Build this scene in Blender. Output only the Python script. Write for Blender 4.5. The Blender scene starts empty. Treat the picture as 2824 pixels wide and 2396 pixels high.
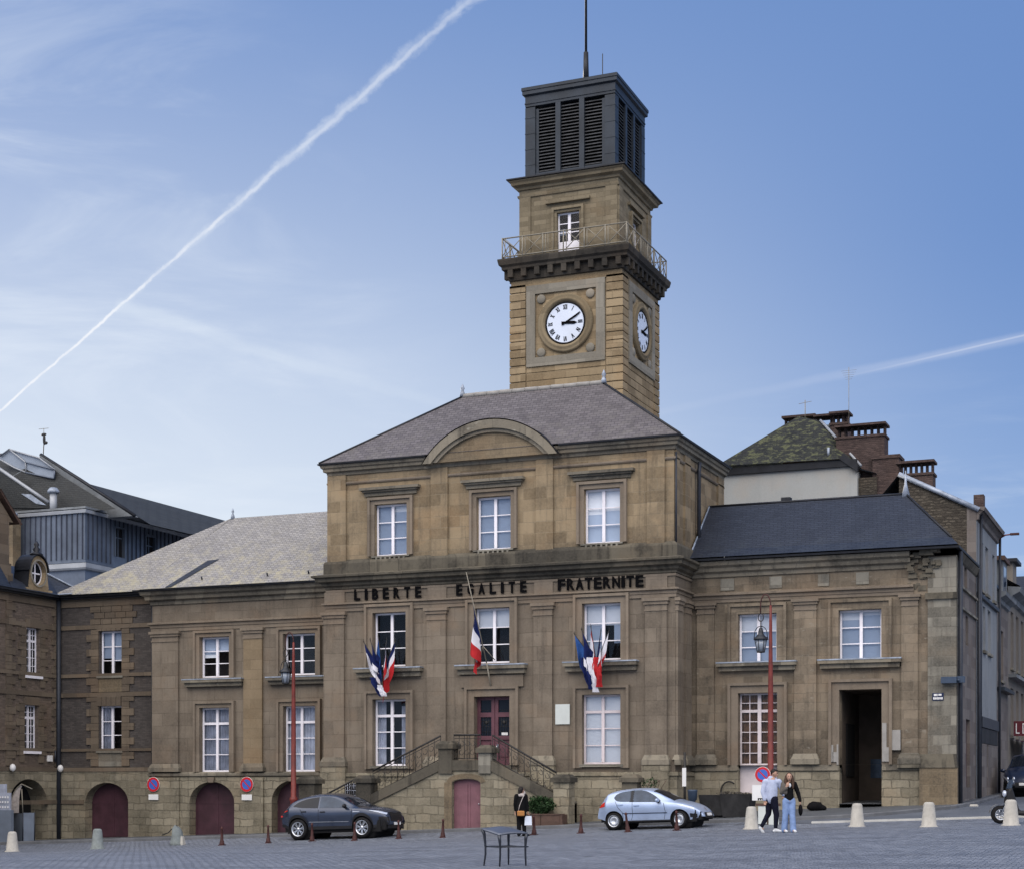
import bpy, bmesh, math, random
from mathutils import Vector, Matrix, noise as mnoise
R=math.radians
rnd=random.Random(7)
S=bpy.context.scene
COL=S.collection
OFF={}
def sstep(a,b,x):
    t=max(0.,min(1.,(x-a)/(b-a)));return t*t*(3-2*t)
def lerp(a,b,t): return a+(b-a)*t
def interp(pts,x):
    """smooth interpolation through control points"""
    if x<=pts[0][0]: return pts[0][1]
    if x>=pts[-1][0]: return pts[-1][1]
    n=len(pts)
    for i in range(n-1):
        if pts[i][0]<=x<=pts[i+1][0]: break
    x0,y0=pts[i];x1,y1=pts[i+1];h=x1-x0
    def sl(k):
        if k==0: return (pts[1][1]-pts[0][1])/(pts[1][0]-pts[0][0])
        if k==n-1: return (pts[-1][1]-pts[-2][1])/(pts[-1][0]-pts[-2][0])
        a=(pts[k][1]-pts[k-1][1])/(pts[k][0]-pts[k-1][0]);b=(pts[k+1][1]-pts[k][1])/(pts[k+1][0]-pts[k][0])
        if a*b<=0: return 0.
        return 2*a*b/(a+b)
    m0=sl(i);m1=sl(i+1);t=(x-x0)/h
    return (2*t**3-3*t*t+1)*y0+(t**3-2*t*t+t)*h*m0+(-2*t**3+3*t*t)*y1+(t**3-t*t)*h*m1

# ---------------------------------------------------------------- frames
def front(Y): return lambda u,d,z:(u,Y-d,z)         # wall facing the square, u = x
def right(X): return lambda u,d,z:(X+d,u,z)         # wall facing +x, u = y
def left(X):  return lambda u,d,z:(X-d,u,z)
def back(Y):  return lambda u,d,z:(u,Y+d,z)
WORLD=lambda x,y,z:(x,y,z)

class MB:
    def __init__(s): s.v=[];s.f=[];s.m=[];s.sm=[]
    def add(s,vs,fs,mi=0,smooth=False):
        b=len(s.v);s.v+= [tuple(p) for p in vs]
        for f in fs: s.f.append([b+i for i in f]);s.m.append(mi);s.sm.append(smooth)
        return s
    def box(s,a0,a1,b0,b1,c0,c1,fr=WORLD,mi=0):
        vs=[fr(a,b,c) for a in (a0,a1) for b in (b0,b1) for c in (c0,c1)]
        return s.add(vs,[(0,1,3,2),(4,6,7,5),(0,4,5,1),(2,3,7,6),(0,2,6,4),(1,5,7,3)],mi)
    def tbox(s,a0,a1,b0,b1,c0,c1,ta,tb,fr=WORLD,mi=0):
        """box whose top is inset by ta, tb"""
        vs=[fr(a,b,c0) for a in (a0,a1) for b in (b0,b1)]+[fr(a,b,c1) for a in (a0+ta,a1-ta) for b in (b0+tb,b1-tb)]
        return s.add(vs,[(0,1,3,2),(4,6,7,5),(0,4,5,1),(1,5,7,3),(3,7,6,2),(2,6,4,0)],mi)
    def quad(s,p,mi=0): return s.add(p,[tuple(range(len(p)))],mi)
    def prism(s,poly,d0,d1,fr=WORLD,mi=0):
        """poly of (u,z) extruded along d"""
        n=len(poly)
        vs=[fr(u,d0,z) for u,z in poly]+[fr(u,d1,z) for u,z in poly]
        fs=[tuple(range(n)),tuple(range(2*n-1,n-1,-1))]+[(i,(i+1)%n,n+(i+1)%n,n+i) for i in range(n)]
        return s.add(vs,fs,mi)
    def tube(s,path,r,n=6,mi=0,cap=True,smooth=True):
        """r number or list"""
        path=[Vector(p) for p in path];k=len(path)
        rr=r if isinstance(r,(list,tuple)) else [r]*k
        vs=[];fs=[]
        t=(path[1]-path[0]).normalized()
        up=Vector((0,0,1)) if abs(t.z)<.9 else Vector((1,0,0))
        a=t.cross(up).normalized()
        for i,p in enumerate(path):
            if i==0: t=(path[1]-path[0])
            elif i==k-1: t=(path[-1]-path[-2])
            else: t=(path[i+1]-path[i]).normalized()+(path[i]-path[i-1]).normalized()
            t=t.normalized();a=(a-t*a.dot(t)).normalized();b=t.cross(a)
            for j in range(n):
                q=2*math.pi*j/n+(math.pi/n)
                vs.append(p+(a*math.cos(q)+b*math.sin(q))*rr[i])
        for i in range(k-1):
            for j in range(n): fs.append((i*n+j,i*n+(j+1)%n,(i+1)*n+(j+1)%n,(i+1)*n+j))
        if cap: fs+=[tuple(range(n-1,-1,-1)),tuple(range((k-1)*n,k*n))]
        return s.add(vs,fs,mi,smooth)
    def lathe(s,prof,n=20,fr=None,mi=0,smooth=True,cap=True):
        """prof of (r,h) round the z axis; fr maps (x,y,h)"""
        fr=fr or WORLD;k=len(prof)
        vs=[fr(r*math.cos(2*math.pi*j/n),r*math.sin(2*math.pi*j/n),h) for r,h in prof for j in range(n)]
        fs=[(i*n+j,i*n+(j+1)%n,(i+1)*n+(j+1)%n,(i+1)*n+j) for i in range(k-1) for j in range(n)]
        if cap and prof[0][0]>1e-6: fs.append(tuple(range(n-1,-1,-1)))
        if cap and prof[-1][0]>1e-6: fs.append(tuple(range((k-1)*n,k*n)))
        return s.add(vs,fs,mi,smooth)
    def ell(s,c,r,n=12,m=8,mi=0,M=None):
        vs=[];fs=[]
        for i in range(m+1):
            th=math.pi*i/m
            for j in range(n):
                ph=2*math.pi*j/n
                p=Vector((r[0]*math.sin(th)*math.cos(ph),r[1]*math.sin(th)*math.sin(ph),r[2]*math.cos(th)))
                if M is not None: p=M@p
                vs.append(Vector(c)+p)
        for i in range(m):
            for j in range(n): fs.append((i*n+j,(i+1)*n+j,(i+1)*n+(j+1)%n,i*n+(j+1)%n))
        return s.add(vs,fs,mi,True)
    def cap(s,p0,p1,r0,r1,n=10,sq=1.0):
        """tapered capsule, for remeshed bodies"""
        p0=Vector(p0);p1=Vector(p1);t=(p1-p0);L=t.length;t=t.normalized()
        s.tube([p0,p0+t*L*.5,p1],[r0,(r0+r1)/2,r1],n)
        s.ell(p0,(r0,r0,r0),n,7);s.ell(p1,(r1,r1,r1),n,7)
        return s
    def sweep(s,path,prof,mi=0,ends=True):
        """profile (d,z) swept along plan path; outward is to the right of travel, mitred"""
        path=[Vector((p[0],p[1])) for p in path];k=len(path);offs=[]
        for i in range(k):
            ns=[]
            if i>0: t=(path[i]-path[i-1]).normalized();ns.append(Vector((t.y,-t.x)))
            if i<k-1: t=(path[i+1]-path[i]).normalized();ns.append(Vector((t.y,-t.x)))
            if len(ns)==1: offs.append(ns[0])
            else:
                b=(ns[0]+ns[1]).normalized();offs.append(b/max(.2,b.dot(ns[0])))
        m=len(prof)
        vs=[(path[i].x+offs[i].x*d,path[i].y+offs[i].y*d,z) for i in range(k) for d,z in prof]
        fs=[(i*m+j,i*m+j+1,(i+1)*m+j+1,(i+1)*m+j) for i in range(k-1) for j in range(m-1)]
        if ends: fs+=[tuple(range(m)),tuple(range((k-1)*m,k*m))]
        return s.add(vs,fs,mi)
    def wall(s,fr,u0,u1,z0,z1,holes=(),depth=.25,mi=0,d=0.0):
        """sheet with openings (u0,u1,z0,z1[,rise]) and their reveals"""
        us=sorted({u0,u1,*[h[0] for h in holes],*[h[1] for h in holes]})
        zs=sorted({z0,z1,*[max(z0,h[2]) for h in holes],*[h[3] for h in holes]})
        us=[u for u in us if u0<=u<=u1];zs=[z for z in zs if z0<=z<=z1]
        for i in range(len(us)-1):
            for j in range(len(zs)-1):
                cu=(us[i]+us[i+1])/2;cz=(zs[j]+zs[j+1])/2
                if any(h[0]<cu<h[1] and h[2]<cz<h[3] for h in holes): continue
                s.quad([fr(us[i],d,zs[j]),fr(us[i+1],d,zs[j]),fr(us[i+1],d,zs[j+1]),fr(us[i],d,zs[j+1])],mi)
        for h in holes:
            a,b,c,e=h[:4];rise=h[4] if len(h)>4 else 0;D=h[5] if len(h)>5 else depth
            top=e-rise;c=max(c,z0)
            s.quad([fr(a,d,c),fr(a,d,top),fr(a,d-D,top),fr(a,d-D,c)],mi)
            s.quad([fr(b,d,c),fr(b,d-D,c),fr(b,d-D,top),fr(b,d,top)],mi)
            if c>z0+.01: s.quad([fr(a,d,c),fr(a,d-D,c),fr(b,d-D,c),fr(b,d,c)],mi)
            if not rise: s.quad([fr(a,d,top),fr(b,d,top),fr(b,d-D,top),fr(a,d-D,top)],mi)
            else:
                pts=arc(a,b,top,rise,20)
                for i in range(len(pts)-1):
                    (x0,y0),(x1,y1)=pts[i],pts[i+1]
                    s.quad([fr(x0,d,y0),fr(x1,d,y1),fr(x1,d,e),fr(x0,d,e)],mi)
                    s.quad([fr(x0,d,y0),fr(x0,d-D,y0),fr(x1,d-D,y1),fr(x1,d,y1)],mi)
        return s
    def build(s,name,mat,parent=None,loc=None,fix=True):
        me=bpy.data.meshes.new(name);me.from_pydata(s.v,[],s.f)
        mats=mat if isinstance(mat,(list,tuple)) else [mat]
        for m in mats: me.materials.append(m)
        me.polygons.foreach_set('material_index',s.m)
        me.polygons.foreach_set('use_smooth',s.sm)
        me.update()
        if fix:
            bm=bmesh.new();bm.from_mesh(me)
            bmesh.ops.recalc_face_normals(bm,faces=bm.faces);bm.to_mesh(me);bm.free()
        o=bpy.data.objects.new(name,me);COL.objects.link(o)
        if parent is not None:
            o.parent=parent
            if parent.name in OFF: o.location=-OFF[parent.name]
        if loc is not None: o.location=loc
        return o
def arc(a,b,spring,rise,n=20):
    w=(b-a)/2;c=(a+b)/2
    return [(c-w*math.cos(math.pi*i/n),spring+rise*math.sin(math.pi*i/n)) for i in range(n+1)]
def segarc(a,b,spring,rise,n=24):
    w=(b-a)/2;c=(a+b)/2;r=(w*w+rise*rise)/(2*rise);al=math.asin(w/r)
    return [(c+r*math.sin(-al+2*al*i/n),spring+rise-r+r*math.cos(-al+2*al*i/n)) for i in range(n+1)]
def thing(name,label,cat,loc=(0,0,0),group=None,rot=None,wc=False):
    """Empty at a thing's base. wc: children are written in world coordinates"""
    o=bpy.data.objects.new(name,None);COL.objects.link(o);o.location=loc;o.empty_display_size=.3
    if rot: o.rotation_euler=rot
    o['label']=label;o['category']=cat
    if group:o['group']=group
    if wc: OFF[o.name]=Vector(loc)
    return o
def tag(o,label,cat,group=None):
    o['label']=label;o['category']=cat
    if group:o['group']=group
    return o
def structure(o): o['kind']='structure';return o
def dup(root,loc,label=None,rot=None,group=None):
    r=root.copy();COL.objects.link(r);r.location=loc
    if rot is not None:r.rotation_euler=rot
    if label:r['label']=label
    if group:r['group']=group
    for ch in root.children:
        c=ch.copy();COL.objects.link(c);c.parent=r
        for g in ch.children:
            d=g.copy();COL.objects.link(d);d.parent=c
    return r
# ground level of the sloping square
def g(x,y):
    base=.036*(x+24.7)*sstep(16,46,y)
    base=max(-1.6,min(1.3,base))-.15*sstep(20,44,y)*(1-sstep(49.5,53.5,y))
    m=sstep(-27,-13,x)
    if y>53: base+=m*(.05*(min(y,59.5)-53)+.027*max(0,min(y,120)-59.5))
    return base
# ---------------------------------------------------------------- materials
class NT:
    def __init__(s,name):
        s.m=bpy.data.materials.new(name);s.m.use_nodes=True;s.t=s.m.node_tree;s.t.nodes.clear()
        s.out=s.n('ShaderNodeOutputMaterial')
    def n(s,typ,**kw):
        q=s.t.nodes.new(typ)
        for k,v in kw.items(): setattr(q,k,v)
        return q
    def l(s,a,b): s.t.links.new(a,b)
    def set(s,sock,v):
        if hasattr(v,'is_linked') or isinstance(v,bpy.types.NodeSocket): s.l(v,sock)
        else: sock.default_value=v
    def math(s,op,a,b=None,c=None,clamp=False):
        q=s.n('ShaderNodeMath',operation=op,use_clamp=clamp);s.set(q.inputs[0],a)
        if b is not None:s.set(q.inputs[1],b)
        if c is not None:s.set(q.inputs[2],c)
        return q.outputs[0]
    def mix(s,f,a,b,mode='MIX'):
        q=s.n('ShaderNodeMix',data_type='RGBA',blend_type=mode);s.set(q.inputs[0],f)
        s.set(q.inputs[6],a if not isinstance(a,tuple) else (*a[:3],1));s.set(q.inputs[7],b if not isinstance(b,tuple) else (*b[:3],1))
        return q.outputs[2]
    def noise(s,vec,scale,detail=4,rough=.55,dist=0):
        q=s.n('ShaderNodeTexNoise');s.l(vec,q.inputs['Vector']);q.inputs['Scale'].default_value=scale
        q.inputs['Detail'].default_value=detail;q.inputs['Roughness'].default_value=rough;q.inputs['Distortion'].default_value=dist
        return q.outputs['Fac']
    def ramp(s,f,a,b,lo=0.,hi=1.):
        q=s.n('ShaderNodeMapRange');q.interpolation_type='SMOOTHSTEP';s.set(q.inputs[0],f)
        for i,v in ((1,a),(2,b),(3,lo),(4,hi)): s.set(q.inputs[i],v)
        return q.outputs[0]
    def pos(s): return s.n('ShaderNodeNewGeometry').outputs['Position']
    def obj(s): return s.n('ShaderNodeTexCoord').outputs['Object']
    def sep(s,v):
        q=s.n('ShaderNodeSeparateXYZ');s.l(v,q.inputs[0]);return q.outputs
    def comb(s,x,y,z):
        q=s.n('ShaderNodeCombineXYZ')
        for i,v in enumerate((x,y,z)): s.set(q.inputs[i],v)
        return q.outputs[0]
    def scale(s,v,sc):
        q=s.n('ShaderNodeVectorMath',operation='MULTIPLY');s.l(v,q.inputs[0]);q.inputs[1].default_value=sc;return q.outputs[0]
    def bsdf(s,col,rough=.8,metal=0,spec=.3,bump=None,bs=.3,bd=.02,**kw):
        b=s.n('ShaderNodeBsdfPrincipled');s.set(b.inputs['Base Color'],col if not isinstance(col,tuple) else (*col[:3],1))
        s.set(b.inputs['Roughness'],rough);b.inputs['Metallic'].default_value=metal;b.inputs['Specular IOR Level'].default_value=spec
        for k,v in kw.items(): s.set(b.inputs[k],v)
        if bump is not None:
            q=s.n('ShaderNodeBump');q.inputs['Strength'].default_value=bs;q.inputs['Distance'].default_value=bd;s.l(bump,q.inputs['Height']);s.l(q.outputs[0],b.inputs['Normal'])
        s.l(b.outputs[0],s.out.inputs[0]);return b
def mul(c,k): return tuple(min(1,x*k) for x in c)
def stone(name,c1,c2,dark,bw=.75,bh=.36,mort=.012,mcol=None,mmix=.6,streak=.45,grime=.5,gscale=.5,zdark=None,coarse=0.,bump=.35,squash=1.0,bvar=.72,lichen=0.):
    t=NT(name);p=t.pos();x,y,z=t.sep(p)
    uv=t.comb(t.math('ADD',x,y),z,0.)
    nz=t.noise(p,1.7,3)
    uvn=t.n('ShaderNodeVectorMath',operation='ADD');t.l(uv,uvn.inputs[0])
    off=t.comb(t.math('MULTIPLY',t.math('SUBTRACT',nz,.5),.05+coarse*.3),t.math('MULTIPLY',t.math('SUBTRACT',t.noise(p,2.3,3),.5),.03+coarse*.3),0.);t.l(off,uvn.inputs[1])
    b=t.n('ShaderNodeTexBrick');t.l(uvn.outputs[0],b.inputs['Vector']);b.offset=.5;b.squash=squash
    b.inputs['Color1'].default_value=(0,0,0,1);b.inputs['Color2'].default_value=(1,1,1,1);b.inputs['Mortar'].default_value=(.5,.5,.5,1)
    b.inputs['Scale'].default_value=1;b.inputs['Mortar Size'].default_value=mort;b.inputs['Mortar Smooth'].default_value=.3
    b.inputs['Brick Width'].default_value=bw;b.inputs['Row Height'].default_value=bh;b.inputs['Bias'].default_value=0.
    var=t.n('ShaderNodeRGBToBW');t.l(b.outputs['Color'],var.inputs[0])
    f=t.math('ADD',t.math('MULTIPLY',var.outputs[0],bvar),t.math('MULTIPLY',t.noise(p,.9,5,.6),1.14-bvar))
    col=t.mix(t.ramp(f,.22,.9),mul(c1,.92),mul(c2,1.12))
    hue=t.noise(uvn.outputs[0],.55,3,.6);col=t.mix(t.ramp(hue,.5,.68,0,.35),col,(c2[0]*1.12,c2[1]*.93,c2[2]*.78))
    jn=t.math('MULTIPLY',b.outputs['Fac'],t.ramp(t.noise(p,.8,2),.35,.6,.25,1.))
    col=t.mix(t.math('MULTIPLY',jn,mmix),col,mcol or mul(dark,.8))
    # rain streaks and grime
    st=t.noise(t.scale(p,(2.6,2.6,.22)),1.6,5,.6)
    col=t.mix(t.math('MULTIPLY',t.ramp(st,.5,.78),streak),col,dark)
    gr=t.noise(p,gscale,6,.65)
    col=t.mix(t.math('MULTIPLY',t.ramp(gr,.47,.72),grime),col,dark)
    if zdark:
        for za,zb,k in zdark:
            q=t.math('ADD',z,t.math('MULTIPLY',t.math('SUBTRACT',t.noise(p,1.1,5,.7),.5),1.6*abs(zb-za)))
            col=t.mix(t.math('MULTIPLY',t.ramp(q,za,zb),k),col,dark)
    if lichen:
        li=t.noise(t.scale(p,(1.,1.,2.2)),2.4,6,.75);col=t.mix(t.ramp(li,.60,.70,0,lichen),col,(.40,.385,.33))
    fine=t.noise(p,14,4,.7)
    col=t.mix(t.ramp(fine,.25,.75,0,.28),col,mul(c2,1.35))
    pit=t.noise(p,5.5,5,.75)
    col=t.mix(t.ramp(pit,.58,.75,0,.35+coarse*.4),col,mul(dark,.75))
    h=t.math('ADD',t.math('MULTIPLY',b.outputs['Fac'],-.8),t.math('ADD',t.math('MULTIPLY',fine,.4),t.math('MULTIPLY',pit,.5+coarse)))
    t.bsdf(col,.9,0,.2,h,bump,.03)
    return t.m
def plain(name,col,rough=.6,metal=0,spec=.4,var=.25,scale=3.,dirt=None,object_space=True,bump=.1,**kw):
    t=NT(name);p=t.obj() if object_space else t.pos()
    n1=t.noise(p,scale,5,.65);c=t.mix(t.ramp(n1,.3,.7),mul(col,1-var),mul(col,1+var))
    if dirt is not None:
        n2=t.noise(p,scale*.7,6,.7);c=t.mix(t.ramp(n2,.5,.72,0,.75),c,dirt)
    t.bsdf(c,rough,metal,spec,t.noise(p,scale*8,3),bump,.01,**kw)
    return t.m
def slate(name,c1,c2,lichen,lmix=.5,zl=None,rough=.55,moss=None,bw=.26,bh=.17):
    t=NT(name);p=t.pos();x,y,z=t.sep(p)
    uv=t.comb(t.math('ADD',x,t.math('MULTIPLY',y,.2)),t.math('MULTIPLY',t.math('ADD',z,t.math('MULTIPLY',y,.02)),1.45),0.)
    b=t.n('ShaderNodeTexBrick');t.l(uv,b.inputs['Vector']);b.offset=.5
    b.inputs['Color1'].default_value=(0,0,0,1);b.inputs['Color2'].default_value=(1,1,1,1);b.inputs['Mortar'].default_value=(.2,.2,.2,1)
    b.inputs['Scale'].default_value=1;b.inputs['Mortar Size'].default_value=.012;b.inputs['Brick Width'].default_value=bw;b.inputs['Row Height'].default_value=bh
    var=t.n('ShaderNodeRGBToBW');t.l(b.outputs['Color'],var.inputs[0])
    big=t.noise(t.scale(p,(.5,.5,.9)),1.2,5,.6)
    col=t.mix(t.math('ADD',t.math('MULTIPLY',var.outputs[0],.5),t.math('MULTIPLY',big,.6)),mul(c1,.85),mul(c2,1.1));col=t.mix(t.math('MULTIPLY',b.outputs['Fac'],.5),col,mul(c1,.4))
    dd=t.noise(t.scale(p,(1.6,1.,1.)),1.1,6,.7)
    col=t.mix(t.ramp(dd,.5,.75,0,.5),col,mul(c1,.55))
    ln=t.noise(p,2.2,6,.75);lf=t.ramp(ln,.42,.7,0,lmix)
    if zl: lf=t.math('MULTIPLY',lf,t.ramp(z,zl[1],zl[0],.25,1.6),None,True)
    col=t.mix(lf,col,lichen)
    hgt=t.math('ADD',t.math('MULTIPLY',b.outputs['Fac'],-1.),t.math('MULTIPLY',var.outputs[0],.8))
    if moss:
        mn=t.noise(t.scale(p,(1.,1.,1.6)),3.2,7,.72);mf=t.ramp(mn,.5,.6)
        col=t.mix(mf,col,moss);hgt=t.math('ADD',hgt,t.math('MULTIPLY',mn,3.))
    t.bsdf(col,rough,0,.35,hgt,.7,.04)
    return t.m
M={}
GOLD=(.205,.150,.084);GOLD2=(.285,.213,.125);GRB=(.138,.114,.089);GRB2=(.202,.170,.133);DK=(.055,.05,.043)
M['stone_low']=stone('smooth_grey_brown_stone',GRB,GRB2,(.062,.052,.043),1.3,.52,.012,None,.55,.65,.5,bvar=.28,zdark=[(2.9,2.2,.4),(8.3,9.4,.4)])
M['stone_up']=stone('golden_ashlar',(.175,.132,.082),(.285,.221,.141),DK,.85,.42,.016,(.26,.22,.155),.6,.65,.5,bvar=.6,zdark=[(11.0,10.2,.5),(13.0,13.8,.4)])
M['stone_trim']=stone('trim_stone',(.155,.127,.098),(.212,.176,.138),(.06,.053,.045),2.2,3.,.006,None,.3,.5,.4,bvar=.3)
M['cornice']=stone('weathered_cornice_stone',(.105,.096,.08),(.21,.188,.148),(.03,.03,.029),1.3,9.,.010,None,.6,.8,.75,gscale=.9,bump=.5,lichen=.6)
M['cornice_dark']=stone('blackened_cornice_stone',(.05,.047,.041),(.115,.103,.08),(.014,.014,.014),1.2,9.,.01,None,.6,.8,.8,gscale=1.1,bump=.5)
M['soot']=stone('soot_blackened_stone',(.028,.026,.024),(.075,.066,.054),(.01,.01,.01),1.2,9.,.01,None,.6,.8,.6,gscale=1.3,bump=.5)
M['plinth']=stone('rough_plinth_stone',(.155,.137,.1),(.275,.246,.185),(.05,.047,.037),.62,.31,.022,(.085,.077,.06),.7,.4,.5,gscale=1.1,coarse=.45,bump=.8,bvar=.38)
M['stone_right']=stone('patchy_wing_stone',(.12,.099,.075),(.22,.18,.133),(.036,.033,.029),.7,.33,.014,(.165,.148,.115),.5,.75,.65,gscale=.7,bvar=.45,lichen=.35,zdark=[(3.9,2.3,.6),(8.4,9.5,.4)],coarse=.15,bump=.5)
M['stone_grey']=stone('grey_corner_stone',(.125,.117,.099),(.225,.213,.18),(.042,.04,.036),.6,.34,.013,(.12,.11,.09),.5,.6,.45,gscale=.8,bump=.5)
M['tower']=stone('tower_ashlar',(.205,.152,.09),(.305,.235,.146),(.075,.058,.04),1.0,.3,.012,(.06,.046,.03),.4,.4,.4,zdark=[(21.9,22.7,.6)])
M['tower_up']=stone('tower_upper_stone',(.15,.124,.083),(.205,.171,.116),(.07,.06,.046),.55,.2,.012,(.08,.068,.05),.4,.3,.3)
M['tower_frame']=stone('pale_grey_frame_stone',(.19,.175,.145),(.25,.23,.19),(.11,.1,.085),1.6,1.,.01,None,.4,.3,.3)
M['tower_ring']=stone('moulded_ring_stone',(.17,.135,.085),(.23,.185,.12),(.07,.06,.04),3,3,.001,None,.1,.5,.4)
M['brick_dark']=stone('sooty_brick',(.060,.054,.052),(.085,.075,.07),(.035,.032,.032),.22,.075,.012,(.05,.047,.045),.6,.4,.5,coarse=.05)
M['brick_brown']=stone('brown_brick',(.105,.083,.068),(.155,.12,.095),(.055,.047,.042),.22,.075,.012,(.1,.088,.075),.5,.5,.5,coarse=.05)
M['brick_red']=stone('red_chimney_brick',(.055,.041,.039),(.098,.07,.064),(.03,.024,.024),.22,.08,.014,(.08,.06,.055),.5,.5,.6,gscale=1.2,coarse=.1,bump=.8)
M['pilaster_tan']=stone('tan_pilaster_stone',(.175,.133,.085),(.235,.183,.12),(.085,.067,.048),1.4,.4,.01,None,.4,.3,.25,bvar=.3)
M['quoin']=stone('block_quoin_stone',(.10,.08,.062),(.155,.124,.092),(.07,.058,.045),1.4,.42,.014,(.06,.05,.04),.5,.4,.4)
M['rubble']=stone('dark_rubble_gable',(.05,.043,.036),(.115,.1,.08),(.022,.02,.018),.24,.11,.03,(.03,.027,.024),.8,.3,.5,gscale=1.5,coarse=.6,bump=1.)
M['render_white']=stone('pale_rendered_wall',(.36,.375,.37),(.41,.425,.42),(.27,.28,.28),9,9,.001,None,.1,.25,.2,bump=.1)
M['render_grey']=stone('light_grey_render',(.18,.195,.21),(.23,.245,.26),(.1,.105,.115),9,9,.001,None,.1,.5,.35,bump=.1)
M['render_brown']=stone('brown_grey_render',(.12,.105,.1),(.165,.148,.138),(.06,.053,.05),1.2,.4,.008,None,.3,.6,.4,bump=.2)
M['render_beige']=stone('beige_render',(.125,.115,.102),(.175,.16,.142),(.09,.083,.075),9,9,.001,None,.1,.5,.4,bump=.1)
M['passage']=plain('passage_plaster',(.085,.066,.052),.9,var=.2,object_space=False,scale=1.5)
M['repair']=plain('smooth_repair_mortar',(.30,.29,.275),.85,var=.1,object_space=False)
M['slate_left']=slate('pale_weathered_slate',(.195,.19,.195),(.315,.308,.305),(.37,.343,.25),.75,(9.8,12.6),.6,bw=.2,bh=.13)
M['slate_main']=slate('purple_grey_slate',(.075,.067,.072),(.142,.13,.138),(.15,.14,.13),.45,(14,16.5),.6)
M['slate_new']=slate('dark_blue_slate',(.018,.023,.037),(.028,.035,.053),(.05,.06,.07),.25,(9.8,11),.5,bw=.3,bh=.12)
M['slate_far']=slate('dark_green_slate',(.026,.029,.032),(.038,.042,.044),(.05,.05,.046),.3,None,.7)
M['slate_moss']=slate('mossy_slate',(.012,.014,.015),(.032,.034,.034),(.05,.056,.035),.4,None,.85,(.105,.112,.058))
M['zinc']=plain('dark_zinc',(.02,.028,.04),.5,.3,.5,.25,1.2,None,False,.2)
M['zinc_black']=plain('black_zinc_edge',(.018,.02,.026),.5,.3,.4,.3,2,None,False)
M['lead']=plain('lead_flashing',(.3,.345,.42),.5,.2,.5,.3,3,None,False)
M['clad_seam']=plain('dark_seam_metal',(.06,.07,.10),.5,.3,.4,.2,1,None,False)
M['clad']=plain('blue_grey_metal_cladding',(.125,.150,.195),.42,.35,.5,.25,.5,(.09,.105,.15),False,.05)
M['clad_trim']=plain('pale_metal_coping',(.33,.35,.38),.5,.2,.4,.15,.8,None,False)
M['concrete']=plain('stained_concrete',(.17,.185,.2),.85,0,.3,.3,.8,(.1,.11,.12),False,.2)
M['louvre']=plain('grey_louvre_slat',(.06,.063,.068),.6,.2,.3,.3,3,None,False)
M['black']=plain('dark_void',(.006,.006,.007),.9,var=.1)
M['white']=plain('white_paint',(.88,.86,.92),.45,0,.4,.04,2,(.78,.76,.81),False,.05)
M['cream']=plain('cream_paint',(.68,.61,.63),.5,0,.4,.08,2,(.5,.45,.46),False,.05)
M['plum']=plain('plum_door_paint',(.115,.045,.06),.5,0,.4,.2,2,(.07,.03,.042),False,.08)
M['plum_dark']=plain('dark_plum_door_paint',(.060,.024,.034),.55,0,.4,.25,1.4,(.04,.02,.027),False,.08)
M['plum_light']=plain('faded_plum_door_paint',(.19,.088,.108),.6,0,.4,.15,2,(.13,.065,.08),False,.08)
M['blind_blue']=plain('blue_grey_blind',(.42,.51,.66),.8,var=.06,object_space=False,scale=.8)
M['blind_white']=plain('white_roller_blind',(.86,.9,.97),.8,var=.03,object_space=False,scale=.8)
M['blind_grey']=plain('grey_net_curtain',(.36,.39,.48),.85,var=.25,object_space=False,scale=2.)
M['curtain_brown']=plain('brown_curtain',(.19,.105,.055),.9,var=.5,object_space=False,scale=3.)
M['room']=plain('dark_room',(.012,.011,.013),.9,var=.5,object_space=False,scale=1.)
M['pipe']=plain('dark_cast_iron',(.03,.035,.047),.5,.2,.4,.2,2,None,False)
M['iron']=plain('black_wrought_iron',(.028,.027,.027),.6,.2,.4,.2,5)
M['rail']=plain('grey_painted_rail',(.24,.22,.18),.6,0,.3,.15,3,None,False)
M['letter']=plain('black_letters',(.005,.005,.006),.9,spec=.05,var=.1)
M['redpost']=plain('dark_red_post_paint',(.16,.028,.022),.5,0,.4,.25,2.5,(.07,.025,.022))
M['redpost_old']=plain('worn_red_post_paint',(.062,.023,.021),.6,0,.3,.35,6,(.035,.02,.02))
M['lampglass']=plain('grey_lamp_glass',(.26,.3,.36),.12,0,.6,.1,2)
M['lampmetal']=plain('dark_lamp_metal',(.03,.033,.04),.45,.5,.5,.2,4)
M['bollard']=plain('pale_cast_stone',(.40,.385,.35),.85,0,.25,.12,4,(.24,.23,.21),True,.3)
M['bollard_grey']=plain('green_grey_cast_stone',(.19,.215,.215),.85,0,.25,.2,4,(.1,.11,.1),True,.3)
M['steel']=plain('dark_table_steel',(.045,.05,.062),.35,.7,.5,.15,3)
M['tabletop']=plain('grey_table_top',(.12,.135,.17),.38,.5,.5,.1,3)
M['wood']=plain('brown_planter_wood',(.085,.052,.04),.75,0,.3,.25,3,(.05,.034,.03))
M['leaf']=plain('green_leaves',(.035,.075,.028),.6,0,.3,.5,7,(.015,.035,.016))
M['sign_red']=plain('sign_red',(.5,.02,.028),.4,var=.05)
M['sign_dark']=plain('dark_red_sign',(.10,.012,.02),.5,var=.2)
M['sign_blue']=plain('sign_blue',(.045,.13,.5),.4,var=.05)
M['sign_white']=plain('sign_white',(.75,.75,.75),.4,var=.03)
M['plaque']=plain('pale_plaque',(.58,.62,.60),.5,var=.04,object_space=False)
M['enamel_blue']=plain('dark_blue_enamel',(.012,.02,.06),.3,var=.1)
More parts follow.
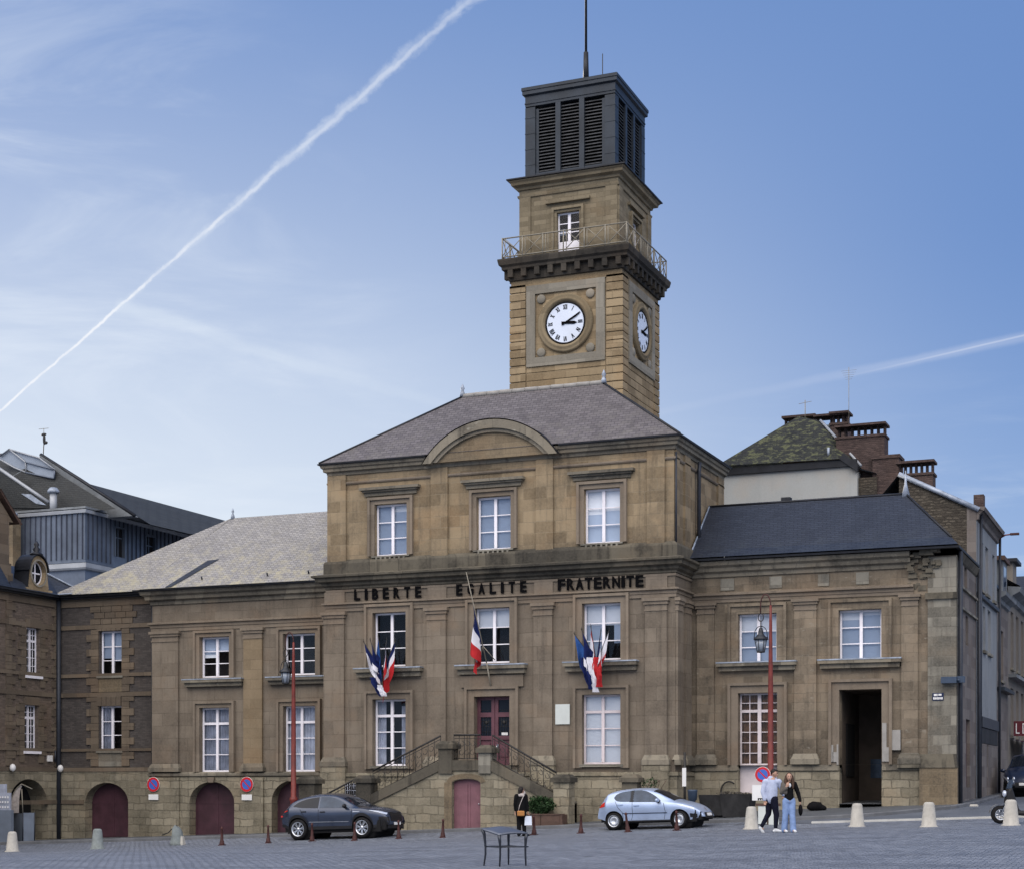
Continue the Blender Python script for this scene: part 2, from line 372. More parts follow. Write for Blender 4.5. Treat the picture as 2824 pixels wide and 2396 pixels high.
M['blue_metal']=plain('blue_grey_metal',(.05,.075,.12),.5,.3,.4,.15,3)
M['asphalt_box']=plain('dark_container',(.022,.022,.024),.7,0,.3,.4,2,(.04,.038,.035))
M['grey_panel']=plain('grey_terrace_panel',(.16,.19,.24),.6,0,.3,.15,1)
M['fl_blue']=plain('flag_navy',(.010,.017,.08),.8,0,.1,.2,5)
M['fl_eu']=plain('flag_blue',(.025,.075,.24),.8,0,.1,.2,5)
M['fl_white']=plain('flag_white',(.68,.68,.74),.8,0,.1,.05,5)
M['fl_red']=plain('flag_red',(.42,.026,.03),.8,0,.1,.12,5)
M['clockface']=plain('white_clock_face',(.68,.75,.88),.4,0,.4,.04,1,(.62,.68,.78),False,.02)
def glass():
    t=NT('window_glass')
    lw=t.n('ShaderNodeFresnel');lw.inputs[0].default_value=1.5
    tr=t.n('ShaderNodeBsdfTransparent');tr.inputs[0].default_value=(.95,.965,.98,1)
    gl=t.n('ShaderNodeBsdfGlossy');gl.inputs['Roughness'].default_value=.03
    p=t.pos();q=t.n('ShaderNodeBump');q.inputs['Strength'].default_value=.05;q.inputs['Distance'].default_value=.05;t.l(t.noise(p,1.5,2),q.inputs['Height']);t.l(q.outputs[0],gl.inputs['Normal'])
    mx=t.n('ShaderNodeMixShader');t.l(t.math('MULTIPLY',lw.outputs[0],.8,None,True),mx.inputs[0]);t.l(tr.outputs[0],mx.inputs[1]);t.l(gl.outputs[0],mx.inputs[2])
    t.l(mx.outputs[0],t.out.inputs[0]);return t.m
M['glass']=glass()
def carpaint(name,col,metal=.5,rough=.3):
    t=NT(name);p=t.obj()
    n=t.noise(p,2.,3);c=t.mix(t.ramp(n,.3,.7),mul(col,.93),mul(col,1.07))
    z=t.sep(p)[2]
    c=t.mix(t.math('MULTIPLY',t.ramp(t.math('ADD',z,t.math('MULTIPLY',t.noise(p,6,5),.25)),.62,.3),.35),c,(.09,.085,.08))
    b=t.bsdf(c,rough,metal,.5)
    b.inputs['Coat Weight'].default_value=.5;b.inputs['Coat Roughness'].default_value=.06
    return t.m
M['car_dark']=carpaint('dark_grey_car_paint',(.034,.047,.082),.35,.25)
M['car_silver']=carpaint('ice_blue_car_paint',(.36,.45,.63),.3,.28)
M['car_navy']=carpaint('navy_car_paint',(.012,.022,.055),.3,.3)
M['carglass']=plain('tinted_car_glass',(.010,.013,.02),.08,0,.22,.1,2,bump=0)
M['carglass_blue']=plain('blue_grey_car_glass',(.05,.07,.105),.08,0,.25,.3,2,bump=0)
M['tyre']=plain('tyre_rubber',(.012,.012,.013),.85,0,.2,.2,8)
M['alloy']=plain('alloy_rim',(.62,.65,.7),.28,.75,.5,.1,6)
M['chrome']=plain('bright_trim',(.5,.53,.58),.2,.8,.5,.05,4)
M['blackplastic']=plain('black_plastic',(.012,.012,.014),.5,0,.35,.1,6)
M['headlamp']=plain('headlamp_lens',(.55,.6,.7),.1,.2,.7,.1,6)
M['taillamp']=plain('tail_lamp_lens',(.5,.03,.02),.15,0,.6,.15,6)
M['skin']=plain('skin',(.42,.25,.18),.55,0,.35,.08,12)
M['hair_dark']=plain('dark_hair',(.012,.009,.008),.6,0,.3,.3,20)
M['hair_brown']=plain('brown_hair',(.05,.025,.014),.6,0,.3,.4,18)
M['hoodie']=plain('light_blue_hoodie',(.42,.47,.62),.9,0,.1,.1,9,None,True,.3)
M['navycloth']=plain('navy_trousers',(.010,.011,.022),.9,0,.1,.2,9,None,True,.3)
M['denim']=plain('light_denim',(.2,.29,.5),.9,0,.1,.16,7,None,True,.3)
M['blackcloth']=plain('black_cloth',(.007,.007,.008),.9,0,.1,.2,9,None,True,.3)
M['greycloth']=plain('grey_brown_cloth',(.11,.1,.09),.9,0,.1,.2,9,None,True,.3)
M['scarf']=plain('pale_scarf',(.42,.38,.36),.9,0,.1,.2,9,None,True,.3)
M['tan']=plain('tan_leather',(.38,.17,.05),.55,0,.3,.15,7)
M['whiteshoe']=plain('white_shoe',(.62,.64,.66),.6,0,.3,.1,7)
M['paperbag']=plain('white_paper_bag',(.68,.74,.85),.7,0,.2,.03,5)
def cobbles():
    t=NT('cobbled_paving');p=t.pos();x,y,z=t.sep(p)
    d=t.n('ShaderNodeVectorMath',operation='ADD');t.l(p,d.inputs[0])
    nn=t.n('ShaderNodeTexNoise');t.l(p,nn.inputs['Vector']);nn.inputs['Scale'].default_value=1.3;nn.inputs['Detail'].default_value=3
    sc=t.n('ShaderNodeVectorMath',operation='SCALE');t.l(nn.outputs['Color'],sc.inputs[0]);sc.inputs['Scale'].default_value=.12;t.l(sc.outputs[0],d.inputs[1])
    b=t.n('ShaderNodeTexBrick');t.l(d.outputs[0],b.inputs['Vector']);b.offset=.5
    b.inputs['Color1'].default_value=(0,0,0,1);b.inputs['Color2'].default_value=(1,1,1,1);b.inputs['Mortar'].default_value=(.3,.3,.3,1)
    b.inputs['Scale'].default_value=1;b.inputs['Mortar Size'].default_value=.014;b.inputs['Mortar Smooth'].default_value=.5;b.inputs['Brick Width'].default_value=.21;b.inputs['Row Height'].default_value=.15
    v=t.n('ShaderNodeRGBToBW');t.l(b.outputs['Color'],v.inputs[0])
    big=t.noise(t.scale(p,(.16,.3,.2)),1.,6,.6)
    col=t.mix(t.math('ADD',t.math('MULTIPLY',v.outputs[0],.75),t.math('MULTIPLY',big,.35)),(.098,.113,.143),(.225,.25,.30))
    pat=t.noise(t.scale(p,(.35,.9,1.)),.7,7,.72);col=t.mix(t.ramp(pat,.46,.68,0,.6),col,(.075,.085,.107));wet=t.noise(p,.9,4,.7);col=t.mix(t.ramp(wet,.62,.72,0,.5),col,(.05,.056,.068))
    col=t.mix(t.math('MULTIPLY',b.outputs['Fac'],.75),col,(.045,.05,.06))
    st=t.noise(p,.35,4,.6);col=t.mix(t.ramp(st,.55,.75,0,.3),col,(.19,.205,.24))
    h=t.math('ADD',t.math('MULTIPLY',b.outputs['Fac'],-1.),t.math('ADD',t.math('MULTIPLY',v.outputs[0],.6),t.math('MULTIPLY',t.noise(p,9,4),.5)))
    t.bsdf(col,t.ramp(v.outputs[0],0,1,.5,.75),0,.4,h,.8,.035);return t.m
M['cobble']=cobbles()
def tarmac(name,c1,c2):
    t=NT(name);p=t.pos()
    n=t.noise(p,.6,6,.65);c=t.mix(t.ramp(n,.3,.7),c1,c2)
    c=t.mix(t.ramp(t.noise(t.scale(p,(1.,.3,1.)),.9,6,.7),.55,.7,0,.5),c,mul(c1,.6))
    c=t.mix(t.ramp(t.noise(p,30,3,.7),.4,.8,0,.4),c,mul(c2,1.5))
    t.bsdf(c,.8,0,.3,t.noise(p,25,4,.7),.4,.02);return t.m
M['asphalt']=tarmac('grey_asphalt',(.072,.083,.103),(.105,.118,.142))
M['pave']=tarmac('dark_pavement_asphalt',(.058,.064,.074),(.088,.096,.108))
M['kerb_pale']=plain('pale_granite_kerb',(.42,.42,.40),.8,0,.3,.15,1.5,None,False,.3)
M['kerb']=plain('granite_kerb',(.12,.125,.135),.8,0,.3,.2,1.5,(.15,.155,.165),False,.3)
M['paint']=plain('worn_road_paint',(.5,.5,.47),.8,0,.3,.1,2,(.28,.28,.28),False)
# ================================================================ TOWN HALL
hall=thing('town_hall','brown stone town hall with motto letters, curved pediment and low side wings','town hall',(-24.2,57,0),wc=True)
PX0,PX1,PY0,PY1=-31.2,-17.22,57.,63.6      # pavilion plan
FP=front(PY0)
WY=59.0;FW=front(WY)                          # wings
LX0,RX1=-40.6,-7.75

def window(par,fr,x0,x1,z0,z1,depth=.2,rows=(1,1,1),transom=None,kind='blue',blinds=(),cols=1,mat='white',low=0.,ft=.07,st=.11,bar=.035,name='window'):
    """white two-leaf casement; rows = relative heights, top first; blinds=(leaf,za,zb,material)"""
    d0,d1=-depth-.03,-depth+.03;m=MB();xc=(x0+x1)/2
    m.box(x0,x0+ft,d0,d1,z0,z1,fr);m.box(x1-ft,x1,d0,d1,z0,z1,fr)
    m.box(x0+ft,x1-ft,d0,d1,z1-ft,z1,fr);m.box(x0+ft,x1-ft,d0,d1,z0,z0+ft+low,fr)
    m.box(xc-st/2,xc+st/2,d0-.01,d1+.012,z0+ft+low,z1-ft,fr)
    H=z1-z0-2*ft-low;tot=sum(rows);z=z1-ft
    cuts=[]
    for r in rows[:-1]:
        z-=H*r/tot;cuts.append(z)
    for i,c in enumerate(cuts):
        t=bar if (transom is None or i!=transom) else .1
        for a,b in ((x0+ft,xc-st/2),(xc+st/2,x1-ft)):
            m.box(a,b,d0+.012,d1-.008,c-t/2,c+t/2,fr)
    if cols>1:
        for a,b in ((x0+ft,xc-st/2),(xc+st/2,x1-ft)):
            for k in range(1,cols):
                q=lerp(a,b,k/cols);m.box(q-bar/2,q+bar/2,d0+.013,d1-.012,z0+ft+low,z1-ft,fr)
    if low: m.box(x0+.25*ft,x1-.25*ft,d0+.01,d1+.006,z0+.02,z0+ft+low-.03,fr)
    w=m.build(name,M[mat],par)
    e=.001
    MB().quad([fr(x0+e,-depth,z0+e+low),fr(x1-e,-depth,z0+e+low),fr(x1-e,-depth,z1-e),fr(x0+e,-depth,z1-e)]).build('pane',M['glass'],w)
    D=depth+.55
    b=MB();b.quad([fr(x0-.3,-D,z0-.3),fr(x1+.3,-D,z0-.3),fr(x1+.3,-D,z1+.3),fr(x0-.3,-D,z1+.3)])
    for q in (x0-.02,x1+.02): b.quad([fr(q,-depth-.04,z0),fr(q,-D,z0),fr(q,-D,z1),fr(q,-depth-.04,z1)])
    b.quad([fr(x0-.02,-depth-.04,z1+.02),fr(x1+.02,-depth-.04,z1+.02),fr(x1+.02,-D,z1+.02),fr(x0-.02,-D,z1+.02)])
    b.quad([fr(x0-.02,-depth-.04,z0-.02),fr(x1+.02,-depth-.04,z0-.02),fr(x1+.02,-D,z0-.02),fr(x0-.02,-D,z0-.02)])
    b.build('interior',M['room'],w)
    mats={'blue':'blind_blue','white':'blind_white','grey':'blind_grey','brown':'curtain_brown'}
    if kind in mats and not blinds: blinds=[(0,0,1,kind),(1,0,1,kind)]
    for leaf,za,zb,k in blinds:
        a,bb=(x0+.02,xc) if leaf==0 else (xc,x1-.02)
        if leaf==2: a,bb=x0+.02,lerp(x0,xc,.55)
        if leaf==3: a,bb=lerp(xc,x1,.5),x1-.02
        q=MB()
        wv=0 if k in('blue','white') else .03
        n=14
        pts=[(lerp(a,bb,i/n),-depth-.09-wv*math.sin(i*1.9)) for i in range(n+1)]
        A,Bz=lerp(z0+low,z1,za),lerp(z0+low,z1,zb)
        for i in range(n): q.quad([fr(pts[i][0],pts[i][1],A),fr(pts[i+1][0],pts[i+1][1],A),fr(pts[i+1][0],pts[i+1][1],Bz),fr(pts[i][0],pts[i][1],Bz)])
        q.build('curtain' if k in('grey','brown') else 'blind',M[mats[k]],w)
    return w
def surround(par,fr,x0,x1,z0,z1,w=.26,ear=.0,d=.09,bottom=None,mat='stone_trim',name='window_surround'):
    m=MB();zb=z0 if bottom is None else bottom;e=.004
    m.box(x0-w,x0-e,0,d,zb,z1+w,fr);m.box(x1+e,x1+w,0,d,zb,z1+w,fr);m.box(x0-e,x1+e,0,d-.002,z1+e,z1+w-.001,fr)
    # outer fillet
    o=.07
    m.box(x0-w-o,x0-w+.03,0,d+.08,zb,z1+w+o,fr);m.box(x1+w-.03,x1+w+o,0,d+.08,zb,z1+w+o,fr);m.box(x0-w+.03,x1+w-.03,0,d+.077,z1+w-.03,z1+w+o-.002,fr)
    return m.build(name,M[mat],par)
def sill(par,fr,x0,x1,z0,z1,d=.32,mat='cornice',name='window_sill'):
    m=MB();h=z1-z0
    m.box(x0,x1,-.12,d,z0+h*.55,z1,fr);m.box(x0+.06,x1-.06,0,d-.12,z0,z0+h*.55-.002,fr)
    a=m.build(name,M[mat],par)
    MB().box(x0-.015,x1+.015,-.1,d+.015,z1-.02,z1+.025,fr).build('lead_cover',M['lead'],a)
    return a
def pilaster(par,fr,x0,x1,z0,z1,d=.13,mat='stone_low',capz=None,basez=None,name='pilaster',d0=0.):
    m=MB();m.box(x0,x1,d0,d,z0,z1,fr)
    o=m.build(name,M[mat],par)
    if capz:
        c=MB();a,b=capz;h=b-a
        c.box(x0-.02,x1+.02,d0,d+.03,a,a+.06,fr);c.box(x0-.0,x1+.0,d0,d+.008,a+.06,a+h*.5,fr)
        c.box(x0-.05,x1+.05,d0,d+.06,a+h*.5,a+h*.75,fr);c.box(x0-.1,x1+.1,d0,d+.11,a+h*.75,b,fr)
        c.build('capital',M['stone_trim'],o)
    if basez:
        a,b=basez;c=MB()
        c.box(x0-.12,x1+.12,d0,d+.13,a,a+(b-a)*.5,fr);c.tbox(x0-.1,x1+.1,d0-.1,d+.1,a+(b-a)*.5,b,.08,.08,fr)
        c.build('base',M['cornice'],o)
    return o

# ---- pavilion, lower storey walls
wx=[(-29.2,-27.8),(-24.97,-23.55),(-20.7,-19.24)]
holes=[(wx[0][0],wx[0][1],6.2,8.25),(wx[1][0],wx[1][1],6.21,8.25),(wx[2][0],wx[2][1],6.2,8.25),
       (wx[0][0],wx[0][1],2.42,4.95),(wx[1][0],wx[1][1],2.42,4.97),(wx[2][0],wx[2][1],2.44,4.95)]
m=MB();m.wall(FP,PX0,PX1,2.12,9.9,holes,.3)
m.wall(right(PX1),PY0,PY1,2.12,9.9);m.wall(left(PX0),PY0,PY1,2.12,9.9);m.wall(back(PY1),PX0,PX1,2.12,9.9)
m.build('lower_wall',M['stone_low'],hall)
m=MB();m.sweep([(PX0,PY1),(PX0,PY0),(PX1,PY0),(PX1,PY1)],[(.1,-1.5),(.1,2.0),(.16,2.02),(.16,2.14),(.0,2.16)],ends=False)
m.build('plinth',M['plinth'],hall)
# upper storey
uh=[(-29.16,-27.8,10.42,12.39),(-24.91,-23.54,10.42,12.39),(-20.66,-19.29,10.42,12.4)]
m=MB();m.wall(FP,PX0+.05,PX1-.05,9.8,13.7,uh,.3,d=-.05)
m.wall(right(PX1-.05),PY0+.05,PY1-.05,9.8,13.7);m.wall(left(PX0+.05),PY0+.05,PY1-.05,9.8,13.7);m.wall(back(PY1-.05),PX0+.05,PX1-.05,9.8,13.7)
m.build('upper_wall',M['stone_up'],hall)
rect=[(PX0,PY1),(PX0,PY0),(PX1,PY0),(PX1,PY1)]
rectu=[(PX0+.05,PY1),(PX0+.05,PY0+.05),(PX1-.05,PY0+.05),(PX1-.05,PY1)]
# plinth course under the upper windows
MB().sweep(rectu,[(0,9.75),(.16,9.76),(.16,10.2),(.13,10.27),(.0,10.36)],ends=False).build('blocking_course',M['cornice_dark'],hall)
# mid cornice
MB().sweep(rect,[(0.,9.22),(.06,9.23),(.06,9.3),(.16,9.36),(.18,9.45),(.34,9.5),(.36,9.62),(.46,9.66),(.47,9.73),(.1,9.82)],ends=False).build('cornice',M['cornice_dark'],hall)
MB().sweep(rect,[(.0,9.11),(.05,9.115),(.05,9.2),(0,9.21)],ends=False).build('string_course',M['stone_trim'],hall)
# architrave below the motto frieze
MB().sweep(rect,[(0.,8.36),(.05,8.365),(.05,8.49),(.08,8.5),(.08,8.6),(.17,8.63),(.17,8.69),(0,8.72)],ends=False).build('architrave',M['stone_trim'],hall)
# upper entablature
MB().sweep(rectu,[(0.,13.24),(.04,13.245),(.07,13.29),(.07,13.34),(0,13.36)],ends=False).build('string_course',M['stone_trim'],hall)
MB().sweep(rectu,[(0.,13.6),(.05,13.62),(.07,13.72),(.17,13.76),(.18,13.86),(.24,13.9),(.27,14.0),(.1,14.05)],ends=False).build('cornice',M['cornice'],hall)
for gpth in ([(PX0+.05,PY1),(PX0+.05,PY0+.05),(-26.9,PY0+.05)],[(-21.55,PY0+.05),(PX1-.05,PY0+.05),(PX1-.05,PY1)]): MB().sweep(gpth,[(.24,14.0),(.33,14.01),(.34,14.06),(.15,14.1)],ends=True).build('gutter',M['zinc_black'],hall)
# pilasters
for a,b in ((-31.3,-30.42),(-26.9,-26.12),(-22.58,-21.85),(-18.3,-17.5)):
    pilaster(hall,FP,a,b,2.74,7.9,.12,'stone_low',(7.88,8.34),(2.4,2.76))
    MB().box(a,b,0,.05,8.7,9.12,FP).build('frieze_block',M['stone_trim'],hall)
    MB().box(a-.1,b+.1,0.,.22,1.2,2.38,FP).build('pedestal',M['plinth'],hall)
pilaster(hall,right(PX1),57.02,57.6,2.74,7.9,.1,'stone_low',(7.88,8.34),(2.4,2.76))
pilaster(hall,right(PX1),58.1,58.75,2.74,7.9,.1,'stone_low',(7.88,8.34),(2.4,2.76))
for a,b in ((-31.18,-30.38),(-26.77,-26.08),(-22.52,-21.85),(-18.26,-17.6)):
    pilaster(hall,front(PY0+.05),a,b,10.3,13.6,.09,'stone_up')
for a,b in ((57.1,57.5),(58.2,58.9),(62.7,63.5)):
    pilaster(hall,right(PX1-.05),a,b,10.3,13.6,.07,'stone_up')
MB().tube([(PX1+.12,59.7,13.6),(PX1+.1,59.7,13.2),(PX1+.1,59.7,9.8)],.07,8).build('drainpipe',M['pipe'],hall)
MB().tube([(PX1+.02,57.05,13.5),(PX1+.02,57.05,10.)],.035,6).build('cable_pipe',M['pipe'],hall)
# windows of the upper storey
BL={0:dict(blinds=[(0,0,1,'blue'),(1,0,.86,'blue'),(1,.86,1,'white')]),1:dict(kind='blue'),
    2:dict(blinds=[(0,0,.55,'blue'),(1,0,.6,'blue'),(0,.55,1,'white'),(1,.6,1,'white')])}
for i,(a,b,c,e) in enumerate(uh):
    window(hall,front(PY0+.05),a,b,c,e,.2,**BL[i])
    surround(hall,front(PY0+.05),a,b,c,e,.2,d=.05)
    m=MB();f=front(PY0+.05);k=(a+b)/2
    m.box(k-1.1,k+1.1,0,.08,12.72,12.86,f);m.box(k-1.16,k+1.16,0,.17,12.86,12.93,f);m.box(k-1.25,k+1.25,0,.25,12.93,13.03,f)
    m.build('window_hood',M['cornice'],hall)
    m=MB();m.box(a-.12,b+.12,-.1,.1,10.36,10.42,f);
    for q in range(7):
        u=lerp(a+.1,b-.1,q/6);m.box(u-.035,u+.035,.05,.11,10.27,10.36,f)
    m.build('window_sill',M['stone_grey'],hall)
# first floor
BL={0:dict(kind='dark'),1:dict(blinds=[(0,.66,1,'white'),(1,.66,1,'white')]),2:dict(blinds=[(0,.62,1,'white'),(1,.62,1,'white'),(0,.0,.62,'blue'),(3,.3,.62,'blue')])}
for i in range(3):
    a,b,c,e=holes[i]
    window(hall,FP,a,b,c,e,.22,**BL[i]);surround(hall,FP,a,b,c,e,.26,bottom=c-.05)
    sill(hall,FP,(a+b)/2-1.4,(a+b)/2+1.4,5.8,6.13)
# ground floor
a,b,c,e=holes[3];window(hall,FP,a,b,c,e,.22,rows=(.9,1,1,1),transom=0,blinds=[(2,0,1,'grey'),(3,0,.9,'grey')]);surround(hall,FP,a,b,c,e,.26,bottom=2.3)
a,b,c,e=holes[5];window(hall,FP,a,b,c,e,.16,rows=(.9,1,1,1),transom=0,kind='white',mat='cream');surround(hall,FP,a,b,c,e,.26,bottom=2.3)
for i in (3,5):
    a,b,c,e=holes[i];MB().box(a-.1,b+.1,-.3,.12,c-.1,c-.005,FP).build('window_sill',M['stone_grey'],hall)
a,b,c,e=holes[4];surround(hall,FP,a,b,c,e,.3,bottom=2.42)
MB().box(a-.55,b+.55,0,.1,5.32,5.75,FP).build('door_panel_stone',M['stone_trim'],hall)
m=MB();m.box(a,b,-.34,-.28,c,e,FP)
for x0,x1 in ((a,(a+b)/2-.01),((a+b)/2+.01,b)):
    m.box(x0,x0+.13,-.28,-.22,c,e,FP);m.box(x1-.13,x1,-.28,-.22,c,e,FP)
    for z0,z1 in ((e-.12,e),(e-.75,e-.58),(c+.95,c+1.1),(c,c+.22)): m.box(x0+.13,x1-.13,-.28,-.222,z0,z1,FP)
    m.box(x0+.2,x1-.2,-.28,-.245,c+.32,c+.85,FP)
dr=m.build('door',M['plum'],hall)
for x0,x1 in ((a,(a+b)/2-.01),((a+b)/2+.01,b)):
    MB().box(x0+.135,x1-.135,-.279,-.272,e-.58,e-.12,FP).build('pane',M['carglass'],dr)
    MB().box(x0+.135,x1-.135,-.279,-.272,c+1.1,e-.75,FP).build('pane',M['carglass'],dr)
    m=MB();xm=(x0+x1)/2
    for k in range(5):
        z=c+1.25+.1*k*2; m.tube([FP(x0+.15,-.262,z),FP(x1-.15,-.262,z)],.008,4)
    for k in (-.1,0,.1): m.tube([FP(xm+k,-.262,c+1.1),FP(xm+k,-.262,e-.75)],.009,4)
    m.lathe([(.05,0),(.07,.01),(.05,.02)],10,lambda x,y,h,xm=xm:FP(xm+x,-.262+h,c+1.6+y))
    m.build('door_grille',M['iron'],dr)
MB().box(b-.45,b-.2,-.27,-.255,c+1.12,c+1.22,FP).build('notice',M['sign_white'],dr)
m=MB();m.box(b-.62,b-.56,-.25,-.2,c+.5,c+.78,FP);m.tube([FP(b-.59,-.2,c+.58),FP(b-.59,-.12,c+.6),FP(b-.59,-.12,c+.72),FP(b-.59,-.2,c+.74)],.014,6);m.build('door_handle',M['chrome'],dr)
# motto
def word(txt,x0,x1,z0,z1):
    cu=bpy.data.curves.new('motto',type='FONT');cu.body=txt;cu.extrude=.5;cu.offset=.03;cu.space_character=1.0;cu.resolution_u=3
    ob=bpy.data.objects.new('motto',cu);COL.objects.link(ob);dg=bpy.context.evaluated_depsgraph_get()
    me=bpy.data.meshes.new_from_object(ob.evaluated_get(dg));bpy.data.objects.remove(ob)
    # letter by letter islands: spread them evenly like the facade
    co=[v.co.copy() for v in me.vertices];xs=[c.x for c in co];ys=[c.y for c in co]
    W=max(xs)-min(xs);H=max(ys)-min(ys)
    for v in me.vertices:
        u=lerp(x0,x1,(v.co.x-min(xs))/W);z=lerp(z0,z1,(v.co.y-min(ys))/H);d=.02 if v.co.z<0 else .07
        v.co=Vector(FP(u,d,z))
    me.materials.clear();me.materials.append(M['letter'])
    o=bpy.data.objects.new('motto_word',me);COL.objects.link(o);o.parent=hall;o.location=-OFF[hall.name]
    return o
WSP=[]
for txt,x0,x1 in (('LIBERTE',-30.0,-27.16),('EGALITE',-25.71,-22.88),('FRATERNITE',-21.65,-18.38)):
    sp='\u200a'.join(txt) if False else txt
    n=len(txt);w=(x1-x0)
    adv={'I':.45}
    tot=sum(adv.get(c,1.) for c in txt);gap=(.16 if n>8 else .5)*w/n;p=x0;unit=(w-gap*(n-1))/tot
    root=None
    m=MB()
    for ch in txt:
        cw=unit*adv.get(ch,1.)
        o=word(ch,p,p+cw*.98,8.77,9.19) ;WSP.append(o);p+=cw+gap
# join letters of each word into one part
def joinw(objs,name):
    bm=bmesh.new()
    for o in objs: bm.from_mesh(o.data)
    me=bpy.data.meshes.new(name);bm.to_mesh(me);bm.free();me.materials.append(M['letter'])
    for o in objs: bpy.data.objects.remove(o)
    o=bpy.data.objects.new(name,me);COL.objects.link(o);o.parent=hall;o.location=-OFF[hall.name];return o
k=0
for txt in ('LIBERTE','EGALITE','FRATERNITE'):
    o=joinw(WSP[k:k+len(txt)],'motto_word');o['label']='black raised letters reading '+txt;k+=len(txt)
# pediment: segmental arch over the centre
pa,pb=-26.95,-21.55;f=front(PY0+.05)
outer=segarc(pa,pb,13.7,1.44,28);inner=segarc(pa+.34,pb-.34,13.7,1.12,28)
m=MB();m.prism([(pa+.2,13.75)]+segarc(pa+.2,pb-.2,13.84,1.15,28)+[(pb-.2,13.75)],-.9,.27,f)
ped=m.build('pediment',M['stone_up'],hall)
m=MB()
for (o0,o1,d) in ((outer,inner,.46),(segarc(pa+.2,pb-.2,13.72,1.22,28),segarc(pa+.56,pb-.56,13.74,.95,28),.37)):
    for i in range(28):
        a0,a1,b0,b1=o0[i],o0[i+1],o1[i],o1[i+1]
        m.add([f(a0[0],d,a0[1]),f(a1[0],d,a1[1]),f(b1[0],d,b1[1]),f(b0[0],d,b0[1]),f(a0[0],-.9,a0[1]),f(a1[0],-.9,a1[1]),f(b1[0],-.1,b1[1]),f(b0[0],-.1,b0[1])],[(0,1,2,3),(0,4,5,1),(3,2,6,7)])
m.build('archivolt',M['cornice'],ped)
m=MB()
o0=segarc(pa-.03,pb+.03,13.7,1.48,28)
for i in range(28):
    a0,a1=o0[i],o0[i+1];m.quad([f(a0[0],.48,a0[1]),f(a1[0],.48,a1[1]),f(a1[0],-1.6,a1[1]),f(a0[0],-1.6,a0[1])])
m.build('lead_cover',M['zinc_black'],ped)
# roof of the pavilion
ex0,ex1,ey0,ey1=PX0-.24,PX1+.24,PY0-.24,PY1+.24
rx0,rx1,ry,rz,ez=-26.95,-21.05,60.3,17.0,14.08
def hip(m,x0,x1,y0,y1,z,ra,rb,ry,rz,n=1):
    A=(x0,y0,z);Bq=(x1,y0,z);C=(x1,y1,z);D=(x0,y1,z);P=(ra,ry,rz);Q=(rb,ry,rz)
    m.quad([A,Bq,Q,P]);m.quad([Bq,C,Q]);m.quad([C,D,P,Q]);m.quad([D,A,P]);return (A,Bq,C,D,P,Q)
m=MB();c=hip(m,ex0,ex1,ey0,ey1,ez,rx0,rx1,ry,rz);rf=m.build('roof',M['slate_main'],hall)
m=MB()
for k in range(11):
    x0=lerp(rx0,rx1,k/11);x1=lerp(rx0,rx1,(k+1)/11)-.02;m.tube([(x0,ry,rz+.02+.01*(k%2)),(x1,ry,rz+.02)],.1,7)
m.build('ridge_tiles',M['repair'],rf)
for a,b in ((c[0],c[4]),(c[1],c[5]),(c[2],c[5]),(c[3],c[4])): MB().tube([a,b],.05,6).build('hip_flashing',M['zinc_black'],rf)
for x in (rx0,rx1):
    m=MB();m.lathe([(.12,rz),(.09,rz+.15),(.05,rz+.25),(.09,rz+.33),(.02,rz+.5)],8,lambda a,b,h,x=x:(x+a,ry+b,h));m.build('finial',M['lead'],rf)
MB().quad([(-21.62,57.2,14.25),(-21.0,57.1,14.2),(-21.3,57.55,14.5),(-21.75,57.6,14.6)]).build('lead_flashing',M['lead'],rf)

# ---- wings
def arch_door(par,fr,a,b,z0,spring,crown,D,mat='plum_dark',tim=True):
    m=MB();pts=arc(a,b,spring,crown-spring,20)
    m.prism([(a,z0)]+pts+[(b,z0)],-D-.06,-D,fr)
    c=(a+b)/2
    if tim:
        for x in (a+.05,c,b-.05): m.box(x-.04,x+.04,-D,-D+.018,z0,spring if abs(x-c)>.1 else crown-.05,fr)
        for z in (lerp(z0,spring,.42),spring): m.box(a,b,-D,-D+.015,z-.05,z+.05,fr)
    return m.build('arched_door',M[mat],par)
# left wing
lw=[(-38.24,-36.82),(-34.28,-32.81)]
h=[(a,b,6.13,7.8) for a,b in lw]+[(a,b,2.24,4.88) for a,b in lw]
ar=[(-38.74,-36.58,-1.5,1.83,.86,.5),(-34.82,-32.9,-1.5,1.88,.86,.5)]
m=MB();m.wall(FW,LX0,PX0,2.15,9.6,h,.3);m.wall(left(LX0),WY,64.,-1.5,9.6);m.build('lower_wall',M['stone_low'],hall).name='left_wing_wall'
m=MB();m.wall(FW,LX0-.06,PX0,-1.5,2.04,ar,.5,d=.06);m.build('plinth',M['plinth'],hall)
MB().sweep([(LX0,64),(LX0,WY),(PX0,WY)],[(.06,2.02),(.1,2.05),(.14,2.08),(.14,2.18),(0,2.24)],ends=False).build('plinth_moulding',M['cornice'],hall)
MB().sweep([(LX0,64),(LX0,WY),(PX0,WY)],[(0,8.1),(.045,8.105),(.045,8.25),(.075,8.255),(.075,8.37),(.16,8.4),(.16,8.46),(0,8.5)],ends=False).build('architrave',M['stone_trim'],hall)
MB().sweep([(LX0,64),(LX0,WY),(PX0,WY)],[(0,9.2),(.06,9.22),(.08,9.36),(.22,9.42),(.24,9.55),(.36,9.62),(.42,9.76),(.1,9.8)],ends=False).build('cornice',M['cornice'],hall)
MB().sweep([(LX0-.1,64),(LX0-.1,WY),(PX0,WY)],[(.4,9.76),(.53,9.77),(.54,9.83),(.3,9.85)],ends=False).build('gutter',M['zinc_black'],hall)
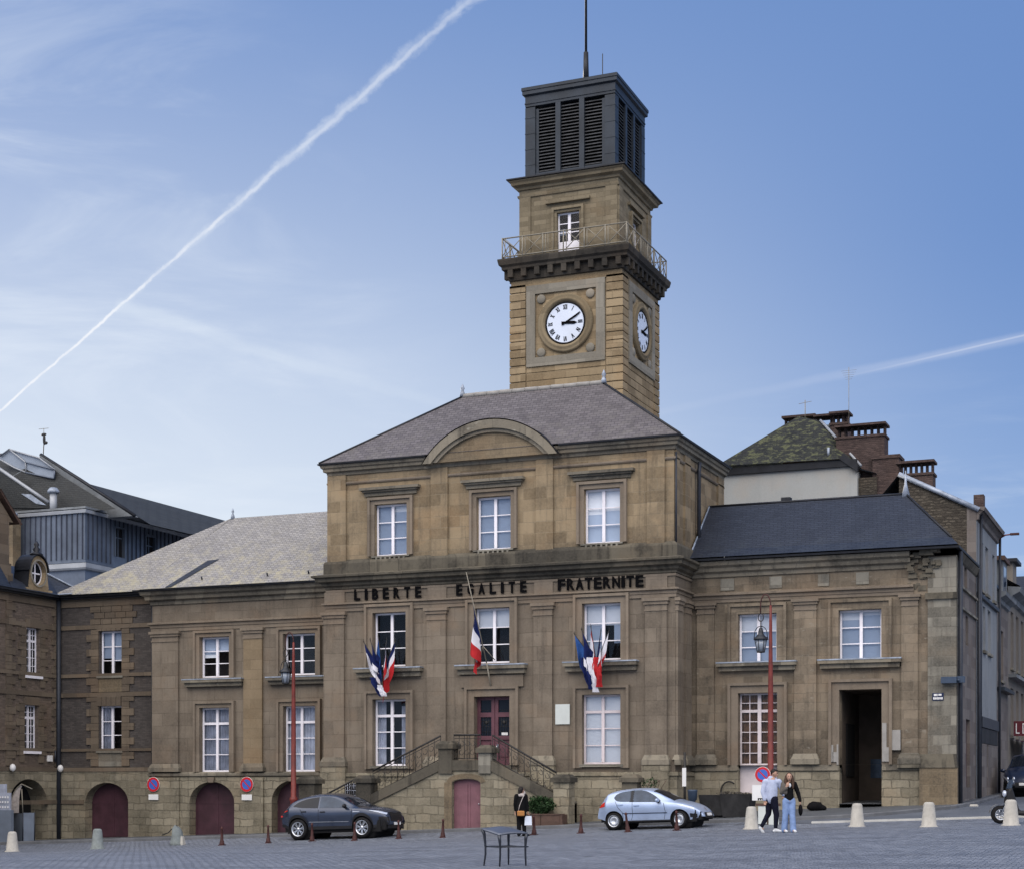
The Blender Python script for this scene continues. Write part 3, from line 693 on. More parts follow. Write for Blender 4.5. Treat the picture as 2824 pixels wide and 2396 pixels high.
for a,b in ((-40.55,-39.27),(-36.12,-35.25),(-32.1,-31.35)):
    pilaster(hall,FW,a,b,2.55,7.68,.11,'pilaster_tan' if a>-37 and a<-35 else 'stone_low',(7.66,8.1),(2.25,2.58))
    MB().box(a-.08,b+.08,0.04,.16,-1.2,2.0,FW).build('pedestal',M['plinth'],hall)
BL=[dict(blinds=[(0,.58,1,'blue'),(1,.64,1,'blue'),(0,.5,.58,'white')]),dict(kind='dark'),dict(kind='grey'),dict(blinds=[(0,0,1,'grey'),(1,0,1,'grey')])]
for i,(a,b,c,e) in enumerate(h):
    window(hall,FW,a,b,c,e,.2,rows=(1,1,1) if i<2 else (.9,1,1,1),transom=None if i<2 else 0,**BL[i])
    surround(hall,FW,a,b,c,e,.2,bottom=c-.03 if i<2 else 2.24)
    if i<2: sill(hall,FW,(a+b)/2-1.42,(a+b)/2+1.42,5.76,6.05)
for i,(a,b,z0,cr,ri,D) in enumerate(ar):
    arch_door(hall,FW,a,b,-1.4,cr-ri,cr,.42)
    m=MB();k=(a+b)/2;m.add([FW(k-.12,.14,cr-.03),FW(k+.12,.14,cr-.03),FW(k+.17,.14,2.02),FW(k-.17,.14,2.02),FW(k-.12,0,cr-.03),FW(k+.12,0,cr-.03),FW(k+.17,0,2.02),FW(k-.17,0,2.02)],[(0,1,2,3),(0,4,5,1),(1,5,6,2),(3,7,4,0)])
    m.build('keystone',M['stone_trim'],hall)
# roof of the left wing
ryl,rzl=62.,13.2
m=MB()
m.quad([(LX0-.3,58.42,9.84),(PX0,58.42,9.84),(PX0,ryl,rzl),(-38.6,ryl,rzl)])
m.quad([(-46.05,59.3,9.9),(LX0-.3,59.3,9.9),(-38.6,ryl-.02,rzl),])
m.quad([(-38.6,ryl,rzl),(-46.05,59.3,9.9),(-46.,65,9.9)])
m.quad([(-46.,65,9.9),(PX0,65,9.9),(PX0,ryl,rzl),(-38.6,ryl,rzl)])
m.quad([(LX0-.3,58.42,9.84),(LX0-.3,59.3,9.9),(-38.6,ryl-.02,rzl)])
lr=m.build('roof',M['slate_left'],hall)
MB().quad([(-39.6,58.42,9.87),(-39.3,58.42,9.875),(-37.8,59.75,11.12),(-38.35,59.7,11.07)]).build('valley_shadow',M['slate_new'],lr)  # flat dark patch, stands in for the shadow in the roof valley
MB().quad([(-46.07,59.27,9.93),(-44.9,59.27,9.93),(-45.1,59.6,10.1)]).build('lead_flashing',M['lead'],lr)
m=MB();m.lathe([(.1,rzl-.05),(.07,rzl+.12),(.03,rzl+.2),(.06,rzl+.28),(.015,rzl+.42)],8,lambda a,b,h:(-38.55+a,ryl+b,h));m.build('finial',M['lead'],lr)
m=MB()
for x in (-38.0,-34.9,-33.0): m.tube([(x,58.75,10.16),(x,58.7,10.28)],.035,6)
m.build('snow_hook',M['pipe'],lr)
# right wing
rw=[(-15.44,-14.03),(-11.8,-10.31)]
h=[(rw[0][0],rw[0][1],6.02,7.85),(rw[1][0],rw[1][1],6.03,7.85),(-15.44,-14.01,1.4,5.0),(-11.78,-10.3,.7,5.04,0,.45)]
m=MB();m.wall(FW,PX1,RX1,2.3,9.6,h,.3);m.wall(back(64.3),PX1,RX1,-1,9.6)
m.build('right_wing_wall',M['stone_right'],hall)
m=MB();m.wall(FW,PX1,-8.75,-.2,2.34,[(h[2][0],h[2][1],1.4,2.4),(h[3][0],h[3][1],.7,2.4)],.45,d=.06)
m.build('plinth',M['plinth'],hall)
m=MB()
for a,b in ((PX1,-15.46),(-13.99,-11.8),(-10.28,-8.75)):
    m=MB();m.box(a,b,0,.12,2.2,2.32,FW);m.box(a,b,0,.09,2.32,2.4,FW);m.build('plinth_moulding',M['cornice'],hall)
MB().sweep([(PX1,WY),(-9.2,WY)],[(0,8.3),(.045,8.305),(.045,8.42),(.075,8.425),(.075,8.53),(.17,8.56),(.17,8.63),(0,8.68)],ends=True).build('architrave',M['stone_trim'],hall)
MB().sweep([(PX1,WY),(-9.3,WY)],[(0,9.22),(.06,9.23),(.08,9.36),(.2,9.42),(.24,9.55),(.36,9.62),(.42,9.76),(.1,9.82)],ends=True).build('cornice',M['cornice'],hall)
MB().sweep([(PX1,WY),(RX1-.38,WY),(RX1-.38,64.3)],[(.4,9.78),(.53,9.79),(.54,9.86),(.3,9.9)],ends=True).build('gutter',M['zinc_black'],hall)
for a,b in ((-16.97,-16.33),(-13.38,-12.59),(-9.61,-9.05)):
    pilaster(hall,FW,a,b,2.78,7.92,.11,'stone_right',(7.9,8.3),(2.42,2.8))
for a,b in ((-16.1,-15.6),(-14.3,-13.85),(-12.55,-12.15),(-11.2,-10.75)):
    MB().box(a,b,0,.03,8.74,9.16,FW).build('frieze_block',M['stone_grey'],hall)
# broken, eroded corner of the entablature
random.seed(3);m=MB()
for k in range(46):
    x=random.uniform(-9.6,-8.3);z=random.uniform(8.9,9.82) if k<36 else random.uniform(8.4,9.);d=random.uniform(.0,.34)*sstep(8.6,9.7,z)
    s=random.uniform(.06,.17);m.tbox(x-s,x+s,-.05,d+.03,z-s*.6,z+s*.6,s*.2,.01,FW)
m.build('eroded_cornice',M['cornice_dark'],hall)
# corner pier
m=MB();m.box(-8.72,RX1,0.0,.06,2.5,9.55,FW);m.wall(right(RX1),WY-.06,59.32,-.5,9.6);m.build('corner_pier',M['stone_grey'],hall)
MB().box(-8.8,RX1+.04,0,.14,8.1,8.32,FW).build('pier_moulding',M['cornice_dark'],hall)
m=MB();m.box(-8.98,RX1+.05,.0,.2,-.5,2.28,FW);m.build('corner_plinth',M['stone_up'],hall)
m=MB();m.tbox(-9.75,RX1+.06,-.1,.24,2.28,2.75,.06,.08,FW);m.build('pier_base',M['cornice_dark'],hall)
window(hall,FW,*h[0],.2,rows=(.95,1,1),blinds=[(0,0,.66,'blue'),(1,0,.66,'blue'),(0,.66,1,'white'),(1,.66,1,'white')])
window(hall,FW,*h[1],.2,rows=(.95,1,1),blinds=[(0,0,.82,'blue'),(1,0,.9,'blue'),(0,.82,1,'white'),(1,.9,1,'white')])
for i in (0,1):
    surround(hall,FW,*h[i],.3,bottom=6.05,mat='stone_right');k=(h[i][0]+h[i][1])/2
    sill(hall,FW,k-1.45,k+1.45,5.8,6.1)
gd=window(hall,FW,*h[2],.26,rows=(.65,.65,.85,.85,.85,.85,.85),transom=1,kind='brown',cols=2,mat='cream',low=1.0,ft=.06,st=.13,bar=.03,name='glazed_door')
for i in (2,3): surround(hall,FW,*h[i][:4],.3,bottom=2.4,mat='stone_trim',name='door_surround')
# passage behind the portal
a,b=h[3][:2];m=MB();D0,D1=-.45,-3.6
m.quad([FW(a,D0,.6),FW(a,D1,.6),FW(a,D1,5.04),FW(a,D0,5.04)]);m.quad([FW(b,D0,.6),FW(b,D1,.6),FW(b,D1,5.04),FW(b,D0,5.04)])
m.quad([FW(a,D0,5.04),FW(b,D0,5.04),FW(b,D1,5.04),FW(a,D1,5.04)]);m.quad([FW(a,D1,.6),FW(b,D1,.6),FW(b,D1,5.04),FW(a,D1,5.04)])
m.build('passage_wall',M['passage'],hall)
m=MB();m.quad([FW(a,.3,1.02),FW(b,.3,1.02),FW(b,D1,1.12),FW(a,D1,1.12)]);m.build('passage_floor',M['pave'],hall)
pw=MB().box(a+.0,a+.05,-2.5,-1.1,2.0,3.9,FW).build('passage_window',M['black'],hall)
dd=MB();dd.box(a+.1,b-.1,D1,D1+.06,1.1,3.2,FW);dd=dd.build('passage_door',M['passage'],hall)
q=MB();q.box(a+.45,a+1.05,D1+.06,D1+.08,1.95,2.65,FW);q=q.build('poster',M['carglass_blue'],dd)
m=MB()
for (x0,x1,z0,z1) in ((-12.13,-11.98,2.5,3.1),(-12.0,-11.82,2.5,2.85),(-11.86,-11.8,2.4,3.12),(-10.27,-10.12,2.5,3.85),(-10.12,-10.02,2.5,3.0),(-9.95,-9.64,2.9,3.6)): MB().box(x0,x1,0,.142 if x1-x0>.11 else .145,z0,z1,FW).build('stone_repair',M['repair'],hall)
# roof of the right wing (bell-cast eaves)
ry2,rz2=61.3,12.2
m=MB();e0=(58.42,9.9);e1=(58.95,10.22)
XR0,XR1=PX1+.02,RX1+.12;ra=-9.85
m.quad([(XR0,e0[0],e0[1]),(XR1,e0[0],e0[1]),(XR1-.3,e1[0],e1[1]),(XR0,e1[0],e1[1])])
m.quad([(XR0,e1[0],e1[1]),(XR1-.3,e1[0],e1[1]),(ra,ry2,rz2),(XR0,ry2,rz2)])
m.quad([(XR1,e0[0],e0[1]),(XR1,64.6,9.9),(XR1-.3,64.2,10.22),(XR1-.3,e1[0],e1[1])])
m.quad([(XR1-.3,e1[0],e1[1]),(XR1-.3,64.2,10.22),(ra,ry2,rz2)])
m.quad([(XR0,64.6,9.9),(XR1,64.6,9.9),(ra,ry2,rz2),(XR0,ry2,rz2)])
rr=m.build('roof',M['slate_new'],hall)
m=MB();m.tube([(XR1-.3,e1[0],e1[1]+.01),(ra,ry2,rz2+.02)],.045,6);m.tube([(XR0,ry2,rz2+.01),(ra,ry2,rz2+.01)],.05,6);m.build('ridge_flashing',M['zinc_black'],rr)
m=MB();m.tube([(XR0+.03,e0[0],e0[1]+.02),(XR0+.03,e1[0],e1[1]+.03),(XR0+.03,ry2,rz2+.03)],.035,5);m.lathe([(.16,rz2-.1),(.05,rz2+.35),(.012,rz2+.85)],8,lambda p,q,h:(ra+p,ry2+q,h));m.build('lead_flashing',M['lead'],rr)
MB().box(-14.45,-14.1,61.4,61.7,12.,12.4).build('vent',M['zinc_black'],rr)
# side of the right wing along the street
XS=RX1;fs=right(XS)
sh=[(61.0,61.75,8.7,9.5),(61.35,62.1,6.7,7.75),(61.5,62.6,1.6,4.05)]
m=MB();m.wall(fs,59.32,64.37,-.5,9.7,sh,.2);m.build('street_side_wall',M['render_brown'],hall)
for z in (8.6,7.87): MB().box(59.35,64.3,0,.09,z-.04,z+.04,fs).build('string_course',M['stone_grey'],hall)
for a,b,c,e in sh[:2]: MB().box(a,b,-.2,-.14,c,e,fs).build('window',M['carglass'],hall)
MB().box(61.5,62.6,-.2,-.12,1.1,4.05,fs).build('side_door',M['plum_dark'],hall)
MB().sweep([(XS,59.3),(XS,64.4)],[(0,9.45),(.05,9.5),(.1,9.6),(.16,9.72),(.1,9.78)],ends=True).build('cornice',M['cornice_dark'],hall)
for x,y in ((XS+.1,59.22),(XS+.12,64.3)): MB().tube([(x,y,9.75),(x,y,.4)],.075,8).build('drainpipe',M['pipe'],hall)
# fixed to the walls
pl=tag(MB().box(-21.75,-21.19,0.02,.05,3.9,4.63,FP).build('wall_plaque',M['plaque']),'pale blank rectangular plaque on the facade right of the plum door','plaque')
ss=thing('street_name_plate','small dark blue street name plate with white writing on the grey corner pier','street sign',(-8.37,WY-.06,4.73),wc=True)
MB().box(-8.56,-8.18,.061,.08,4.6,4.86,FW).build('plate',M['enamel_blue'],ss)
def text(par,name,txt,cx,cz,hh,fr,d,mat,wmax=None,bold=.0):
    cu=bpy.data.curves.new(name,type='FONT');cu.body=txt;cu.align_x='CENTER';cu.align_y='CENTER';cu.size=1;cu.offset=bold;cu.resolution_u=3
    ob=bpy.data.objects.new(name,cu);COL.objects.link(ob);dg=bpy.context.evaluated_depsgraph_get()
    me=bpy.data.meshes.new_from_object(ob.evaluated_get(dg));bpy.data.objects.remove(ob)
    xs=[v.co.x for v in me.vertices];ys=[v.co.y for v in me.vertices];W=max(xs)-min(xs);H=max(ys)-min(ys);k=hh/H;kx=min(k,wmax/W) if wmax else k
    ox=(max(xs)+min(xs))/2;oy=(max(ys)+min(ys))/2
    for v in me.vertices: v.co=Vector(fr(cx+(v.co.x-ox)*kx,d,cz+(v.co.y-oy)*k))
    me.materials.clear();me.materials.append(M[mat]);o=bpy.data.objects.new(name,me);COL.objects.link(o);o.parent=par
    if par.name in OFF:o.location=-OFF[par.name]
    return o
m=MB()
for (u0,u1,z0,z1) in ((-8.51,-8.41,4.755,4.83),(-8.40,-8.38,4.75,4.83),(-8.355,-8.25,4.765,4.83),(-8.53,-8.48,4.635,4.715),(-8.47,-8.41,4.64,4.71),(-8.395,-8.34,4.635,4.715),(-8.325,-8.275,4.64,4.715),(-8.26,-8.21,4.635,4.715)):
    m.box(u0,u1,.08,.084,z0,z1,FW);
m.build('lettering',M['sign_white'],ss)
cm=thing('wall_camera','blue grey camera box on a bracket high on the right corner of the town hall','camera',(-7.9,WY-.1,5.3),wc=True)
m=MB();m.box(-8.24,-7.72,.08,.3,5.18,5.4,FW);m.build('housing',M['blue_metal'],cm)
m=MB();m.tube([(-7.7,WY-.2,5.28),(-7.6,WY+.1,5.28)],.05,6);m.box(-7.72,-7.48,-.1,.1,5.2,5.42,FW);m.build('bracket',M['blue_metal'],cm)
# ================================================================ CLOCK TOWER
TX,TY,TH=-23.98,66.42,2.42
tw=thing('clock_tower','square golden stone clock tower with balcony and dark louvred belfry behind the pavilion','clock tower',(TX,TY,9.),wc=True)
def rot4(k,h):
    """frame on side k of a square of half width h: 0 front, 1 right, 2 back, 3 left"""
    c,s=[(1,0),(0,1),(-1,0),(0,-1)][k]
    return lambda u,d,z:(TX+u*c+(h+d)*s,TY+u*s-(h+d)*c,z)
def ring(h,n=4): return [(TX-h,TY+h),(TX-h,TY-h),(TX+h,TY-h),(TX+h,TY+h),(TX-h,TY+h)]
def sq(m,h,prof):
    """closed mitred moulding round a square"""
    k=len(prof);vs=[];fs=[]
    for sx,sy in ((-1,-1),(1,-1),(1,1),(-1,1)):
        vs+=[(TX+sx*(h+d),TY+sy*(h+d),z) for d,z in prof]
    for i in range(4):
        for j in range(k-1): fs.append((i*k+j,i*k+j+1,((i+1)%4)*k+j+1,((i+1)%4)*k+j))
    m.add(vs,fs);return m
m=MB();hw=TH
for k in range(4): m.wall(rot4(k,hw),-hw,hw,9.,22.6)
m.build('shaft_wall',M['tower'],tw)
# rusticated corner courses
for cxs in (-1,1):
    for cys in (-1,1):
        m=MB();z=9.6
        while z<22.1:
            a,b=sorted((cxs*1.76,cxs*(hw+.05)));c,e=sorted((cys*1.76,cys*(hw+.05)))
            q,w2=sorted((cxs*(hw-.3),cxs*(hw+.05)));m.box(TX+q,TX+w2,TY+c,TY+e,z+.02,z+.31)
            r0,r1=sorted((cxs*1.76,cxs*(hw-.3)));v0,v1=sorted((cys*(hw-.3),cys*(hw+.05)));m.box(TX+r0,TX+r1,TY+v0,TY+v1,z+.02,z+.31)
            z+=.335
        m.build('rusticated_corner',M['tower'],tw)
m=MB();z=9.6
while z<18.7:
    for k in (0,1): m.box(-1.72,1.72,0,.03,z+.015,z+.32,rot4(k,hw))
    z+=.335
m.build('stone_course',M['tower'],tw)
cz=20.54
for k in (0,1):
    f=rot4(k,hw)
    m=MB();m.box(-1.71,-1.33,0,.09,18.88,22.22,f);m.box(1.33,1.71,0,.09,18.88,22.22,f);m.box(-1.33,1.33,0,.088,18.88,19.25,f);m.box(-1.33,1.33,0,.088,21.86,22.22,f)
    m.build('clock_frame',M['tower_frame'],tw)
    r=MB();r.lathe([(1.2,0.),(1.2,.1),(1.13,.16),(1.06,.12),(1.02,.17),(.94,.17),(.9,.1),(.86,.06)],48,lambda x,y,h,f=f:f(x,h,cz+y),cap=False);
    rg=r.build('clock_surround',M['tower_ring'],tw)
    for a,b in ((-1,-1),(1,-1),(-1,1),(1,1)):
        MB().lathe([(.19,.0),(.19,.05),(.15,.08),(0,.085)],18,lambda x,y,h,a=a,b=b,f=f:f(a*1.07+x,h,cz+b*1.1+y)).build('roundel',M['tower_frame'],rg)
    cf=MB().lathe([(0,.07),(.84,.07)],48,lambda x,y,h,f=f:f(x,h,cz+y),cap=False).build('clock_face',M['clockface'],tw)
    MB().lathe([(.80,.072),(.86,.1),(.87,.06)],48,lambda x,y,h,f=f:f(x,h,cz+y),cap=False).build('rim',M['black'],cf)
    NUM=['XII','I','II','III','IV','V','VI','VII','VIII','IX','X','XI']
    for h in range(12):
        m=MB();t=math.pi/2-h*math.pi/6;txt=NUM[h]
        def P(tx,ry,t=t):   # tangential, radial
            return (math.cos(t)*ry+math.sin(t)*tx,math.sin(t)*ry-math.cos(t)*tx)
        def bar(a,b,wd):
            (x0,y0),(x1,y1)=P(*a),P(*b);L=math.hypot(x1-x0,y1-y0);nx,ny=-(y1-y0)/L*wd,(x1-x0)/L*wd
            m.add([f(x0+nx,.078,cz+y0+ny),f(x1+nx,.078,cz+y1+ny),f(x1-nx,.078,cz+y1-ny),f(x0-nx,.078,cz+y0-ny)],[(0,1,2,3)])
        wd={'I':.045,'V':.1,'X':.1};W=sum(wd[c] for c in txt);p=-W/2
        for c in txt:
            w=wd[c];q=p+w/2
            if c=='I': bar((q,.55),(q,.75),.015)
            if c=='V': bar((q-w*.38,.74),(q,.55),.018);bar((q+w*.38,.75),(q,.55),.014)
            if c=='X': bar((q-w*.38,.74),(q+w*.38,.55),.018);bar((q+w*.38,.75),(q-w*.38,.55),.014)
            p+=w
        m.build('numeral',M['letter'],cf,fix=False)
    for ang,L,w,nm in ((math.pi/2-R(60+2),.70,.032,'minute_hand'),(math.pi/2-R(93),.52,.05,'hour_hand')):
        m=MB();c,s=math.cos(ang),math.sin(ang);d=.1 if 'min' in nm else .087
        pts=[(-.16,-w*1.1),(-.16,w*1.1),(0,w),(L*.75,w*1.3),(L,.008),(L,-.008),(L*.75,-w*1.3),(0,-w)]
        m.prism([(x*c-y*s,cz+x*s+y*c) for x,y in pts],d,d+.008,f);m.build(nm,M['letter'],cf)
# cornice under the balcony
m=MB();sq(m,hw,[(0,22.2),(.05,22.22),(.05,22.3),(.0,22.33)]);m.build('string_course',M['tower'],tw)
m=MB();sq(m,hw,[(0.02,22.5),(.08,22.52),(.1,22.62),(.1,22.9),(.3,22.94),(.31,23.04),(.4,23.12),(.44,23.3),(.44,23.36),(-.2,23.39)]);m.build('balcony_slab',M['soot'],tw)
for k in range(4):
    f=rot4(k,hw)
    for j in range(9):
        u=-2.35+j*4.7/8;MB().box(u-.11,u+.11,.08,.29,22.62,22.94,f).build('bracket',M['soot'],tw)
# balcony railing
RH=hw+.28
rl=MB()
for k in range(4):
    f=rot4(k,RH)
    for z in (24.24,23.48): rl.tube([f(-RH,0,z),f(RH,0,z)],.03,5)
    n=5;us=[-RH,-1.78,-.95,.25 if k==0 else .0,1.35,2.0]
    us=[-RH+2*RH*j/6 for j in range(7)]
    for j in range(6):
        a,b=us[j],us[j+1]
        rl.tube([f(a,0,23.35),f(a,0,24.27)],.03,5);rl.tube([f(a+.12,0,23.35),f(a+.12,0,24.24)],.018,4)
        if j%2==1 or j in (0,4): rl.tube([f(a+.12,0,23.5),f(b,0,24.22)],.018,4);rl.tube([f(a+.12,0,24.22),f(b,0,23.5)],.018,4)
        else:
            for q in range(1,4): rl.tube([f(lerp(a,b,q/4),0,23.5),f(lerp(a,b,q/4),0,24.22)],.012,4)
rl.build('railing',M['rail'],tw)
# upper stage
uh2=2.16;dh=[(-.48,.5,23.5,25.18)]
m=MB()
for k in range(4): m.wall(rot4(k,uh2),-uh2,uh2,23.2,26.3,dh if k<2 else (),.22)
m.build('upper_wall',M['tower_up'],tw)
for k in (0,1):
    f=rot4(k,uh2)
    window(tw,f,-.48,.5,23.5,25.18,.16,rows=(1,1,1),kind='dark',low=.45,st=.12,ft=.06,blinds=[(2,.3,.5,'blue')] if k==0 else ())
    surround(tw,f,-.48,.5,23.5,25.18,.14,d=.05,mat='tower_up',bottom=23.28)
    MB().box(-.95,.97,0,.14,25.58,25.7,f).build('window_hood',M['tower_up'],tw)
    for a,b in ((-uh2+.02,-uh2+.52),(uh2-.52,uh2-.02)): MB().box(a,b,0,.05,23.25,26.02,f).build('pilaster',M['tower_up'],tw)
m=MB();sq(m,uh2,[(0,25.98),(.05,26.0),(.07,26.08),(0,26.12)]);sq(m,uh2,[(0,26.3),(.07,26.32),(.1,26.42),(.26,26.48),(.28,26.58),(.36,26.66),(.1,26.7)]);m.build('cornice',M['tower_up'],tw)
m=MB();sq(m,uh2,[(.3,26.66),(.42,26.68),(.42,26.73),(-.3,26.95),(-1.,26.96)]);m.build('lead_cover',M['zinc_black'],tw)
# belfry
bh=1.97;bl=MB()
for sx in (-1,1):
    for sy in (-1,1):
        x=TX+sx*(bh-.22);y=TY+sy*(bh-.22);bl.box(x-.22,x+.22,y-.22,y+.22,26.85,29.8)
for k in range(4):
    f=rot4(k,bh);bl.box(-bh+.001,bh-.001,-.3,0.003,29.84,30.3,f);bl.box(-bh+.44,bh-.44,-.3,-.03,26.85,27.05,f)
    for u in (-.52,.52): bl.box(u-.11,u+.11,-.3,.0,26.95,29.84,f)
    bl.box(-bh+.44,-bh+.58,-.3,-.06,27.05,29.72,f);bl.box(bh-.58,bh-.44,-.3,-.06,27.05,29.72,f)
    bl.box(-bh+.0,bh-.0,.004,.03,29.95,30.0,f)
    for z in (27.4,28.05,28.7,29.35):
        for s in (-1,1): bl.box(s*(bh-.22)-.23,s*(bh-.22)+.23,0,.012,z,z+.03,f)
bo=bl.build('belfry',M['zinc'],tw)
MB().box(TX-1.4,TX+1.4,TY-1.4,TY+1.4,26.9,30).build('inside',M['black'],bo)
for k in range(4):
    f=rot4(k,bh)
    for u0,u1 in ((-1.41,-.63),(-.41,.41),(.63,1.41)):
        m=MB();z=27.1
        while z<29.74:
            m.add([f(u0,-.08,z),f(u1,-.08,z),f(u1,-.24,z+.1),f(u0,-.24,z+.1),f(u0,-.08,z+.03),f(u1,-.08,z+.03),f(u1,-.24,z+.13),f(u0,-.24,z+.13)],[(0,1,2,3),(4,5,6,7),(0,1,5,4),(2,3,7,6)]);z+=.135
        m.build('louvre',M['louvre'],bo)
m=MB();sq(m,bh,[(0,30.26),(.04,30.28),(.1,30.32),(.1,30.46),(.13,30.48),(.13,30.6),(.0,30.62)]);m.build('belfry_cornice',M['zinc'],tw)
m=MB();h=bh+.12
for i in range(4):
    c=[(-1,-1),(1,-1),(1,1),(-1,1)];a,b=c[i],c[(i+1)%4];m.quad([(TX+a[0]*h,TY+a[1]*h,30.61),(TX+b[0]*h,TY+b[1]*h,30.61),(TX,TY,31.55)])
m.build('roof',M['zinc'],tw)
m=MB();m.tube([(TX,TY,31.3),(TX,TY,32.6)],[.13,.1],8);m.tube([(TX,TY,32.6),(TX,TY,45)],[.06,.03],6);m.build('mast',M['zinc_black'],tw)
m=MB();m.tube([(-23.3,66.6,31.2),(-23.3,66.6,32.5)],.02,5);m.build('antenna',M['iron'],tw)
# ================================================================ PERRON
st=thing('stone_staircase','double flight stone staircase with iron railings climbing to the plum front door','staircase',(-24.5,55.,0.),wc=True)
SY=55.0;f=front(SY);zl=2.4
A0,A1,B0,B1=-30.5,-25.45,-23.5,-20.9
dx0,dx1=-25.0,-23.88
poly=[(A0,-1.),(A0,.05),(A1,zl-.12),(B0,zl-.12),(B1,1.02),(B1,-1.)]
m=MB()
m.wall(f,dx0-.3,dx1+.3,-1,zl-.12,[(dx0,dx1,.1,1.9,.16,.3)],.3)
for pl in ([(A0,-1.),(A0,.05),(A1,zl-.12),(dx0-.3,zl-.12),(dx0-.3,-1.)],[(dx1+.3,-1.),(dx1+.3,zl-.12),(B0,zl-.12),(B1,1.02),(B1,-1.)]): m.prism(pl,-1.95,0,f)
m.build('side_wall',M['plinth'],st)
w=.3
for pa_,pb_ in (((A0,.05),(A1,zl-.12)),((A1,zl-.12),(B0,zl-.12)),((B0,zl-.12),(B1,1.02))):
    m=MB();m.prism([(pa_[0],pa_[1]-.07),(pb_[0],pb_[1]-.07),(pb_[0],pb_[1]+w),(pa_[0],pa_[1]+w)],-.32,.07,f);m.build('stringer',M['cornice_dark'],st)
m=MB();n=14
for i in range(n):
    x0=lerp(A0,A1,i/n);m.box(x0,A1,-1.95,-.3,-.2,.1+(zl-.1)*(i+1)/n-.02*0,f) if False else m.box(x0,lerp(A0,A1,(i+1)/n),-1.95,-.32,-.2,.05+(zl-.05)*(i+1)/n,f)
for i in range(9):
    x0=lerp(B0,B1,i/9);m.box(x0,lerp(B0,B1,(i+1)/9),-1.95,-.32,-.2,zl-(zl-1.1)*(i+1)/9,f)
m.build('step',M['stone_grey'],st).name='steps'
MB().box(A1,B0,-1.95,-.32,2.2,zl+.005,f).build('landing',M['stone_grey'],st)
m=MB();dm=MB();dm.prism([(dx0,.0)]+arc(dx0,dx1,1.74,.16,12)+[(dx1,.0)],-.24,-.18,f)
dm.box(-24.45,-24.43,-.18,-.172,.1,1.85,f)
for x in (dx0+.05,-24.5,-24.38,dx1-.05): dm.box(x-.03,x+.03,-.18,-.165,.1,1.72,f)
cd=dm.build('cellar_door',M['plum_light'],st);MB().ell(f(dx1-.12,-.14,1.0),(.03,.03,.03),8,6).build('door_handle',M['chrome'],cd)
m=MB()
for i in range(12):
    p=arc(dx0-.02,dx1+.02,1.75,.17,12);q=arc(dx0-.2,dx1+.2,1.8,.3,12)
    m.add([f(*((p[i][0],.02,p[i][1]))),f(p[i+1][0],.02,p[i+1][1]),f(q[i+1][0],.02,q[i+1][1]),f(q[i][0],.02,q[i][1])],[(0,1,2,3)])
m.box(dx0-.3,dx0-.001,-.1,.021,.1,1.78,f);m.build('door_arch',M['stone_up'],st)
def pier(par,x0,x1,z0,z1,d0=-.5,d1=.1,mat='cornice_dark',name='pier'):
    m=MB();m.box(x0,x1,d0,d1,z0,z1-.28,f);p=m.build(name,M[mat],par)
    c=MB();c.box(x0-.08,x1+.08,d0-.08,d1+.08,z1-.28,z1-.12,f);c.tbox(x0-.05,x1+.05,d0-.05,d1+.05,z1-.12,z1,.12,.12,f);c.build('pier_cap',M['cornice_dark'],p);return p
pier(st,-25.5,-24.97,2.1,3.28);pier(st,-23.92,-23.45,2.1,3.12,mat='stone_grey')
pier(st,-28.86,-28.25,-.5,2.05);pier(st,-31.26,-30.6,-.5,2.02);pier(st,-21.04,-20.46,-.3,2.06,mat='plinth')
def railing(par,p0,p1,n,z=.92,scroll=True):
    m=MB();P=lambda t,h:f(lerp(p0[0],p1[0],t),-.1,lerp(p0[1],p1[1],t)+h)
    m.tube([P(0,z),P(1,z)],.035,6);m.tube([P(0,z-.12),P(1,z-.12)],.015,4);m.tube([P(0,.08),P(1,.08)],.02,4)
    for i in range(n+1): m.tube([P(i/n,.05),P(i/n,z)],.013,4)
    for i in range(n):
        a,b=i/n,(i+1)/n;c=(a+b)/2
        L=(b-a)
        for (cc,hh,s) in ((c,.28,1),(c,.6,-1)):
            pts=[]
            for k in range(9):
                an=k/8*math.pi*1.6*s+1.57;r=.11*(1-.5*k/8)
                pts.append(P(cc+r*math.cos(an)/abs(p1[0]-p0[0]),hh+r*math.sin(an)))
            m.tube(pts,.011,4,cap=False)
    return m.build('railing',M['iron'],par)
railing(st,(-28.25,1.12+.17),(-25.5,zl+.15),11);railing(st,(-30.55,.25),(-28.86,1.05),6);railing(st,(-24.97,zl+.17),(-23.92,zl+.17),5)
railing(st,(-23.45,zl+.15),(-21.0,1.2),10)
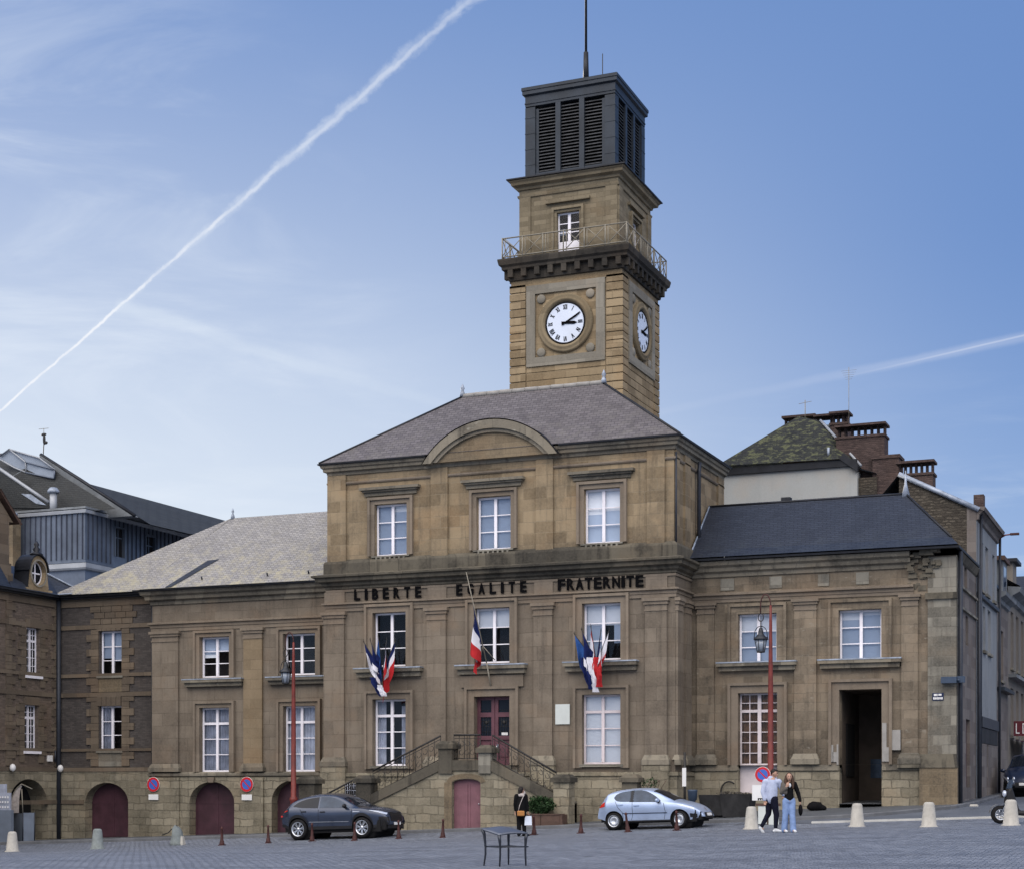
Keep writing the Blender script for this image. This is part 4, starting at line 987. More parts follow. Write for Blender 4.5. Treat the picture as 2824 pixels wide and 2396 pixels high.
# pier right of the stairs, with ivy
rp=thing('stone_pier','dark mossy stone pier standing against the facade behind the light blue hatchback','stone pier',(-18.36,55.3,.2),wc=True)
pier(rp,-18.64,-18.09,-.3,2.06,-.8,-.3,name='shaft')
def foliage(name,par,c,r,n,size,mat='leaf',seed=1,flat=.0):
    random.seed(seed);m=MB()
    for _ in range(n):
        while True:
            p=Vector((random.uniform(-1,1),random.uniform(-1,1),random.uniform(-1,1)))
            if .45<p.length<1.0: break
        nb=mnoise.noise(Vector((p.x*1.7+seed,p.y*1.7,p.z*1.7)))
        p*= .85+.35*nb
        q=Vector((c[0]+p.x*r[0],c[1]+p.y*r[1],c[2]+p.z*r[2]))
        a=Vector((random.uniform(-1,1),random.uniform(-1,1),random.uniform(-.6,1))).normalized();b=a.cross(Vector((random.random(),random.random(),1))).normalized()
        s=size*random.uniform(.6,1.3);k=a.cross(b)
        m.add([q-a*s,q+b*s*.45+k*s*.1,q+a*s,q-b*s*.45+k*s*.1],[(0,1,2,3)])
    return m.build(name,M[mat],par,fix=False)
iv=thing('climbing_plant','sparse dark plant growing on top of the mossy pier behind the hatchback','plant',(-17.7,55.6,1.7),wc=True)
m=MB()
for k in range(6): m.tube([(-18.0+k*.12,55.7,1.2),(-17.95+k*.13,55.65,1.6),(-17.9+k*.14+random.uniform(-.1,.1),55.6,1.85)],.012,4)
m.build('stem',M['wood'],iv);foliage('foliage',iv,(-17.7,55.6,1.75),(.42,.15,.22),160,.05,seed=4)
# cellar grille by the stairs
cg=tag(MB().box(-30.55,-29.75,56.86,56.9,1.2,1.75).build('cellar_opening',M['black']),'dark cellar opening behind an iron grille left of the stairs','cellar opening')
gm=MB()
for k in range(9): gm.tube([(-30.5+k*.09,56.84,1.2),(-30.5+k*.09,56.84,1.75)],.012,4)
for k in range(3): gm.tube([(-30.55,56.84,1.3+k*.18),(-29.75,56.84,1.3+k*.18)],.012,4)
gm.build('grille',M['blind_grey'],cg)
# ================================================================ OLD BRICK BUILDING IN THE LEFT CORNER
cb=thing('corner_house','old brick and stone corner house with dark walls and pale quoins at the left edge','house',(-46,58,-.5),wc=True)
FY=59.8;FF=front(FY);PXx=-46.0;fp=right(PXx)
h=[(-43.85,-42.7,6.4,8.32),(-43.87,-42.72,3.18,5.1)]
m=MB();m.wall(FF,-46,LX0+.2,2.3,9.75,h,.25);m.build('wall',M['brick_dark'],cb)
m=MB();m.wall(FF,-46,LX0+.2,-1.5,2.3,[(-44.54,-42.32,-1.5,1.8,.86,.5)],.5,d=.08);m.build('plinth_wall',M['plinth'],cb)
ph=[(57.62,58.5,6.36,8.4),(57.5,58.4,3.15,5.1)]
m=MB();m.wall(fp,40.,FY,2.3,9.75,ph,.25);m.wall(left(-55.),40.,66.,-1.5,9.75);m.wall(front(40.),-55,PXx,-1.5,9.75);m.wall(back(66.),-55,PXx,-1.5,9.75);m.build('wall',M['brick_brown'],cb)
m=MB();m.wall(fp,40.,FY,-1.5,2.3,[(56.35,58.95,-1.5,1.95,1.2,.9),(52.4,55.,-1.5,1.95,1.2,.9)],.9,d=.1);m.build('plinth_wall',M['plinth'],cb)
for u0,u1,t in ((56.35,58.95,0),(52.4,55,1)): MB().box(u0-.2,u1+.2,-.86,-.82,-1.5,2.2,fp).build('arch_opening',M['black'],cb)
arch_door(cb,FF,-44.54,-42.32,-1.5,.94,1.8,.42)
for fr,a,b in ((FF,-46,LX0),(fp,40.,FY)):
    for z0,z1,d in ((6.35,6.5,.07),(5.5,5.68,.07),(3.15,3.27,.07),(2.28,2.45,.12),(8.42,8.6,.05),(9.4,9.75,.06)): 
        m=MB();m.box(a,b,0,d,z0,z1,fr);m.build('string_course',M['quoin'],cb)
    m=MB();m.box(a,b,0,.25,9.72,9.88,fr);m.box(a,b,.22,.36,9.8,9.93,fr);m.build('gutter',M['zinc_black'],cb)
    m=MB();m.box(a,b if fr is fp else -44.6,0,.13,.88,1.05,fr);m.build('impost_band',M['quoin'],cb)
def quoins(par,fr,u,w,z0,z1,side):
    m=MB();z=z0;i=0
    while z<z1-.05:
        ww=w if i%2 else w*.62;zz=min(z+.31,z1)
        if side>0: m.box(u,u+ww,0,.055,z+.008,zz-.008,fr)
        else: m.box(u-ww,u,0,.055,z+.008,zz-.008,fr)
        z+=.31;i+=1
    return m.build('quoin',M['quoin'],par)
for (a,b,c,e) in h:
    window(cb,FF,a,b,c,e,.2,blinds=[(0,.4,1,'blue'),(1,.33,1,'blue')] if c>5 else [(0,0,1,'grey')])
    MB().box(a-.1,b+.1,-.2,.1,c-.1,c-.01,FF).build('window_sill',M['stone_grey'],cb)
for z0,z1 in ((2.5,5.5),(5.7,8.4)):
    quoins(cb,FF,-43.88,.62,z0,z1,-1);quoins(cb,FF,-42.68,.62,z0,z1,1)
for z0,z1 in ((8.6,9.4),):
    m=MB()
    for i in range(3):
        for j in range(4): m.box(-44.3+j*.55+(i%2)*.2,-43.78+j*.55+(i%2)*.2,0,.05,z0+.02+i*.26,z0+.26+i*.26,FF)
    m.build('stone_panel',M['quoin'],cb)
for z0,z1 in ((5.1,5.5),(8.33,8.42)):
    m=MB()
    for j in range(5): m.tbox(-43.95+j*.25,-43.72+j*.25,0,.07,z0,z1,0.0,.0,FF)
    m.build('lintel',M['quoin'],cb)
MB().box(-44.3,-42.3,0,.03,2.5,3.1,FF).build('apron_panel',M['stone_grey'],cb);MB().box(-44.1,-42.5,0,.03,5.7,6.3,FF).build('apron_panel',M['stone_up'],cb)
for i,(a,b,c,e) in enumerate(ph):
    window(cb,fp,a,b,c,e,.2,rows=(.7,.7,1,1,1,1) ,transom=1,cols=2,kind='dark',st=.11,ft=.06,bar=.028)
    quoins(cb,fp,a-.03,.5,c-.5,e+.1,-1);quoins(cb,fp,b+.03,.5,c-.5,e+.1,1)
    MB().box(a-.12,b+.12,-.2,.1,c-.12,c-.01,fp).build('window_sill',M['white'],cb)
    MB().box(a-.05,b+.05,.0,.06,e,e+.35,fp).build('lintel',M['quoin'],cb)
quoins(cb,fp,56.3,.6,2.5,9.4,1);quoins(cb,fp,FY,.5,2.5,9.4,-1)
m=MB();m.tube([(-45.86,59.62,9.8),(-45.86,59.62,-.8)],.1,8);m.tube([(-45.9,59.45,3.2),(-45.9,59.45,2.7)],.04,6);m.build('drainpipe',M['pipe'],cb)
MB().tube([(LX0-.36,59.62,9.7),(LX0-.36,59.62,-.8)],.1,8).build('drainpipe',M['pipe'],cb)
m=MB();m.box(59.0,59.25,.0,.12,2.72,2.98,fp);m.build('wall_box',M['sign_white'],cb)
for y in (56.45,59.6): MB().ell((-45.75,y,2.42),(.13,.13,.16),10,8).build('wall_lamp',M['sign_white'],cb)
# roof: steep slate, hipped to the back wing
m=MB()
A=(-45.6,39.6,9.9);B=(-45.6,59.9,9.9);C=(-47.9,62.2,12.0);D=(-50.5,56.,17.5);E_=(-50.5,44.,17.5);G=(-55.4,39.6,9.9);H=(-55.4,66.,9.9)
m.quad([A,(-45.6,56.2,9.9),D,E_]);m.quad([A,E_,G]);m.quad([E_,D,H,G])
m.build('roof',M['slate_new'],cb)
m=MB();m.quad([(-45.6,56.2,9.9),(-45.6,59.3,9.9),(-47.0,60.2,11.0),(-48.,58.5,11.3)]);m.quad([(-45.6,59.3,9.9),(-45.2,60.0,10.2),(-47.,60.2,11.0)]);m.build('hip_roof',M['slate_new'],cb)
MB().tube([(-46.95,60.15,11.03),(-45.2,60.,10.24)],.04,5).build('lead_flashing',M['lead'],cb)
# round dormer (oeil de boeuf)
dm=thing('round_dormer','stone dormer with an oval window and dark scrolled finial on the corner house roof','dormer',(-45.7,58.1,9.95),wc=True)
fd=right(-45.75);cy=58.12
out=[(57.42,9.96),(58.83,9.96),(58.76,10.35),(58.7,10.75)]+[(cy+.6*math.cos(t*math.pi/10),10.78+.68*math.sin(t*math.pi/10)) for t in range(1,10)]+[(57.54,10.75),(57.48,10.35)]
n=len(out);inn=[(cy+.47*math.cos(q),10.72+.52*math.sin(q)) for q in [2*math.pi*i/28 for i in range(28)]]
m=MB()
# front plate as wedge strips between the oval and the outline
ouP=[]
for (x,y) in inn:
    v=Vector((x-cy,y-10.72)).normalized()
    t=1.4
    best=None
    for i in range(n):
        a=Vector(out[i])-Vector((cy,10.72));b=Vector(out[(i+1)%n])-Vector((cy,10.72));d=b-a
        den=v.x*d.y-v.y*d.x
        if abs(den)<1e-9: continue
        tt=(a.x*d.y-a.y*d.x)/den;uu=(a.x*v.y-a.y*v.x)/den
        if tt>0 and -1e-6<=uu<=1+1e-6 and (best is None or tt<best): best=tt
    ouP.append((cy+v.x*best,10.72+v.y*best))
for i in range(28):
    j=(i+1)%28
    m.quad([fd(*(inn[i][0],0,inn[i][1])),fd(inn[j][0],0,inn[j][1]),fd(ouP[j][0],0,ouP[j][1]),fd(ouP[i][0],0,ouP[i][1])])
    m.quad([fd(inn[i][0],0,inn[i][1]),fd(inn[j][0],0,inn[j][1]),fd(inn[j][0],-.35,inn[j][1]),fd(inn[i][0],-.35,inn[i][1])])
m.box(57.3,58.95,-.1,.08,9.9,10.05,fd)
m.build('front',M['tower'],dm)
m=MB()
for i in range(n):
    a,b=out[i],out[(i+1)%n];m.quad([fd(a[0],-.01,a[1]),fd(b[0],-.01,b[1]),fd(b[0],-.8,b[1]),fd(a[0],-.8,a[1])])
m.build('cheek',M['zinc_black'],dm)
m=MB()
for i in range(28):
    j=(i+1)%28;k=1.14
    P=lambda q,s,d:fd(cy+(inn[q][0]-cy)*s,d,10.72+(inn[q][1]-10.72)*s)
    m.quad([P(i,1,.04),P(j,1,.04),P(j,k,.04),P(i,k,.04)]);m.quad([P(i,k,.04),P(j,k,.04),P(j,k,0),P(i,k,0)])
m.build('moulding',M['tower_frame'],dm)
m=MB()
for i in range(28):
    j=(i+1)%28;m.quad([P(i,1,-.2),P(j,1,-.2),P(j,.86,-.2),P(i,.86,-.2)])
m.box(cy-.03,cy+.03,-.21,-.18,10.24,11.2,fd);m.box(cy-.34,cy+.34,-.21,-.185,10.69,10.75,fd)
m.build('window',M['white'],dm);MB().quad([P(i,1.02,-.24) for i in range(28)]).build('pane',M['carglass'],dm)
m=MB()
for i in range(14):
    a=math.pi*i/14;b=math.pi*(i+1)/14
    q=lambda t,r,d:fd(cy+.62*r*math.cos(t),d,10.8+.7*r*math.sin(t))
    m.quad([q(a,1.05,.07),q(b,1.05,.07),q(b,1.05,-.7),q(a,1.05,-.7)]);m.quad([q(a,1.05,.07),q(b,1.05,.07),q(b,.97,.06),q(a,.97,.06)])
m.build('hood',M['zinc_black'],dm)
m=MB();m.lathe([(.3,0),(.22,.08),(.12,.14),(.16,.24),(.08,.34),(.12,.44),(.04,.58)],10,lambda x,y,z:fd(cy+x,-.1+y,11.5+z));m.build('finial',M['zinc_black'],dm)
# tall stone dormer at the frame edge
sd=thing('stone_dormer','tall stone dormer with a pointed gable and carved bracket at the left edge','dormer',(-46.3,56.4,9.9),wc=True)
fs2=right(-46.2)
m=MB();m.box(55.2,56.78,-1.5,0,9.9,12.75,fs2);m.box(56.78,57.05,-1.,-.02,9.9,10.6,fs2);m.box(56.78,56.95,-1,-.03,10.6,11.0,fs2);m.build('wall',M['quoin'],sd)
m=MB();m.prism([(55.,12.75),(57.1,12.75),(56.05,13.75)],-1.5,-.05,fs2);m.build('gable',M['quoin'],sd)
m=MB();m.prism([(54.8,12.72),(57.3,12.72),(57.25,12.84),(56.05,13.98),(54.8,12.86)],-1.6,-1.5,fs2)
m.quad([fs2(57.4,.18,12.72),fs2(56.05,.18,14.),fs2(56.05,-1.7,14.),fs2(57.4,-1.7,12.72)]);m.quad([fs2(57.34,.15,12.64),fs2(56.05,.15,13.88),fs2(56.05,.15,14.),fs2(57.4,.18,12.72)])
m.build('roof',M['wood'],sd)
# ================================================================ METAL CLAD THEATRE BEHIND
th=thing('metal_clad_building','blue grey standing seam metal building with dark sloping roofs and a glass roof lantern','building',(-58.2,78,0),wc=True)
MY=78.;MX=-58.18;fm=front(MY);fr_=right(MX);mz=17.24
wn=[(80.75,81.75,15.0,16.72),(83.8,84.85,14.7,16.66),(86.8,87.7,14.6,16.62)]
m=MB();m.wall(fm,-70,MX,4,mz);m.wall(fr_,MY,110,4,mz,wn,.2);m.build('wall',M['clad'],th)
m=MB();x=-69.9
while x<MX-.1: m.box(x,x+.05,0,.06,14.5,mz-.15,fm);x+=.36
y=MY+.25
while y<100:
    if not any(a-.08<y<b+.05 for a,b,_,_ in wn): m.box(y,y+.05,0,.06,14.5,mz-.15,fr_)
    else: m.box(y,y+.05,0,.06,16.74,mz-.15,fr_)
    y+=.42
m.build('standing_seam',M['clad_seam'],th)
path=[(-70,MY),(MX,MY),(MX,110)]
MB().sweep(path,[(0,mz-.16),(.14,mz-.15),(.16,mz),(.16,mz+.03),(-.1,mz+.1)],ends=False).build('coping',M['clad_trim'],th)
MB().sweep(path,[(-.1,mz+.08),(.1,mz+.1),(.08,mz+.22),(-.4,mz+.3)],ends=False).build('parapet',M['concrete'],th)
MB().sweep(path,[(0,14.28),(.2,14.26),(.22,14.0),(.16,13.9),(.0,13.86)],ends=False).build('lower_coping',M['clad_trim'],th)
MB().sweep(path,[(0,14.42),(.1,14.38),(.1,14.3),(0,14.28)],ends=False).build('base_flashing',M['clad'],th)
for a,b,c,e in wn:
    w=MB().box(a,b,-.2,-.15,c,e,fr_).build('window',M['room'],th);q=MB();k=(a+b)/2;q.box(k-.03,k+.03,-.15,-.1,c,e,fr_);q.box(a,b,-.15,-.11,e-.62,e-.56,fr_);q.box(a,a+.06,-.15,.07,c,e,fr_);q.box(b-.06,b,-.15,.07,c,e,fr_);q.box(a,b,-.15,.08,e-.05,e+.02,fr_);q.build('frame',M['clad'],w)
# roofs
m=MB();m.quad([(-69.5,78.6,17.35),(-57.0,78.6,17.3),(-57.1,79.4,17.45),(-61.25,79.82,19.75),(-62.6,79.9,20.8)]);m.quad([(-69.5,78.6,17.35),(-62.75,79.9,20.75),(-66.,80.9,21.6),(-70.,81.,21.6)]);m.build('front_roof',M['slate_far'],th)
m=MB();pts=[(-62.85,21.05),(-62.3,20.75),(-60.1,19.4),(-58.4,18.25),(-56.64,17.2),(-58.8,17.2),(-61.85,19.65),(-61.71,20.1),(-62.6,20.9)]
gab=[(-62.85,21.05),(-56.4,17.1),(-58.9,17.1),(-62.0,19.5),(-62.85,20.4)]
m.prism(gab,-2.6,-1.95,fm);gw=m.build('gable_parapet',M['concrete'],th)
m=MB();m.tube([(-62.9,80.1,21.1),(-60.1,80.1,19.45),(-56.3,80.1,17.12)],.11,6);m.build('gable_coping',M['zinc_black'],gw)
m=MB();m.tube([(-61.9,79.85,19.55),(-58.9,79.85,17.2)],.09,6);m.build('verge',M['clad_trim'],gw)
m=MB();m.quad([(-60.1,80.55,19.35),(-55.6,80.6,16.65),(-55.6,112,16.9),(-60.1,108,19.4)]);m.quad([(-60.1,80.55,19.35),(-60.1,108,19.4),(-66,108,17.),(-66,80.55,17.)]);m.build('main_roof',M['slate_far'],th)
def on(pts,Y):
    out=[]
    for px,py in pts:
        t=(px-1412)/4608;v=(2170-py)/4608;ph=math.atan(1898/4608.);c,s=math.cos(ph),math.sin(ph);k=Y/(c+t*s);out.append((k*(-s+t*c),Y,1.6+k*v))
    return out
sv=on([(-40,1270),(0,1293),(66,1338),(135,1385)],79.1)
m=MB();m.tube(sv,.11,6);m.build('roof_verge',M['clad_trim'],th);MB().quad(on([(-40,1275),(0,1298),(135,1388),(135,1400),(-40,1400)],79.05)).build('side_roof',M['slate_far'],th)
MB().quad(on([(58,1360),(85,1362),(128,1392),(100,1388)],79.0)).build('skylight',M['lead'],th)
lan=MB();ol=on([(0,1257),(25,1238),(108,1263),(156,1297),(150,1319),(73,1302),(38,1288),(0,1262)],79.7)
lan.quad(on([(25,1238),(108,1262),(152,1295),(70,1273)],79.72));lan.quad(on([(70,1273),(152,1295),(150,1319),(72,1302)],79.7));lan.quad(on([(0,1257),(25,1238),(70,1273),(72,1302),(0,1268)],79.74))
ln=lan.build('roof_lantern',M['lampglass'],th)
for a_ in ([(25,1238),(108,1262),(152,1295)],[(70,1273),(152,1295)],[(72,1302),(150,1319)],[(25,1238),(70,1273),(72,1302)],[(150,1296),(150,1319)],[(0,1257),(25,1238)],[(0,1266),(40,1289),(72,1302)]):
    MB().tube(on(a_,79.65),.05,5).build('lantern_frame',M['clad_trim' if a_[0][0] in (0,25) and len(a_)>2 else 'clad'],ln)
m=MB();m.lathe([(.21,17.1),(.21,18.55)],14,lambda x,y,z:(-60.9+x,78.7+y,z));vp=m.build('vent_pipe',M['clad_trim'],th)
MB().lathe([(.34,18.5),(.34,18.62),(.2,18.8),(0,18.82)],14,lambda x,y,z:(-60.9+x,78.7+y,z)).build('vent_cap',M['lead'],vp)
# a stone gable further left and the weathervane
m=MB();m.prism([(-66.,14.),(-62.4,14.),(-62.4,16.9),(-63.,17.3),(-66.,20.5)],.3,1.,fm);m.build('old_gable',M['stone_up'],th)
m=MB();m.tube([(-66.,77.2,20.4),(-63.,77.2,17.4),(-62.3,77.2,17.1)],.12,5);m.build('gable_flashing',M['lead'],th)
wv=thing('weathervane','dark weathervane with a cross bar on the gable top of the metal clad building','weathervane',(-62.8,80.2,21.),wc=True)
m=MB();m.tube([(-62.8,80.2,21.),(-62.75,80.2,21.7)],.03,5);m.build('rod',M['iron'],wv)
m=MB();m.ell((-62.72,80.2,22.0),(.1,.06,.34),8,6);m.ell((-62.75,80.2,22.28),(.2,.05,.09),8,5);m.ell((-62.6,80.2,21.8),(.14,.05,.1),8,5);m.build('bird',M['iron'],wv)
m=MB();m.tube([(-62.75,80.2,22.3),(-62.75,80.2,22.65)],.015,4);m.tube([(-63.1,80.2,22.62),(-62.4,80.2,22.62)],.015,4);m.build('cross_bar',M['rail'],wv)
# ================================================================ MOSSY ROOFED HOUSE BEHIND THE RIGHT WING
mh=thing('mossy_roof_house','pale rendered house with a mossy hipped slate roof and brick chimneys behind the right wing','house',(-16.5,74,0),wc=True)
m=MB();m.wall(front(74.),-24.,-14.01,6.,16.0);m.wall(right(-14.01),74.,84,6.,15.6);m.build('wall',M['render_white'],mh)
m=MB();m.box(-24,-14.0,-.05,.14,15.78,16.08,front(74));m.prism([(-14.75,16.1),(-13.95,15.5),(-13.95,15.82),(-14.6,16.35)],-.1,.2,front(74));m.build('cornice',M['zinc_black'],mh)
m=MB();ap=(-16.95,77.2,18.95);ar_=(-16.1,76.6,18.35)
m.quad([(-20.35,73.75,16.2),(-14.75,73.75,16.1),(-13.9,74.3,15.75),(-16.25,76.8,18.5),(-17.3,77.,18.85)])
m.quad([(-13.9,74.3,15.75),(-13.7,86,15.75),(-16.25,86,18.5),(-16.25,76.8,18.5)]);m.quad([(-20.35,73.75,16.2),(-17.3,77.,18.85),(-17.3,86,18.85),(-21.5,86,16.2)]);m.quad([(-17.3,77.,18.85),(-16.25,76.8,18.5),(-16.25,86,18.5),(-17.3,86,18.85)])
m.build('roof',M['slate_moss'],mh)
m=MB();m.tube([(-13.88,74.2,15.82),(-16.2,76.7,18.5)],.07,5);m.build('verge',M['clad_trim'],mh)
m=MB();m.tube([(-15.3,74.1,16.3),(-15.3,74.1,16.7)],.06,6);m.build('roof_vent',M['lead'],mh)
def chimney(par,x0,x1,y,z0,z1,dep=.9,pots=6,potmat='zinc_black',mat='brick_red',label=None):
    m=MB();m.box(x0,x1,y,y+dep,z0,z1);m.box(x0-.05,x1+.05,y-.05,y+dep+.05,z1-.1,z1);c=m.build('chimney',M[mat],par)
    if label:c['label']=label
    if pots:
        n=MB();w=(x1-x0)/pots
        for k in range(pots+1):
            x=lerp(x0+.06,x1-.06,k/pots)
            n.box(x-.045,x+.045,y+dep*.35,y+dep*.65,z1,z1+.42)
        n.box(x0-.06,x1+.06,y-.06,y+dep+.06,z1+.42,z1+.52);n.build('chimney_cap',M[mat if False else 'brick_red'],c)
    return c
chimney(mh,-18.4,-16.9,78.6,16,18.75,.8,5);chimney(mh,-16.6,-15.2,77.3,15.5,18.4,.9,2,mat='concrete')
chimney(mh,-15.85,-15.05,77.2,15.5,18.45,.95,3)
chimney(mh,-15.1,-12.95,74.8,14.,17.28,1.,7);
m=MB();m.box(-13.4,-12.25,74.4,75.6,11,16.2);m.box(-13.45,-12.2,74.35,75.65,16.1,16.25);m.build('chimney_stack',M['brick_red'],mh)
m=MB();m.box(-14.,-13.2,74.3,75.2,11,15.3);m.build('side_wall',M['rubble'],mh);MB().quad([(-14.02,74.2,15.75),(-13.2,74.2,15.45),(-13.2,75.3,15.45),(-14.02,75.3,15.75)]).build('lead_flashing',M['lead'],mh)
m=MB();m.tube([(-14.95,77.,18.),(-14.95,77.,20.9)],.013,5)
for k in range(5): m.tube([(-15.3+.05*k,77.,20.75-.1*k),(-14.6-.05*k,77.,20.75-.1*k)],.006,4)
m.build('aerial',M['rail'],mh)
m=MB();m.tube([(-17.2,78.,18.8),(-17.2,78.,19.8)],.02,5);m.tube([(-17.5,78.,19.65),(-16.9,78.,19.72)],.012,4);m.build('aerial',M['rail'],mh)
# ================================================================ HOUSES ALONG THE SIDE STREET
X0=-7.74
def street_house(name,label,y0,y1,z1,mat,wins,depth=9.,zb=-1,door=None):
    t=thing(name,label,'house',(X0,y0,0),wc=True)
    f=right(X0);m=MB();m.wall(f,y0,y1,zb,z1,wins,.22);m.wall(front(y0),X0-depth,X0,zb,z1);m.wall(back(y1),X0-depth,X0,zb,z1);m.build('wall',M[mat],t)
    for a,b,c,e in wins:
        w=MB();w.box(a,a+.08,-.2,-.14,c,e,f);w.box(b-.08,b,-.2,-.14,c,e,f);k=(a+b)/2;w.box(k-.05,k+.05,-.2,-.14,c,e,f);w.box(a,b,-.2,-.14,e-.08,e,f);w.box(a,b,-.2,-.14,c,c+.08,f);w.box(a,b,-.19,-.145,lerp(c,e,.66)-.03,lerp(c,e,.66)+.03,f)
        w=w.build('window',M['white' if mat!='render_brown' else 'rail'],t);MB().box(a,b,-.22,-.201,c,e,f).build('pane',M['carglass'],w)
        MB().box(a-.08,b+.08,0,.1,c-.12,c-.01,f).build('window_sill',M['stone_grey'],w)
    return t,f
sb,f=street_house('tall_street_house','tall light grey rendered street house with a dark rubble gable above the slate roof',64.45,71.2,12.1,'render_grey',[(65.6,66.5,9.15,11.0),(67.2,68.2,9.15,11.),(66.4,67.2,6.9,8.6),(68.,69.,6.9,8.6),(69.6,70.4,9.15,11.)])
m=MB();m.prism([(-10.6,9.),(X0-.02,9.),(X0-.02,11.95),(-10.6,13.4)],-.0,.03,front(64.45));m.build('gable',M['rubble'],sb)
m=MB();m.box(X0-.35,X0-.01,.031,.05,9,12.1,front(64.45));m.build('gable_edge',M['render_brown'],sb)
m=MB();m.quad([(X0+.3,64.35,11.9),(X0+.3,71.3,11.9),(-10.6,71.3,13.5),(-10.6,64.35,13.5)]);m.quad([(-10.6,71.3,13.5),(-10.6,64.35,13.5),(-13.2,64.35,10.5),(-13.2,71.3,10.5)]);m.build('roof',M['slate_far'],sb)
m=MB();m.tube([(X0+.1,64.35,11.97),(-10.6,64.35,13.5)],.1,5);m.build('lead_verge',M['lead'],sb)
m=MB();m.sweep([(X0,64.4),(X0,71.2)],[(0,11.6),(.08,11.64),(.1,11.8),(.28,11.95),(.32,12.08),(0,12.1)]);m.build('cornice',M['render_brown'],sb)
for z in (8.86,): MB().box(64.5,71.15,0,.12,z-.07,z+.07,f).build('string_course',M['pipe'],sb)
for y in (64.75,71.15): MB().tube([(X0+.13,y,11.9),(X0+.1,y,1.)],.055,7).build('drainpipe',M['pipe'],sb)
MB().box(65.5,71.1,0,.1,3.9,4.3,f).build('shop_fascia',M['pipe'],sb)
MB().box(65.6,71,0,.06,3.3,3.88,f).build('shop_board',M['asphalt_box'],sb)
for a,b in ((65.7,67.4),(67.7,70.8)): MB().box(a,b,0,.05,1.0,3.28,f).build('roller_shutter',M['render_brown'],sb)
c=chimney(sb,-11.6,-10.15,70.,13.,14.55,.8,6)
m=MB();m.box(-8.6,-8.2,70.6,71.1,12,13.6);m.build('chimney',M['brick_red'],sb)
sl=thing('wall_street_light','red brown street light on a wall arm above the side street','street light',(-7.7,71.1,12.3),wc=True)
m=MB();m.tube([(-7.75,71.1,11.75),(-7.4,71.1,11.95),(-7.1,71.1,11.97)],.03,6);m.build('arm',M['redpost'],sl);m=MB();m.box(-7.2,-6.85,71.,71.2,11.93,12.01);m.build('lamp_head',M['redpost_old'],sl)
sc_,f=street_house('mansard_street_house','grey street house with a zinc mansard roof and round topped dormer',71.25,75.4,9.55,'render_brown',[(72.2,73.6,6.1,8.2)])
m=MB();m.quad([(X0+.1,71.2,9.7),(X0+.1,75.4,9.7),(X0-.9,75.4,11.4),(X0-.9,71.2,11.4)]);m.quad([(X0-.9,71.2,11.4),(X0-.9,75.4,11.4),(X0-5,75.4,12.2),(X0-5,71.2,12.2)]);m.quad([(X0+.1,71.2,9.7),(X0-.9,71.2,11.4),(X0-5,71.2,12.2),(X0-5,71.2,9)]);m.build('roof',M['zinc'],sc_)
m=MB();m.box(73.2,74.9,-.9,.02,9.7,11.2,f);dmr=m.build('dormer',M['concrete'],sc_);m=MB();m.box(73.,75.1,-1,.12,11.2,11.38,f);m.build('dormer_roof',M['wood'],dmr);MB().box(73.5,74.5,.02,.03,9.9,11.,f).build('dormer_window',M['carglass_blue'],dmr)
m=MB();m.sweep([(X0,71.25),(X0,75.4)],[(0,9.2),(.1,9.25),(.12,9.4),(.35,9.52),(.38,9.66),(0,9.7)]);m.build('cornice',M['concrete'],sc_)
MB().box(71.3,75.3,0,.3,5.6,5.75,f).build('balcony_slab',M['zinc'],sc_)
se,f=street_house('beige_street_house','beige rendered street house with tall windows and a red shop sign at the right edge',75.45,92.,10.2,'render_beige',[(y,y+1.2,6.9,9.4) for y in (76.6,78.9,81.2,83.5,86)]+[(y,y+1.2,3.9,6.0) for y in (76.6,78.9,81.2,83.5,86)])
m=MB();m.sweep([(X0,75.4),(X0,92)],[(0,9.7),(.15,9.75),(.2,9.95),(.5,10.1),(.55,10.3),(0,10.35)]);m.build('cornice',M['concrete'],se)
m=MB();m.quad([(X0+.5,75.4,10.35),(X0+.5,92,10.35),(X0-4,92,13.),(X0-4,75.4,13.)]);m.build('roof',M['slate_new'],se)
m=MB();m.box(77,78.6,-1.6,.05,10.35,11.6,f);dq=m.build('dormer',M['render_beige'],se);m=MB();m.box(76.8,78.8,-1.7,.25,11.6,11.75,f);m.build('dormer_roof',M['zinc_black'],dq)
MB().box(75.6,91.8,0,.35,6.4,6.55,f).build('balcony_slab',M['concrete'],se)
sg=tag(MB().box(-7.55,-6.75,76.,76.08,3.85,4.5).build('projecting_sign',M['sign_dark']),'dark red projecting shop sign above the street at the right edge','shop sign')
for k,x in enumerate((-7.38,-7.1)):
    m=MB();m.box(x-.08,x-.04,75.985,75.999,3.95,4.4);m.box(x-.04,x+.08,75.985,75.999,3.95,4.0)
    if k: m.box(x+.04,x+.08,75.985,75.999,4.0,4.4);m.box(x-.04,x+.04,75.985,75.999,4.35,4.4)
    m.build('lettering',M['sign_white'],sg)
m=MB();m.quad([(X0+.1,76.2,3.75),(X0+.1,82.,3.75),(X0+1.2,82.,3.4),(X0+1.2,76.2,3.4)]);m.quad([(X0+1.2,76.2,3.4),(X0+1.2,82.,3.4),(X0+1.2,82.,3.15),(X0+1.2,76.2,3.15)])
aw=tag(m.build('shop_awning',M['sign_dark']),'dark red shop awning low over the side street pavement','awning')
# far end of the street
fe=thing('far_street_house','grey house with a dark roof closing the far end of the side street','house',(0,125,2),wc=True)
m=MB();m.wall(front(125.),-16,20,-1,12.);m.build('wall',M['render_beige'],fe);m=MB();m.quad([(-17,124.6,12),(21,124.6,12),(21,131,17.5),(-17,131,17.5)]);m.build('roof',M['slate_new'],fe)
